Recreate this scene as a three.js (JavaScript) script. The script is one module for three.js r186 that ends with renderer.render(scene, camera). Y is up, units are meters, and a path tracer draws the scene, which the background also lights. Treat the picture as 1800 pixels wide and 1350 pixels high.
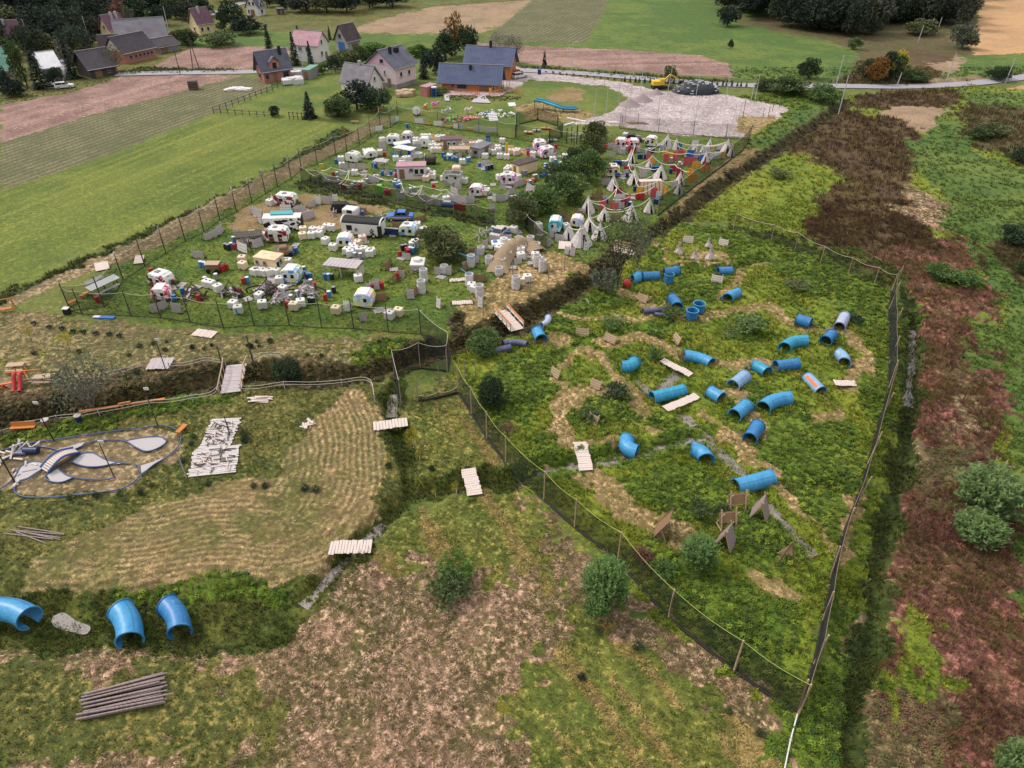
import * as THREE from 'three';
import { mergeGeometries, mergeVertices, toCreasedNormals } from 'three/addons/utils/BufferGeometryUtils.js';
import { RoundedBoxGeometry } from 'three/addons/geometries/RoundedBoxGeometry.js';

// ------------------------------------------------------------------ camera, sky, sun, exposure
const CAM_H = 45, PITCH = 35.9 * Math.PI / 180, FOCAL = 1248;           // drone height (m), tilt below the horizon, focal length in 1800x1350 pixels
const scene = new THREE.Scene();
const camera = new THREE.PerspectiveCamera(2 * Math.atan(675 / FOCAL) * 180 / Math.PI, 4 / 3, 0.5, 8000);
camera.position.set(0, CAM_H, 0);
camera.lookAt(0, CAM_H - Math.sin(PITCH) * 10, -Math.cos(PITCH) * 10);
const renderer = new THREE.WebGLRenderer({ antialias: true });
renderer.toneMapping = THREE.LinearToneMapping;
renderer.toneMappingExposure = 1.56;
renderer.shadowMap.enabled = true;

const SUN = new THREE.Vector3(-0.62, 0.74, -0.26).normalize();
{ // overcast sky: a bright veil of cloud, lighter round the hidden sun and towards the zenith
  const W = 512, Hh = 256, data = new Float32Array(W * Hh * 4);
  for (let j = 0; j < Hh; j++) for (let i = 0; i < W; i++) {
    const up = ((j + 0.5) / Hh - 0.5) * Math.PI, az = ((i + 0.5) / W - 0.5) * 2 * Math.PI;
    const y = Math.sin(up), x = Math.cos(az) * Math.cos(up), z = Math.sin(az) * Math.cos(up);
    const d = Math.max(0, x * SUN.x + y * SUN.y + z * SUN.z), h = Math.max(0, y);
    const cl = 0.5 + 0.5 * Math.sin(5 * x + 3 * Math.sin(4 * z)) * Math.sin(4.3 * z + 2 * Math.sin(5 * x));
    const v = 0.74 * (1 + 1.9 * h) / 2.9 * (0.9 + 0.2 * cl) + 0.5 * Math.pow(d, 5);
    const o = (j * W + i) * 4;
    data[o] = v; data[o + 1] = v; data[o + 2] = v * 1.01; data[o + 3] = 1;
  }
  const t = new THREE.DataTexture(data, W, Hh, THREE.RGBAFormat, THREE.FloatType);
  t.mapping = THREE.EquirectangularReflectionMapping; t.magFilter = THREE.LinearFilter; t.needsUpdate = true;
  scene.background = t; scene.environment = t;
}
const sun = new THREE.DirectionalLight(0xfff1de, 1.5);
sun.position.copy(SUN).multiplyScalar(400).add(new THREE.Vector3(0, 0, -120));
sun.target.position.set(0, 0, -120);
sun.castShadow = true; sun.shadow.radius = 20; sun.shadow.mapSize.set(4096, 4096);
Object.assign(sun.shadow.camera, { left: -260, right: 260, top: 260, bottom: -260, near: 10, far: 900 });
scene.add(sun, sun.target);

// ------------------------------------------------------------------ helpers
let seed = 7;
const rnd = () => { seed = (seed + 0x6d2b79f5) | 0; let t = Math.imul(seed ^ (seed >>> 15), 1 | seed); t = (t + Math.imul(t ^ (t >>> 7), 61 | t)) ^ t; return ((t ^ (t >>> 14)) >>> 0) / 4294967296; };
const rr = (a, b) => a + (b - a) * rnd();
const clamp = (x, a = 0, b = 1) => Math.min(b, Math.max(a, x));
const lerp = (a, b, t) => a + (b - a) * t;
const smooth = (a, b, x) => { const t = clamp((x - a) / (b - a)); return t * t * (3 - 2 * t); };
const V = (x, y, z) => new THREE.Vector3(x, y, z);
const lut = new Float32Array(65536); for (let i = 0; i < 65536; i++) lut[i] = rnd();
const hash = (i, j) => lut[(Math.imul(i, 374761) + Math.imul(j, 668265) ^ (i * 7 + j * 131)) & 65535];
function vnoise(x, y) {
  const i = Math.floor(x), j = Math.floor(y), u = x - i, v = y - j, s = u * u * (3 - 2 * u), t = v * v * (3 - 2 * v);
  const a = hash(i, j), b = hash(i + 1, j), c = hash(i, j + 1), d = hash(i + 1, j + 1);
  return a + (b - a) * s + (c - a) * t + (a - b - c + d) * s * t;
}
const fbm = (x, y) => 0.5 * vnoise(x, y) + 0.3 * vnoise(x * 2.13 + 7.1, y * 2.13 + 3.7) + 0.2 * vnoise(x * 4.7 + 1.3, y * 4.7 + 9.2);

// a place in the photograph (1800 x 1350) to a place on the level ground
const cP = Math.cos(PITCH), sP = Math.sin(PITCH);
function at(px, py, h = 0) {
  const dx = (px - 900) / FOCAL, dy = -(py - 675) / FOCAL, y = -sP + dy * cP, z = -cP - dy * sP, t = (CAM_H - h) / -y;
  return V(dx * t, h, z * t);
}
const depthAt = (px, py) => { const p = at(px, py); return -p.z * cP + (CAM_H) * sP; };
const mpp = (px, py) => depthAt(px, py) / FOCAL;                        // metres in one pixel there
const Z2 = (pts) => pts.map(([x, y]) => { const p = at(x, y); return [p.x, p.z]; });

// ------------------------------------------------------------------ how things are put together
const names = new Map();
function numbered(n) { const k = names.get(n) || 0; names.set(n, k + 1); return k ? n + '_' + String(k).padStart(3, '0') : n; }
function thing(name, label, category, p, turn = 0, group) {
  const o = new THREE.Group(); o.name = numbered(name);
  o.position.copy(p); o.rotation.y = turn; o.userData = { label, category }; if (group) o.userData.group = group;
  scene.add(o); return o;
}
function mesh(name, geo, mat, parent) {
  const m = new THREE.Mesh(geo, mat); m.name = name; m.castShadow = m.receiveShadow = true; parent.add(m); return m;
}
function solo(name, label, category, geo, mat, group) {               // a thing of one mesh
  const m = mesh(numbered(name), geo, mat, scene); m.userData = { label, category }; if (group) m.userData.group = group; return m;
}
function struct(name, geo, mat, label) { const m = mesh(numbered(name), geo, mat, scene); m.userData = { kind: 'structure' }; if (label) m.userData.label = label; return m; }
function copyOf(proto, label, p, turn, group) {
  const o = proto.clone(); o.name = numbered(proto.name.replace(/_\d+$/, '')); o.userData = { ...proto.userData, label }; if (group) o.userData.group = group;
  o.position.copy(p); o.rotation.set(0, turn, 0); scene.add(o); return o;
}
const join = (list) => { const g = mergeGeometries(list.map((g) => { const n = g.index ? g.toNonIndexed() : g; for (const k of Object.keys(n.attributes)) if (!['position', 'normal', 'uv'].includes(k)) n.deleteAttribute(k); return n; })); return g; };
const box = (w, h, d, x = 0, y = 0, z = 0, ry = 0, rx = 0, rz = 0) => { const g = new THREE.BoxGeometry(w, h, d); if (rx) g.rotateX(rx); if (rz) g.rotateZ(rz); if (ry) g.rotateY(ry); return g.translate(x, y, z); };
const cyl = (r0, r1, h, x = 0, y = 0, z = 0, n = 10, open = false) => new THREE.CylinderGeometry(r1, r0, h, n, 1, open).translate(x, y + h / 2, z);
function rod(a, b, r, r2 = r, n = 6) {                                  // a bar between two points
  const d = b.clone().sub(a), g = new THREE.CylinderGeometry(r2, r, d.length(), n);
  g.applyQuaternion(new THREE.Quaternion().setFromUnitVectors(V(0, 1, 0), d.clone().normalize()));
  return g.translate((a.x + b.x) / 2, (a.y + b.y) / 2, (a.z + b.z) / 2);
}
function beam(a, b, w, t) {                                             // a squared bar between two points
  const d = b.clone().sub(a), g = new THREE.BoxGeometry(w, d.length(), t);
  g.applyQuaternion(new THREE.Quaternion().setFromUnitVectors(V(0, 1, 0), d.clone().normalize()));
  return g.translate((a.x + b.x) / 2, (a.y + b.y) / 2, (a.z + b.z) / 2);
}
const tube = (pts, r, n = 24, s = 5) => new THREE.TubeGeometry(new THREE.CatmullRomCurve3(pts), n, r, s);
const extrude = (pts, depth, bevel = 0) => { const s = new THREE.Shape(pts.map(([x, y]) => new THREE.Vector2(x, y))); return new THREE.ExtrudeGeometry(s, { depth, bevelEnabled: bevel > 0, bevelSize: bevel, bevelThickness: bevel, bevelSegments: 2 }).translate(0, 0, -depth / 2); };

// ------------------------------------------------------------------ materials
const srgb = (r, g, b) => new THREE.Color().setRGB(r / 255, g / 255, b / 255, THREE.SRGBColorSpace);
function tex(w, h, draw, rep) {
  const c = document.createElement('canvas'); c.width = w; c.height = h; draw(c.getContext('2d'), w, h);
  const t = new THREE.CanvasTexture(c); t.colorSpace = THREE.SRGBColorSpace; t.wrapS = t.wrapT = THREE.RepeatWrapping; if (rep) t.repeat.set(rep[0], rep[1]); return t;
}
function speckle(x, w, h, n, cols, r0, r1, al = 0.5) { for (let i = 0; i < n; i++) { x.globalAlpha = al * rr(0.3, 1); x.fillStyle = cols[(rnd() * cols.length) | 0]; const r = rr(r0, r1); x.fillRect(rnd() * w, rnd() * h, r, r * rr(0.5, 1.6)); } x.globalAlpha = 1; }
const grainTex = (base, cols, n = 900, r0 = 1, r1 = 5, al = 0.5) => tex(128, 128, (x, w, h) => { x.fillStyle = base; x.fillRect(0, 0, w, h); speckle(x, w, h, n, cols, r0, r1, al); });
const woodTex = (base, dark, light) => tex(128, 128, (x, w, h) => {
  x.fillStyle = base; x.fillRect(0, 0, w, h);
  for (let i = 0; i < 260; i++) { x.globalAlpha = rr(0.1, 0.4); x.fillStyle = rnd() < 0.5 ? dark : light; x.fillRect(rnd() * w - 20, rnd() * h, rr(20, 90), rr(0.6, 2)); }
  x.globalAlpha = 1; speckle(x, w, h, 60, [dark], 1, 3, 0.5);
});
const mat = (o) => new THREE.MeshStandardMaterial({ roughness: 0.85, side: THREE.DoubleSide, ...o });
const col = (r, g, b, rough = 0.8, o = {}) => mat({ color: srgb(r, g, b), roughness: rough, ...o });
const M = {
  tipiWood: mat({ map: woodTex('#c6bfc0', '#9a9193', '#e2dcdd') }), greyWood: mat({ map: woodTex('#b4abaf', '#857c80', '#d2cacd') }), paleWood: mat({ map: woodTex('#cfc0bb', '#9b8c85', '#eee2dc') }), brownWood: mat({ map: woodTex('#85684f', '#54402f', '#a98a6c') }),
  tanWood: mat({ map: woodTex('#b39a82', '#7f6a56', '#d6bfa6') }), darkWood: mat({ map: woodTex('#4c4440', '#2c2725', '#6f6661') }), orangeWood: mat({ map: woodTex('#c47a3e', '#8c4f22', '#e09a58') }), poleWood: mat({ map: woodTex('#8f7f80', '#5f5254', '#b7a6a4') }),
  whitePlastic: mat({ map: grainTex('#d8d6d4', ['#c6c1b9', '#ebebea', '#b0a99d'], 500, 1, 7, 0.35), roughness: 0.55 }), creamPlastic: mat({ map: grainTex('#e2d2b8', ['#c7b08c', '#efe4cf', '#b59a74'], 500, 1, 7, 0.4), roughness: 0.55 }), pinkPlastic: mat({ map: grainTex('#dcc3ba', ['#bfa195', '#efdcd4', '#a98a7e'], 500, 1, 7, 0.4), roughness: 0.55 }),
  concrete: mat({ map: grainTex('#d3d0d3', ['#b3b0b3', '#e6e3e5', '#9c999b'], 900, 1, 6, 0.4), roughness: 0.95 }), white: mat({ map: grainTex('#d8d6d7', ['#c8c4c1', '#eeeeee', '#b2aca6'], 300, 1, 6, 0.35), roughness: 0.5 }),
  blueDrum: col(40, 95, 160, 0.45), lightDrum: col(70, 140, 190, 0.45), redDrum: col(165, 42, 48, 0.45), blackDrum: col(34, 36, 44, 0.5), greyDrum: col(140, 145, 155, 0.5), darkDrum: col(28, 48, 92, 0.45),
  black: col(26, 26, 28, 0.7), glass: col(28, 33, 40, 0.12), rubber: col(24, 24, 25, 0.9), steel: col(140, 142, 148, 0.4, { metalness: 0.6 }), rope: col(222, 218, 200, 0.9), tape: col(236, 232, 222, 0.7), tape2: col(190, 184, 172, 0.9), galv: col(185, 186, 190, 0.5),
  red: col(176, 44, 48, 0.6), yellow: col(222, 182, 46, 0.6), orange: col(216, 112, 52, 0.6), blue: col(52, 108, 186, 0.5), pink: col(226, 150, 168, 0.6), teal: col(60, 168, 178, 0.6), green: col(110, 205, 60, 0.6), purple: col(150, 90, 170, 0.6), cream: col(232, 206, 150, 0.8), grey: col(130, 128, 132, 0.8),
};

// ------------------------------------------------------------------ the lie of the land: what grows or lies where
const C = { meadow: 0, plough: 1, stubble: 2, lawn: 3, hayfield: 4, bright: 5, gravel: 6, arena: 7, path: 8, dirt: 9, tan: 10, mown: 11, trench: 12, thatch: 13, olive: 14, lush: 15, yellow: 16, ditch: 17, red: 18, brown: 19, wheat: 20, pale: 21, hedgegrass: 22, scrub: 23, paving: 24, sparse: 25, streambank: 26, cut: 27 };
// [tone a, tone b, tone c (scattered flecks), patch size m, fleck share, grain]
const LOOK = [
  [[84, 102, 50], [112, 118, 68], [138, 130, 90], 6, 0.12, 0.16],      // meadow
  [[150, 122, 114], [128, 102, 95], [174, 148, 138], 5, 0.2, 0.18],    // plough
  [[110, 108, 80], [130, 122, 96], [88, 94, 62], 4, 0.3, 0.22],        // stubble
  [[90, 110, 52], [116, 124, 66], [138, 132, 84], 7, 0.15, 0.16],      // lawn
  [[92, 108, 46], [112, 122, 58], [132, 134, 74], 9, 0.2, 0.18],       // hayfield
  [[84, 110, 54], [108, 124, 64], [74, 92, 48], 6, 0.15, 0.18],        // bright
  [[178, 166, 168], [156, 145, 146], [200, 190, 190], 3, 0.3, 0.16],   // gravel
  [[80, 104, 40], [104, 118, 52], [138, 122, 78], 4, 0.18, 0.22],      // arena
  [[130, 114, 88], [110, 98, 70], [160, 142, 112], 2, 0.3, 0.22],      // path
  [[154, 130, 100], [134, 112, 80], [116, 112, 66], 4, 0.3, 0.22],      // dirt
  [[122, 110, 76], [102, 100, 60], [148, 132, 98], 4, 0.3, 0.24],      // tan
  [[120, 106, 70], [102, 100, 56], [186, 160, 126], 5, 0.3, 0.22],     // mown
  [[74, 88, 30], [92, 98, 40], [98, 88, 50], 2, 0.2, 0.3],            // trench
  [[144, 119, 97], [104, 97, 60], [178, 150, 130], 2.6, 0.32, 0.26],     // thatch
  [[88, 94, 48], [108, 106, 62], [134, 120, 84], 4, 0.25, 0.24],       // olive
  [[86, 108, 34], [110, 126, 46], [66, 88, 28], 2.5, 0.2, 0.28],       // lush
  [[110, 126, 42], [130, 136, 54], [92, 112, 36], 5, 0.14, 0.24],      // yellow
  [[70, 62, 38], [82, 80, 40], [96, 78, 54], 1.5, 0.3, 0.28],          // ditch
  [[122, 80, 70], [100, 82, 56], [146, 104, 94], 3, 0.28, 0.3],         // red
  [[92, 72, 52], [100, 86, 50], [74, 56, 44], 5, 0.25, 0.26],          // brown
  [[192, 156, 118], [178, 146, 112], [160, 140, 96], 9, 0.1, 0.1],     // wheat
  [[164, 140, 118], [146, 124, 104], [130, 122, 88], 6, 0.3, 0.2],     // pale
  [[60, 76, 34], [80, 90, 42], [94, 90, 54], 2, 0.2, 0.24],            // hedgegrass
  [[98, 90, 58], [86, 86, 48], [112, 88, 66], 4, 0.3, 0.24],           // scrub
  [[176, 160, 158], [160, 146, 146], [192, 178, 176], 2, 0.2, 0.1],    // paving
  [[150, 129, 92], [132, 118, 74], [176, 152, 118], 2.5, 0.3, 0.24],   // sparse
  [[104, 94, 62], [88, 82, 50], [128, 112, 82], 2.5, 0.3, 0.28],       // streambank
  [[96, 106, 50], [116, 116, 62], [150, 132, 94], 3.2, 0.22, 0.26],    // cut
];
function raster(x0, x1, z0, z1, n, m) { return { x0, z0, n, m, kx: n / (x1 - x0), kz: m / (z1 - z0), id: new Uint8Array(n * m), h: new Float32Array(n * m) }; }
const NEAR = raster(-92, 92, 0, -116, 2000, 1600), FAR = raster(-320, 320, -100, -520, 2000, 1600);
const RAS = [NEAR, FAR];
function fillPoly(R, pts, id) {                                          // scan lines in metres
  const P = pts.map(([x, z]) => [(x - R.x0) * R.kx, (z - R.z0) * R.kz]);
  let lo = Infinity, hi = -Infinity; for (const p of P) { lo = Math.min(lo, p[1]); hi = Math.max(hi, p[1]); }
  for (let j = Math.max(0, Math.floor(lo)); j <= Math.min(R.m - 1, Math.ceil(hi)); j++) {
    const y = j + 0.5, xs = [];
    for (let i = 0, k = P.length - 1; i < P.length; k = i++) { const [ax, ay] = P[k], [bx, by] = P[i]; if (ay > y !== by > y) xs.push(ax + (bx - ax) * (y - ay) / (by - ay)); }
    xs.sort((a, b) => a - b);
    for (let i = 0; i + 1 < xs.length; i += 2) for (let c = Math.max(0, Math.round(xs[i])); c < Math.min(R.n, Math.round(xs[i + 1])); c++) R.id[j * R.n + c] = id;
  }
}
const area = (id, pts) => { const w = Z2(pts); for (const R of RAS) fillPoly(R, w, id); };
function overLine(pts, width, f) {                                       // f(raster, cell, distance, share along) within width of a line
  for (const R of RAS) for (let i = 0; i + 1 < pts.length; i++) {
    const [ax, az] = pts[i], [bx, bz] = pts[i + 1], L2 = (bx - ax) ** 2 + (bz - az) ** 2 || 1e-6;
    const c0 = Math.max(0, Math.floor((Math.min(ax, bx) - width - R.x0) * R.kx)), c1 = Math.min(R.n - 1, Math.ceil((Math.max(ax, bx) + width - R.x0) * R.kx));
    const j0 = Math.max(0, Math.floor((Math.max(az, bz) + width - R.z0) * R.kz)), j1 = Math.min(R.m - 1, Math.ceil((Math.min(az, bz) - width - R.z0) * R.kz));
    for (let j = j0; j <= j1; j++) for (let c = c0; c <= c1; c++) {
      const x = R.x0 + (c + 0.5) / R.kx, z = R.z0 + (j + 0.5) / R.kz, t = clamp(((x - ax) * (bx - ax) + (z - az) * (bz - az)) / L2), d = Math.hypot(x - ax - t * (bx - ax), z - az - t * (bz - az));
      if (d < width) f(R, j * R.n + c, d, x, z);
    }
  }
}
const band = (id, pts, w) => overLine(Z2(pts), w, (R, k) => { R.id[k] = id; });
const curve2 = (pts, n = 8) => { const c = new THREE.CatmullRomCurve3(pts.map(([x, y]) => V(x, y, 0)), false, 'centripetal'); return c.getPoints(n * (pts.length - 1)).map((p) => [p.x, p.y]); };
const lineId = (id, pts, w) => band(id, curve2(pts), w);
function carve(pts, wBot, wTop, depth, id) {                             // a ditch
  const P = Z2(curve2(pts));
  overLine(P, wTop, (R, k, d, x, z) => { const w = (vnoise(x * 0.7, z * 0.7) - 0.5) * 0.5, h = -depth * (1 - smooth(wBot, wTop, d + w)); if (h < R.h[k]) R.h[k] = h; if (id !== undefined && d + w < wTop * 0.95) R.id[k] = id; });
}
function mound(pts, w, height) { overLine(Z2(curve2(pts)), w, (R, k, d) => { const h = height * (1 - smooth(w * 0.45, w, d)); if (h > R.h[k] && R.h[k] >= 0) R.h[k] = h; }); }

// --- far fields
area(C.olive, [[0, 0], [760, 0], [640, 60], [420, 80], [250, 125], [0, 200]]);
area(C.bright, [[240, 62], [420, 52], [520, 55], [640, 60], [620, 78], [420, 84], [260, 84]]);
area(C.bright, [[175, 20], [275, 12], [262, 62], [215, 60]]);
area(C.olive, [[490, 68], [620, 52], [720, 22], [780, 0], [960, 0], [690, 30], [600, 58]]);
area(C.pale, [[598, 58], [688, 28], [760, 12], [935, 0], [882, 46], [838, 60], [700, 60]]);
area(C.bright, [[625, 62], [840, 58], [845, 74], [640, 80]]);
area(C.stubble, [[882, 46], [938, 0], [1072, 0], [1030, 76], [850, 72]]);
area(C.bright, [[1030, 76], [1072, 0], [1275, 0], [1292, 38], [1430, 72], [1505, 92], [1500, 128], [1400, 140], [1292, 138], [1284, 116], [1230, 97], [915, 80], [860, 74]]);
area(C.plough, [[830, 74], [915, 80], [1100, 88], [1230, 97], [1284, 114], [1292, 136], [1140, 128], [1010, 119], [916, 110]]);
area(C.plough, [[256, 125], [332, 85], [400, 82], [505, 82], [515, 95], [425, 124]]);
area(C.hedgegrass, [[200, 128], [256, 118], [420, 122], [420, 127], [215, 130]]);
area(C.plough, [[0, 185], [130, 162], [212, 135], [330, 130], [425, 132], [350, 152], [180, 198], [0, 250]]);
area(C.stubble, [[0, 250], [190, 194], [338, 156], [425, 134], [480, 150], [470, 158], [376, 198], [210, 266], [0, 336]]);
area(C.hayfield, [[0, 336], [210, 266], [376, 198], [470, 205], [560, 212], [610, 222], [500, 292], [350, 378], [190, 440], [30, 512], [-60, 540], [-200, 420]]);
area(C.lawn, [[376, 198], [470, 158], [530, 138], [612, 124], [660, 140], [640, 190], [560, 210], [470, 205]]);
area(C.lawn, [[600, 122], [700, 90], [780, 100], [770, 175], [700, 205], [640, 200]]);
area(C.hedgegrass, [[900, 112], [1010, 122], [1290, 142], [1290, 150], [1000, 128], [915, 120]]);
area(C.wheat, [[1712, 0], [1900, 0], [1900, 92], [1800, 94], [1712, 97], [1702, 75], [1722, 30]]);
area(C.scrub, [[1280, 38], [1510, 86], [1500, 128], [1460, 148], [1570, 150], [1690, 146], [1800, 132], [1900, 110], [1900, 95], [1710, 98], [1702, 75], [1720, 30], [1560, 10]]);
area(C.bright, [[1290, 42], [1430, 73], [1505, 92], [1496, 128], [1440, 140], [1300, 140]]);
area(C.brown, [[1580, 85], [1690, 92], [1720, 108], [1640, 128], [1600, 110]]);
area(C.pale, [[1640, 112], [1700, 98], [1722, 108], [1660, 132]]);
area(C.bright, [[1720, 98], [1900, 90], [1900, 130], [1800, 130], [1640, 146]]);
area(C.path, [[1620, 140], [1720, 132], [1740, 140], [1640, 148]]);
area(C.wheat, [[1740, 158], [1830, 146], [1900, 144], [1900, 165], [1800, 162]]);
// --- right hand rough ground
area(C.yellow, [[1180, 385], [1490, 170], [1700, 150], [1900, 165], [1900, 1500], [1480, 1500], [1560, 900], [1590, 520], [1450, 440], [1290, 390]]);
area(C.bright, [[1690, 160], [1900, 165], [1900, 195], [1800, 192], [1700, 178]]);
area(C.brown, [[1505, 160], [1690, 158], [1682, 188], [1600, 194], [1500, 188]]);
area(C.pale, [[1540, 190], [1680, 190], [1650, 232], [1580, 230]]);
area(C.scrub, [[1700, 180], [1900, 195], [1900, 290], [1790, 290], [1700, 255], [1660, 240]]);
area(C.brown, [[1400, 225], [1490, 190], [1560, 205], [1640, 250], [1600, 300], [1590, 370], [1480, 330], [1460, 290], [1380, 275]]);
area(C.brown, [[1470, 300], [1600, 300], [1590, 350], [1640, 390], [1640, 440], [1560, 490], [1480, 440], [1400, 420], [1440, 360]]);
area(C.thatch, [[1590, 300], [1610, 330], [1700, 380], [1720, 420], [1640, 400], [1590, 370]]);
area(C.red, [[1520, 460], [1560, 440], [1640, 420], [1720, 420], [1745, 500], [1755, 640], [1740, 700], [1630, 690], [1605, 600], [1600, 520]]);
area(C.lush, [[1660, 480], [1720, 470], [1740, 500], [1720, 510], [1660, 508]]);
area(C.bright, [[1600, 250], [1660, 200], [1720, 270], [1800, 300], [1900, 330], [1900, 900], [1800, 1070], [1780, 990], [1790, 820], [1750, 700], [1760, 560], [1720, 420], [1650, 340], [1610, 300]]);
area(C.bright, [[1650, 300], [1760, 310], [1900, 350], [1900, 420], [1790, 400], [1680, 345]]);

area(C.scrub, [[1740, 430], [1900, 410], [1900, 520], [1790, 500]]);
area(C.red, [[1610, 600], [1750, 600], [1765, 700], [1750, 800], [1600, 800], [1605, 700]]); area(C.thatch, [[1690, 680], [1735, 690], [1730, 750], [1680, 760]]);
area(C.red, [[1600, 790], [1740, 770], [1785, 850], [1785, 1000], [1800, 1080], [1900, 1200], [1900, 1500], [1500, 1500], [1540, 1150], [1570, 900]]);
area(C.streambank, [[1600, 790], [1735, 780], [1720, 840], [1650, 880], [1590, 870]]); area(C.streambank, [[1530, 1180], [1600, 1190], [1660, 1290], [1640, 1500], [1500, 1500]]); area(C.yellow, [[1580, 1080], [1640, 1070], [1650, 1180], [1600, 1230], [1575, 1180]]);
area(C.bright, [[1770, 520], [1900, 500], [1900, 1200], [1800, 1090], [1785, 900], [1765, 700]]);
// --- the building's garden, the gravel yard, the upper arena
area(C.lawn, [[680, 200], [780, 165], [900, 165], [950, 138], [1040, 150], [1100, 165], [1060, 200], [1030, 260], [900, 240], [690, 215]]);
area(C.dirt, [[960, 160], [1010, 152], [1040, 158], [1030, 175], [970, 180]]);
area(C.sparse, [[900, 185], [960, 180], [1050, 200], [1020, 215], [930, 210]]);
area(C.gravel, [[1000, 218], [1075, 196], [1105, 172], [1070, 152], [985, 143], [930, 140], [890, 165], [880, 140], [905, 116], [960, 128], [1100, 145], [1160, 160], [1280, 166], [1392, 190], [1372, 206], [1310, 240], [1200, 238], [1090, 222]]);
area(C.sparse, [[1300, 205], [1370, 205], [1320, 238], [1290, 232]]);
area(C.lush, [[1290, 170], [1460, 150], [1490, 172], [1330, 250], [1200, 340], [1150, 370], [1310, 252], [1320, 238], [1372, 206], [1392, 190]]);
area(C.bright, [[1395, 198], [1480, 170], [1330, 270], [1310, 260]]);
area(C.arena, [[690, 212], [900, 240], [1060, 235], [1310, 246], [1300, 262], [1160, 385], [1130, 410], [1060, 470], [950, 520], [820, 600], [740, 590], [480, 582], [115, 548], [200, 470], [300, 425], [500, 312]]);
area(C.hedgegrass, [[515, 325], [550, 310], [660, 340], [690, 360], [870, 385], [870, 400], [680, 365], [530, 335]]);
area(C.dirt, [[395, 425], [425, 372], [510, 335], [560, 345], [680, 362], [695, 385], [640, 402], [560, 405], [470, 405], [420, 440]]);
area(C.sparse, [[700, 245], [760, 235], [930, 262], [930, 275], [760, 262]]);
area(C.sparse, [[850, 500], [960, 440], [1050, 470], [950, 525], [870, 560], [820, 580], [800, 540]]);
area(C.sparse, [[1060, 470], [1130, 410], [1300, 262], [1336, 262], [1180, 385], [1120, 430]]);
area(C.path, [[0, 548], [170, 474], [300, 424], [500, 312], [640, 240], [692, 213], [676, 206], [560, 258], [470, 307], [330, 372], [190, 443], [90, 484], [0, 530]]);
area(C.hedgegrass, [[-60, 535], [30, 505], [190, 436], [340, 368], [480, 296], [600, 222], [625, 232], [470, 304], [330, 376], [190, 446], [60, 502], [0, 540]]);
// --- the strip below the arena, the gully, the kart track field
area(C.tan, [[-100, 640], [120, 560], [480, 586], [740, 596], [700, 622], [430, 630], [250, 655], [0, 690], [-100, 700]]);
area(C.cut, [[-100, 560], [115, 548], [150, 575], [60, 640], [-100, 700]]);
area(C.lush, [[620, 610], [780, 590], [800, 600], [700, 640], [600, 630]]);
area(C.streambank, [[-100, 690], [250, 652], [430, 628], [600, 625], [640, 650], [430, 680], [180, 716], [-100, 760]]);
area(C.olive, [[-100, 745], [180, 716], [430, 690], [650, 668], [700, 700], [720, 800], [700, 870], [500, 1040], [-100, 1100]]);
area(C.lush, [[-100, 745], [180, 722], [400, 696], [420, 712], [300, 730], [150, 760], [-100, 790]]);
const MOWN = [[10, 1042], [60, 990], [180, 926], [340, 866], [480, 838], [520, 780], [560, 735], [606, 690], [650, 692], [676, 760], [680, 830], [650, 920], [590, 990], [480, 1022], [360, 1012], [200, 1040]];
area(C.mown, MOWN);
area(C.thatch, [[-100, 1140], [60, 1144], [200, 1136], [330, 1152], [430, 1150], [530, 1100], [600, 1010], [700, 900], [850, 870], [900, 840], [950, 900], [1100, 1040], [1400, 1262], [1390, 1500], [-100, 1500]]);
area(C.olive, [[-100, 1190], [200, 1180], [420, 1200], [500, 1280], [400, 1330], [-100, 1300]]);
area(C.cut, [[640, 930], [720, 890], [900, 860], [960, 960], [1000, 1010], [900, 1010], [800, 960], [700, 1010], [620, 1010]]);
area(C.cut, [[880, 1500], [895, 1300], [930, 1180], [985, 1040], [1020, 1060], [1080, 1110], [1160, 1160], [1330, 1280], [1390, 1350], [1390, 1500]]);
area(C.olive, [[700, 700], [800, 650], [830, 720], [900, 810], [900, 840], [850, 860], [730, 860], [700, 780]]);
area(C.cut, [[720, 720], [800, 690], [880, 800], [890, 826], [820, 826], [740, 830]]);
area(C.trench, [[-60, 1050], [70, 1042], [200, 1038], [330, 1022], [430, 1026], [520, 1030], [560, 1022], [600, 985], [640, 930], [690, 870], [718, 880], [662, 955], [575, 1052], [525, 1112], [430, 1148], [330, 1150], [200, 1132], [60, 1142], [-60, 1130]]);
area(C.lush, [[330, 1022], [430, 1016], [520, 1022], [500, 1046], [380, 1040], [200, 1056], [190, 1040]]);
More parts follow.
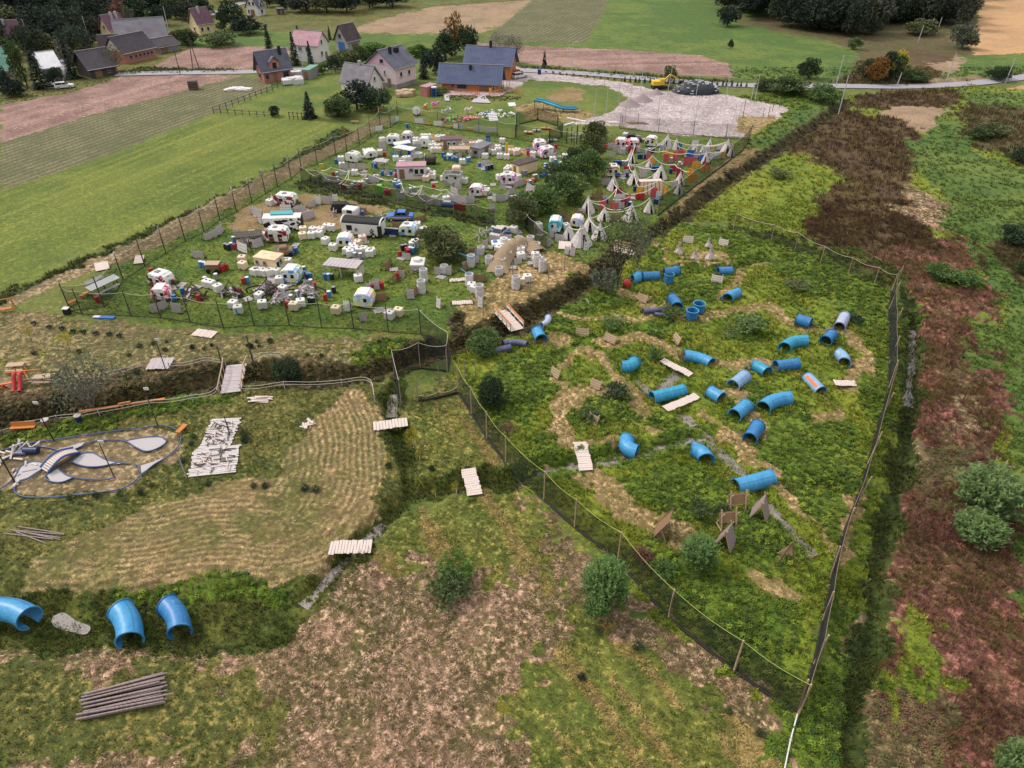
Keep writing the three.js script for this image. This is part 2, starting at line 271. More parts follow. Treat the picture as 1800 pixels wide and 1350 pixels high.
// --- the big fenced field with the blue tubes
area(C.yellow, [[800, 600], [950, 530], [1060, 470], [1180, 390], [1290, 400], [1450, 445], [1560, 510], [1575, 600], [1560, 760], [1480, 1000], [1400, 1255], [1190, 1100], [950, 880], [880, 780], [805, 660]]);
area(C.path, [[-10, 800], [0, 796], [97, 776], [176, 763], [280, 750], [312, 762], [318, 785], [296, 806], [250, 838], [220, 860], [160, 872], [40, 876], [26, 864], [30, 850], [0, 862], [-30, 870]]);
area(C.tan, [[-60, 545], [40, 545], [120, 560], [120, 580], [30, 640], [-60, 650]]);
const TALL = [
  [[820, 660], [880, 640], [960, 620], [980, 660], [960, 720], [900, 760], [860, 760]], [[985, 660], [1050, 690], [1110, 700], [1120, 740], [1070, 760], [1010, 740]], [[960, 615], [1020, 605], [1090, 615], [1110, 625], [1040, 622], [985, 650]],
  [[960, 820], [1060, 790], [1200, 740], [1220, 760], [1100, 800], [1010, 830]], [[900, 800], [960, 760], [1010, 790], [960, 812]], [[1090, 840], [1180, 810], [1260, 830], [1280, 870], [1240, 930], [1150, 900], [1080, 860]], [[1130, 640], [1190, 680], [1190, 720], [1130, 700]],
  [[1280, 650], [1330, 680], [1350, 720], [1280, 740], [1260, 700]], [[1150, 960], [1260, 1000], [1400, 1060], [1420, 1150], [1400, 1230], [1300, 1170], [1190, 1080], [1120, 1000]], [[1290, 760], [1420, 730], [1520, 760], [1530, 820], [1480, 960], [1420, 940], [1360, 840]],
  [[1000, 480], [1060, 480], [1120, 500], [1110, 540], [1000, 560], [960, 560]], [[1180, 390], [1290, 400], [1450, 450], [1560, 520], [1560, 620], [1500, 560], [1400, 500], [1340, 470], [1290, 450], [1260, 430]], [[1490, 640], [1560, 620], [1560, 760], [1500, 720]],
  [[1170, 500], [1240, 490], [1300, 510], [1240, 540], [1180, 530]], [[1230, 560], [1300, 545], [1350, 560], [1350, 600], [1260, 610]], [[1050, 580], [1120, 560], [1180, 570], [1180, 600], [1090, 610]], [[1280, 880], [1330, 900], [1420, 980], [1330, 1000], [1260, 930]], [[930, 560], [980, 560], [1060, 600], [960, 600]],
];
for (const p of TALL) area(C.lush, p);
const PATHS = [
  [[[960, 820], [1040, 840], [1100, 900], [1170, 930], [1210, 960]], 1.2], [[[990, 600], [985, 700], [1000, 780], [1060, 780]], 1], [[[1060, 600], [1150, 600], [1200, 625], [1300, 640], [1380, 640]], 1.1], [[[1100, 510], [1200, 560], [1280, 550], [1340, 540], [1400, 570], [1500, 590], [1520, 640], [1490, 690]], 1],
  [[[1230, 730], [1310, 790], [1380, 870], [1450, 970], [1560, 1080]], 0.9], [[[1280, 690], [1310, 720], [1330, 760]], 1], [[[1390, 640], [1450, 690], [1480, 720], [1440, 740]], 0.9], [[[1140, 420], [1180, 460], [1300, 470], [1340, 460]], 0.8], [[[960, 600], [1060, 640], [1130, 720], [1150, 760]], 1],
  [[[1240, 450], [1300, 480], [1260, 520]], 0.8], [[[1180, 530], [1130, 560], [1080, 560]], 0.9], [[[1340, 1010], [1390, 1040]], 0.9], [[[1010, 700], [1020, 690], [1060, 690]], 1.4], [[[950, 540], [1010, 560], [1060, 560]], 0.7], [[[1500, 880], [1480, 1000], [1500, 1120]], 0.6],
];
for (const [p, w] of PATHS) lineId(C.sparse, p, w * 0.95);
area(C.sparse, [[1190, 450], [1240, 440], [1290, 448], [1260, 462], [1210, 462]]);
area(C.sparse, [[1150, 905], [1180, 900], [1215, 935], [1190, 950], [1150, 930]]);
// --- beyond the right fence
area(C.lush, [[1575, 520], [1600, 510], [1625, 560], [1610, 700], [1590, 820], [1545, 1000], [1510, 1350], [1500, 1500], [1400, 1500], [1405, 1265], [1490, 1000], [1565, 760]]);
area(C.yellow, [[1570, 660], [1600, 720], [1560, 900], [1510, 1050], [1490, 1030], [1560, 780]]);
lineId(C.path, [[1500, 1020], [1512, 1060], [1500, 1120], [1500, 1180]], 0.35);
lineId(C.path, [[1625, 780], [1590, 850], [1570, 960], [1555, 1060], [1535, 1200], [1510, 1350]], 0.5);

// --- ditches, banks and hollows
const GULLY = [[-80, 752], [0, 738], [120, 716], [260, 690], [400, 660], [480, 655], [560, 662], [640, 652], [700, 634], [790, 604], [900, 570], [960, 535], [1020, 500], [1060, 472]];
carve(GULLY, 0.4, 2.5, 1.8, C.ditch);
carve([[1060, 472], [1120, 424], [1180, 388], [1260, 330], [1330, 284], [1400, 240], [1490, 178]], 0.4, 2.0, 1.6, C.ditch);
const RDITCH = [[1470, 430], [1530, 455], [1590, 505], [1606, 560], [1604, 640], [1598, 720], [1580, 830], [1552, 960], [1538, 1080], [1515, 1200], [1490, 1350], [1470, 1450]];
carve(RDITCH, 0.3, 1.15, 0.9, C.hedgegrass);
carve([[1290, 398], [1380, 425], [1470, 452], [1540, 490]], 0.3, 1.6, 0.6, C.hedgegrass);
const WET1 = [[1090, 628], [1120, 662], [1160, 694], [1215, 735], [1260, 780], [1310, 830], [1370, 900], [1440, 975], [1500, 1040]];
const WET2 = [[880, 850], [950, 826], [1030, 812], [1110, 798], [1180, 778], [1240, 762]];
const WET3 = [[694, 676], [688, 720], [712, 790], [720, 850], [660, 925], [600, 985], [540, 1046], [500, 1080]];
const WET4 = [[1150, 690], [1200, 645], [1260, 600], [1300, 560]];
carve(WET1, 0.25, 1.4, 0.75, C.yellow); carve(WET2, 0.3, 1.35, 0.7, C.lush); carve(WET3, 0.3, 1.25, 0.85, C.trench); carve(WET4, 0.3, 1.5, 0.7, C.yellow);
carve([[720, 862], [780, 856], [840, 842], [890, 846]], 0.3, 1.4, 0.7, C.trench);
carve([[1340, 590], [1400, 640], [1460, 690], [1520, 730], [1560, 760]], 0.3, 1.3, 0.5, C.yellow);
carve([[1400, 520], [1425, 545], [1440, 570]], 0.2, 1.1, 0.4, C.lush);
carve([[78, 1070], [110, 1078], [150, 1096]], 0.7, 1.8, 1.05); carve([[-60, 1090], [60, 1088], [160, 1090], [260, 1085], [380, 1080], [480, 1085]], 1.2, 4.2, 0.9);
carve([[805, 560], [812, 590]], 0.2, 1.2, 0.7, C.ditch);
carve([[1020, 640], [960, 620], [1000, 605], [1080, 612], [1120, 625]], 0.1, 0.9, 0.3);
carve([[1122, 398], [1146, 440], [1200, 472], [1262, 476], [1335, 456]], 0.2, 0.95, 0.45, C.lush); carve([[988, 662], [974, 630], [1008, 608], [1068, 610], [1108, 628]], 0.2, 0.9, 0.4, C.lush); carve([[1130, 740], [1180, 748], [1225, 738]], 0.2, 0.8, 0.3, C.lush);
mound([[1130, 400], [1180, 455], [1240, 468], [1310, 460], [1340, 445]], 1.4, 0.5);
for (const p of TALL) { const c = p.reduce((a, q) => [a[0] + q[0] / p.length, a[1] + q[1] / p.length], [0, 0]); mound([c, [c[0] + 6, c[1]]], 2.6, 0.45); }

// --- lookups
const cellOf = (x, z) => { const R = z > -112 && Math.abs(x) < 90 ? NEAR : FAR, c = clamp(Math.floor((x - R.x0) * R.kx), 0, R.n - 1), j = clamp(Math.floor((z - R.z0) * R.kz), 0, R.m - 1); return [R, j * R.n + c]; };
const WILD = new Uint8Array(28); for (const c of ['thatch', 'olive', 'lush', 'yellow', 'red', 'brown', 'scrub', 'streambank', 'cut', 'tan', 'bright', 'pale', 'meadow', 'lawn', 'arena', 'dirt']) WILD[C[c]] = 1;
const BIG = new Uint8Array(28); for (const c of ['red', 'brown', 'scrub', 'streambank', 'thatch', 'cut', 'pale', 'dirt']) BIG[C[c]] = 1;
function classAt(x, z) {
  const a = (vnoise(x * 0.6, z * 0.6) - 0.5) * 1.6 + (vnoise(x * 2.9, z * 2.9) - 0.5) * 0.7, b = (vnoise(x * 0.6 + 31, z * 0.6 + 17) - 0.5) * 1.6 + (vnoise(x * 2.9 + 5, z * 2.9 + 8) - 0.5) * 0.7;
  const [R, k] = cellOf(x + a, z + b), id = R.id[k];
  if (!WILD[id]) return id;                                                // weeds and rough grass run into one another
  const s = BIG[id] ? (z < -60 ? 7 : 4.5) : 1.8, r = BIG[id] ? 3.6 : 1.6, [Q, q] = cellOf(x + a + (vnoise(x * 0.21 + 70, z * 0.21) - 0.5) * s + (vnoise(x * 1.1 + 3, z * 1.1 + 60) - 0.5) * r, z + b + (vnoise(x * 0.21, z * 0.21 + 90) - 0.5) * s + (vnoise(x * 1.1 + 40, z * 1.1) - 0.5) * r);
  return WILD[Q.id[q]] ? Q.id[q] : id;
}
const MOWNLINE = Z2(curve2([[10, 1042], [200, 1040], [360, 1012], [480, 1022], [590, 990], [650, 920], [680, 830], [676, 760], [650, 692]]));
function lineDist(L, x, z) { let m = 1e9; for (let i = 0; i + 1 < L.length; i++) { const [ax, az] = L[i], [bx, bz] = L[i + 1], t = clamp(((x - ax) * (bx - ax) + (z - az) * (bz - az)) / ((bx - ax) ** 2 + (bz - az) ** 2 || 1e-6)); m = Math.min(m, (x - ax - t * (bx - ax)) ** 2 + (z - az - t * (bz - az)) ** 2); } return Math.sqrt(m); }
// rows left by the mower: 1 on the windrow, 0 between
const windrow = (x, z) => { const d = lineDist(MOWNLINE, x, z) + (fbm(x * 0.3, z * 0.3) - 0.5) * 0.8 + (vnoise(x * 1.7, z * 1.7) - 0.5) * 0.1; return Math.pow(0.5 + 0.5 * Math.cos(d * 2 * Math.PI / 0.6), 1.4) * smooth(0.3, 0.55, fbm(x * 0.13 + 4, z * 0.13) * 0.7 + vnoise(x * 0.9, z * 0.9) * 0.3); };
const ROWDIR = (() => { const a = at(0, 336), b = at(376, 198), d = b.sub(a).normalize(); return [-d.z, d.x]; })();   // across the rows of the long fields
const CUTDIR = (() => { const a = at(1180, 1160), b = at(1330, 1350), d = b.sub(a).normalize(); return [-d.z, d.x]; })();
const ROUGH = new Float32Array(28).fill(0.05);
ROUGH[C.lush] = 0.26; ROUGH[C.yellow] = 0.2; ROUGH[C.thatch] = 0.09; ROUGH[C.trench] = 0.2; ROUGH[C.ditch] = 0.3; ROUGH[C.red] = 0.3; ROUGH[C.brown] = 0.3; ROUGH[C.streambank] = 0.24; ROUGH[C.olive] = 0.09; ROUGH[C.cut] = 0.08; ROUGH[C.tan] = 0.08; ROUGH[C.scrub] = 0.4; ROUGH[C.hedgegrass] = 0.2; ROUGH[C.gravel] = 0.07; ROUGH[C.sparse] = 0.08; ROUGH[C.mown] = 0.05; ROUGH[C.plough] = 0.05;
function groundY(x, z) {
  const R = z > -112 && Math.abs(x) < 90 ? NEAR : FAR, fx = clamp((x - R.x0) * R.kx - 0.5, 0, R.n - 1.001), fz = clamp((z - R.z0) * R.kz - 0.5, 0, R.m - 1.001), i = Math.floor(fx), j = Math.floor(fz), u = fx - i, v = fz - j, k = j * R.n + i, H = R.h;
  return H[k] * (1 - u) * (1 - v) + H[k + 1] * u * (1 - v) + H[k + R.n] * (1 - u) * v + H[k + R.n + 1] * u * v;
}
const inMown = (x, z) => { const [R, k] = cellOf(x, z); return R.id[k] === C.mown; };
function surfaceY(x, z) {
  const id = classAt(x, z), a = ROUGH[id]; let y = groundY(x, z) + a * (fbm(x * 1.9, z * 1.9) - 0.5) * 2 * (z > -130 ? 1 : 0.6) + 0.05 * (vnoise(x * 0.15, z * 0.15) - 0.5);
  if (id === C.mown) y += 0.06 * windrow(x, z);
  if (id === C.stubble && x < -30) y += 0.09 * Math.cos((x * ROWDIR[0] + z * ROWDIR[1]) * 2 * Math.PI / 1.7);
  return y;
}
const g0 = (p) => V(p.x, groundY(p.x, p.z), p.z);
const on = (px, py) => g0(at(px, py));

// ------------------------------------------------------------------ the ground sheet
const TILES = [[-8, -58, 64, 2048, 1024], [-58, -112, 90, 2048, 1024], [-112, -205, 145, 2048, 1024], [-205, -470, 300, 2048, 1024]];
const GREEN = new Set(['meadow', 'lawn', 'hayfield', 'bright', 'arena', 'trench', 'olive', 'lush', 'yellow', 'hedgegrass', 'cut'].map((k) => C[k])), WARM = [0.99, 1, 0.84];
const deep = (v, c, id) => 258 * Math.pow(v / 255, 1.15) * (GREEN.has(id) ? WARM[c] : 1);
function tileTexture([z0, z1, half, W, Hh]) {
  const data = new Uint8Array(W * Hh * 4), dx = 2 * half / W, dz = (z1 - z0) / Hh;
  for (let j = 0; j < Hh; j++) for (let i = 0; i < W; i++) {
    const x = -half + (i + 0.5) * dx, z = z0 + (j + 0.5) * dz, id = classAt(x, z), [A, B, D, size, fleck, grain] = LOOK[id], far = z < -112 ? 1 : 1.35;
    let t = clamp((fbm(x / size + id, z / size) - 0.5) * 3.2 + 0.5), n = vnoise(x * 3.1, z * 3.1) * 0.6 + vnoise(x * 8.3, z * 8.3) * 0.4, f = smooth(1 - fleck * 1.6, 1.05 - fleck * 0.6, n + 0.25 * (vnoise(x / size * 0.6 + 9, z / size * 0.6) - 0.4));
    if (id === C.mown) { f = clamp(f * 0.3 + windrow(x, z) * rr(0.5, 0.9)); }
    else if (id === C.stubble) f = clamp(0.5 + 0.6 * Math.cos((x * ROWDIR[0] + z * ROWDIR[1]) * 2 * Math.PI / 1.7)) * 0.8;
    else if (id === C.hayfield) { const s = x * ROWDIR[0] + z * ROWDIR[1]; f = clamp(f + 0.3 * Math.cos(s * 2 * Math.PI / 2.6) + (vnoise(s * 0.55, (x * ROWDIR[1] - z * ROWDIR[0]) * 0.03) - 0.5) * 1.1); t = clamp(t + (vnoise(s * 0.18 + 4, (x + z) * 0.01) - 0.5) * 1.1); }
    else if (id === C.bright && z < -112) { t = clamp(t + (fbm(x * 0.03 + 8, z * 0.03) - 0.5) * 2); f = clamp(f + 0.22 * Math.cos((x * 0.4 + z) * 2.2) + 0.4 * smooth(0.7, 0.85, vnoise(x * 0.9, z * 0.5))); }
    else if (id === C.plough && x < 0) f = clamp(f + (vnoise((x * ROWDIR[0] + z * ROWDIR[1]) * 0.4, (x - z) * 0.02) - 0.5));
    else if (id === C.plough) f = clamp(f + (vnoise((x * 0.1 + z) * 0.45, x * 0.02) - 0.5) * 1.2);
    else if (id === C.cut) { const s = x * CUTDIR[0] + z * CUTDIR[1]; f = clamp(f + smooth(0.62, 0.8, vnoise(s * 1.1, (x * CUTDIR[1] - z * CUTDIR[0]) * 0.16)) * smooth(0.4, 0.6, vnoise(x * 1.7, z * 1.7))); }
    else if (id === C.path) { f = clamp(f + (vnoise(lineMark(x, z) * 1.1, (x + z) * 0.05) - 0.5)); }
    const g = 1 + far * grain * ((hash(i * 3 + 11, j * 5 + 7) - 0.5) * 1.3 + (n - 0.5) * 1.7), o = (j * W + i) * 4;
    for (let c = 0; c < 3; c++) data[o + c] = clamp(deep(lerp(lerp(A[c], B[c], t), D[c], f), c, id) * g, 0, 255);
    data[o + 3] = 255;
  }
  const T = new THREE.DataTexture(data, W, Hh); T.colorSpace = THREE.SRGBColorSpace; T.magFilter = THREE.LinearFilter; T.wrapS = T.wrapT = THREE.ClampToEdgeWrapping; T.needsUpdate = true; return T;
}
const lineMark = (x, z) => x * ROWDIR[0] * 0.8 + z * ROWDIR[1] * 0.8;
{
  const pos = [], uv = [], idx = [], geo = new THREE.BufferGeometry(), mats = [], COLS = 640;
  const widths = (z) => { const K = [[-8, 48], [-58, 64], [-112, 90], [-205, 145], [-470, 300]]; for (let i = 0; i < 4; i++) if (z >= K[i + 1][0] - 1e-9) return lerp(K[i][1], K[i + 1][1], (K[i][0] - z) / (K[i][0] - K[i + 1][0])); return 300; };
  TILES.forEach((tile, ti) => {
    const [z0, z1, half] = tile, rows = []; let z = z0;
    while (z > z1 + 1e-6) { rows.push(z); z = Math.max(z1, z - clamp(Math.abs(z) * 0.0062, 0.17, 2)); } rows.push(z1);
    const first = pos.length / 3, start = idx.length;
    for (const zz of rows) { const w = widths(zz); for (let i = 0; i <= COLS; i++) { const x = (i / COLS * 2 - 1) * w; pos.push(x, surfaceY(x, zz), zz); uv.push((x + half) / (2 * half), (zz - z0) / (z1 - z0)); } }
    for (let r = 0; r + 1 < rows.length; r++) for (let i = 0; i < COLS; i++) { const a = first + r * (COLS + 1) + i, b = a + COLS + 1; idx.push(a, a + 1, b, b, a + 1, b + 1); }
    geo.addGroup(start, idx.length - start, ti);
    mats.push(new THREE.MeshStandardMaterial({ map: tileTexture(tile), roughness: 0.97 }));
  });
  geo.setAttribute('position', new THREE.Float32BufferAttribute(pos, 3)); geo.setAttribute('uv', new THREE.Float32BufferAttribute(uv, 2)); geo.setIndex(idx); geo.computeVertexNormals();
  struct('ground', geo, mats);
  const far = new THREE.PlaneGeometry(9000, 9000).rotateX(-Math.PI / 2).translate(0, -5, 0);
  struct('terrain', far, mat({ map: grainTex('#5c6e37', ['#6f7f43', '#4d5f2f', '#8a8350'], 900, 2, 9, 0.5) }));
}

// ------------------------------------------------------------------ grass, weeds and straw that nobody could count
function soup(tris, colours) {                                            // loose triangles, each with a flat normal
  const g = new THREE.BufferGeometry(); g.setAttribute('position', new THREE.Float32BufferAttribute(tris, 3));
  if (colours) g.setAttribute('color', new THREE.Float32BufferAttribute(colours, 3)); g.computeVertexNormals(); return g;
}
function bladeTuft(n, spread, lean, w) {
  const t = []; for (let i = 0; i < n; i++) {
    const a = rnd() * 6.283, r = spread * Math.sqrt(rnd()), x = r * Math.cos(a), z = r * Math.sin(a), h = rr(0.6, 1), l = lean * rr(0.4, 1.3), b = a + rr(-0.9, 0.9), px = -Math.sin(b) * w, pz = Math.cos(b) * w, tx = x + l * Math.cos(b), tz = z + l * Math.sin(b), mx = x + l * 0.35 * Math.cos(b), mz = z + l * 0.35 * Math.sin(b);
    t.push(x - px, -0.1, z - pz, x + px, -0.1, z + pz, mx + px * 0.8, h * 0.65, mz + pz * 0.8, x - px, -0.1, z - pz, mx + px * 0.8, h * 0.65, mz + pz * 0.8, mx - px * 0.8, h * 0.65, mz - pz * 0.8, mx - px * 0.8, h * 0.65, mz - pz * 0.8, mx + px * 0.8, h * 0.65, mz + pz * 0.8, tx, h, tz);
  } return soup(t);
}
function leafTuft(n, w) {
  const t = []; for (let i = 0; i < n; i++) {
    const a = rnd() * 6.283, r = 0.5 * Math.sqrt(rnd()), y = rr(0.15, 1) * (1 - r * 0.8), b = rnd() * 6.283, s = w * rr(0.7, 1.3), up = rr(-0.35, 0.6), c = Math.cos(b), d = Math.sin(b), x = r * Math.cos(a), z = r * Math.sin(a);
    t.push(x - d * s * 0.4, y, z + c * s * 0.4, x + d * s * 0.4, y, z - c * s * 0.4, x + c * s, y + up * s, z + d * s, x + d * s * 0.4, y, z - c * s * 0.4, x - d * s * 0.4, y, z + c * s * 0.4, x - c * s * 0.7, y - 0.25 * s, z - d * s * 0.7);
  } return soup(t);
}
function strawTuft(n) {
  const t = []; for (let i = 0; i < n; i++) {
    const a = rnd() * 6.283, r = 0.5 * Math.sqrt(rnd()), x = r * Math.cos(a), z = r * Math.sin(a), b = rnd() * 6.283, l = rr(0.25, 0.6), y = rr(0, 0.5), y2 = rr(0.1, 0.9), w = rr(0.03, 0.07);
    t.push(x - Math.sin(b) * w, y, z + Math.cos(b) * w, x + Math.sin(b) * w, y + 0.05, z - Math.cos(b) * w, x + l * Math.cos(b), y2, z + l * Math.sin(b));
  } return soup(t);
}
const TUFT = { blade: bladeTuft(14, 0.35, 0.45, 0.045), leaf: leafTuft(16, 0.3), straw: strawTuft(14), reed: bladeTuft(13, 0.4, 0.25, 0.03) };
// class: [heap, kind, share of spots, height lo, hi, width, colours]
const GROW = {
  [C.lush]: [['grass', 'leaf', 0.5, 0.18, 0.42, 0.42, [[88, 112, 34], [110, 128, 46], [70, 94, 30], [130, 140, 58]]], ['grass', 'blade', 0.5, 0.18, 0.4, 0.4, [[100, 122, 40], [120, 134, 50], [82, 104, 34]]]],
  [C.yellow]: [['grass', 'blade', 0.75, 0.14, 0.38, 0.42, [[126, 138, 48], [106, 126, 40], [150, 148, 68], [88, 112, 34]]]],
  [C.cut]: [['grass', 'blade', 0.5, 0.07, 0.16, 0.32, [[98, 110, 48], [82, 96, 40], [122, 122, 68]]], ['straw', 'straw', 0.12, 0.08, 0.15, 0.42, [[166, 142, 108], [146, 126, 94]]]],
  [C.olive]: [['grass', 'blade', 0.5, 0.08, 0.18, 0.32, [[90, 98, 48], [76, 86, 38], [120, 112, 72]]]],
  [C.tan]: [['straw', 'straw', 0.35, 0.06, 0.15, 0.4, [[132, 116, 82], [106, 106, 62], [150, 134, 100]]]],
  [C.thatch]: [['straw', 'straw', 0.7, 0.06, 0.15, 0.3, [[172, 142, 120], [148, 120, 100], [110, 98, 64], [190, 160, 140], [96, 92, 54]]], ['grass', 'blade', 0.4, 0.07, 0.16, 0.28, [[92, 94, 48], [108, 104, 60]]]],
  [C.mown]: [['straw', 'straw', 0.0, 0.05, 0.12, 0.32, [[178, 156, 122], [156, 136, 102]]]],
  [C.trench]: [['grass', 'blade', 0.8, 0.15, 0.38, 0.4, [[74, 90, 32], [90, 98, 40], [60, 74, 26], [102, 94, 52]]]],
  [C.ditch]: [['ditch_plants', 'leaf', 0.75, 0.2, 0.5, 0.45, [[74, 72, 36], [90, 84, 44], [58, 58, 28], [108, 92, 62]]]],
  [C.streambank]: [['straw', 'straw', 0.5, 0.1, 0.28, 0.45, [[122, 106, 76], [100, 92, 60], [142, 122, 92]]], ['ditch_plants', 'leaf', 0.3, 0.15, 0.4, 0.42, [[84, 84, 44], [104, 96, 56], [112, 84, 66]]]],
  [C.red]: [['red_weeds', 'reed', 0.8, 0.3, 0.6, 0.5, [[130, 84, 76], [110, 74, 64], [142, 106, 92], [104, 90, 56], [124, 112, 62], [140, 104, 84]]]],
  [C.brown]: [['reeds', 'reed', 0.8, 0.3, 0.7, 0.6, [[98, 74, 54], [84, 62, 46], [112, 94, 54], [74, 56, 42]]]],
  [C.scrub]: [['reeds', 'reed', 0.7, 0.3, 0.8, 0.7, [[100, 94, 54], [86, 82, 46], [116, 96, 68], [72, 82, 40]]]],
  [C.hedgegrass]: [['grass', 'blade', 0.8, 0.18, 0.45, 0.45, [[62, 80, 34], [82, 94, 44], [98, 98, 56]]]],
  [C.arena]: [['grass', 'blade', 0.4, 0.06, 0.14, 0.32, [[78, 104, 38], [100, 114, 50], [66, 88, 32]]]],
  [C.sparse]: [['straw', 'straw', 0.4, 0.06, 0.12, 0.34, [[158, 138, 102], [134, 124, 80]]], ['grass', 'blade', 0.12, 0.08, 0.16, 0.3, [[112, 116, 50], [92, 102, 42]]]],
  [C.bright]: [['grass', 'blade', 0.5, 0.15, 0.35, 0.5, [[94, 118, 56], [80, 102, 48], [116, 130, 70]]]],
};
{
  const heaps = {};
  const put = (heap, kind, x, z, y, w, h, c) => { const k = heap + '|' + kind; (heaps[k] ||= []).push([x, y, z, w, h, c, rnd() * 6.283]); };
  const scan = (z0, z1, step, k) => {
    for (let z = z0; z > z1; z -= step) {
      const half = ((-z * cP + CAM_H * sP) / FOCAL) * 960;
      for (let x = -half; x < half; x += step) {
        const X = x + rr(-0.5, 0.5) * step, Z = z + rr(-0.5, 0.5) * step, id = classAt(X, Z), G = GROW[id]; if (!G) continue;
        const den = fbm(X * 0.45 + 3, Z * 0.45);
        for (const [heap, kind, share, h0, h1, w, cols] of G) {
          let p = share * clamp(den * 2.6 - 0.35, 0.08, 1.3); if (id === C.mown) p = windrow(X, Z) * 0.95;
          if (id === C.cut && heap === 'straw') { const s = X * CUTDIR[0] + Z * CUTDIR[1]; p = 0.9 * smooth(0.6, 0.75, vnoise(s * 1.1, (X * CUTDIR[1] - Z * CUTDIR[0]) * 0.16)); }
          if (rnd() > p) continue;
          const c = cols[Math.min(cols.length - 1, Math.floor(clamp(rnd() * 0.55 + fbm(X * 0.22 + 40, Z * 0.22) * 0.9 - 0.2) * cols.length))], q = rr(0.74, 1.24);
          put(heap, kind, X, Z, surfaceY(X, Z), w * rr(0.7, 1.3) * k, rr(h0, h1) * (0.6 + den * 0.8) * Math.sqrt(k), c.map((v, j) => deep(v, j, id) * q));
        }
      }
    }
  };
  scan(-17, -62, 0.24, 1); scan(-62, -115, 0.34, 1.2); scan(-115, -215, 0.8, 2);
  const about = { grass: 'green grass and leafy tussocks all over the fenced field and banks', straw: 'pale dry straw and mown hay lying over the near field', ditch_plants: 'dark leafy plants growing down the sides of the ditches', red_weeds: 'reddish brown dry weeds right of the ditch', reeds: 'brown tall dry weeds on the waste ground behind the field fence' };
  const m4 = new THREE.Matrix4(), q4 = new THREE.Quaternion(), e = new THREE.Euler(), colr = new THREE.Color(), used = {};
  for (const [key, list] of Object.entries(heaps)) {
    const [heap, kind] = key.split('|'), im = new THREE.InstancedMesh(TUFT[kind], mat({ roughness: 0.9 }), list.length);
    list.forEach(([x, y, z, w, h, c, a], i) => { e.set(rr(-0.15, 0.15), a, rr(-0.15, 0.15)); im.setMatrixAt(i, m4.compose(V(x, y, z), q4.setFromEuler(e), V(w, h, w))); im.setColorAt(i, colr.setRGB(clamp(c[0] / 255), clamp(c[1] / 255), clamp(c[2] / 255), THREE.SRGBColorSpace)); });
    im.name = numbered(heap); im.castShadow = im.receiveShadow = true;
    im.userData = { kind: 'stuff', label: kind === 'blade' && heap === 'grass' ? 'short and rough grass in tufts over the meadows and field' : about[heap], category: heap === 'grass' ? 'grass' : heap === 'straw' ? 'straw' : 'weeds' };
    scene.add(im);
  }
}

// ------------------------------------------------------------------ trees and bushes
function foliage(blobs, n, size, { up = 0, tone = 0.25, shell = 0.5, hang = 0 } = {}) {   // many leaf clumps through the volume of the blobs
  const t = [], c = [], total = blobs.reduce((a, b) => a + b[3] * b[3], 0), v = V(0, 0, 0), w = V(0, 0, 0), s = V(0, 0, 0);
  for (const [bx, by, bz, r, ry = r] of blobs) {
    const k = Math.max(4, Math.round(n * r * r / total));
    for (let i = 0; i < k; i++) {
      v.set(rr(-1, 1), rr(-1, 1), rr(-1, 1)); if (v.lengthSq() > 1 || v.lengthSq() < 0.01) { i--; continue; } v.normalize();
      const R = lerp(shell, 1.08, Math.sqrt(rnd())) * (rnd() < 0.08 ? rr(1, 1.35) : 1), x = bx + v.x * r * R, y = by + v.y * ry * R, z = bz + v.z * r * R, L = size * rr(0.6, 1.4);
      w.set(v.x + rr(-1, 1) * 0.9, v.y + up + rr(-1, 1) * 0.6 - hang, v.z + rr(-1, 1) * 0.9).normalize(); s.set(rr(-1, 1), rr(-1, 1), rr(-1, 1)).cross(w).normalize().multiplyScalar(L * 0.32);
      t.push(x - s.x, y - s.y, z - s.z, x + s.x, y + s.y, z + s.z, x + w.x * L, y + w.y * L, z + w.z * L);
      const q = 1 + rr(-tone, tone); for (let j = 0; j < 3; j++) c.push(q, q * rr(0.96, 1.04), q * rr(0.9, 1.1));
    }
  }
  return soup(t, c);
}
const blobsRound = (k, rad, y0, y1) => { const b = [[0, (y0 + y1) / 2, 0, rad * 0.6, (y1 - y0) * 0.36]]; for (let i = 0; i < k; i++) { const a = rnd() * 6.283, h = rr(0.1, 0.95), q = Math.sin(Math.PI * clamp(h * 0.8 + 0.12)) * rad * rr(0.5, 0.95), r = rad * rr(0.2, 0.42); b.push([Math.cos(a) * q, lerp(y0, y1, h), Math.sin(a) * q, r, r * rr(0.7, 1)]); } return b; };
function limbs(n, y0, y1, rad, r) { const g = []; for (let i = 0; i < n; i++) { const a = i / n * 6.283 + rr(-0.4, 0.4), b = rr(0.5, 0.95) * rad, s = V(0, lerp(y0, y1, rr(0, 0.4)), 0), m = V(Math.cos(a) * b * 0.5, lerp(y0, y1, rr(0.4, 0.6)), Math.sin(a) * b * 0.5); g.push(rod(s, m, r, r * 0.6, 5), rod(m, V(Math.cos(a) * b, lerp(y0, y1, rr(0.75, 1)), Math.sin(a) * b), r * 0.6, r * 0.15, 5)); } return g; }
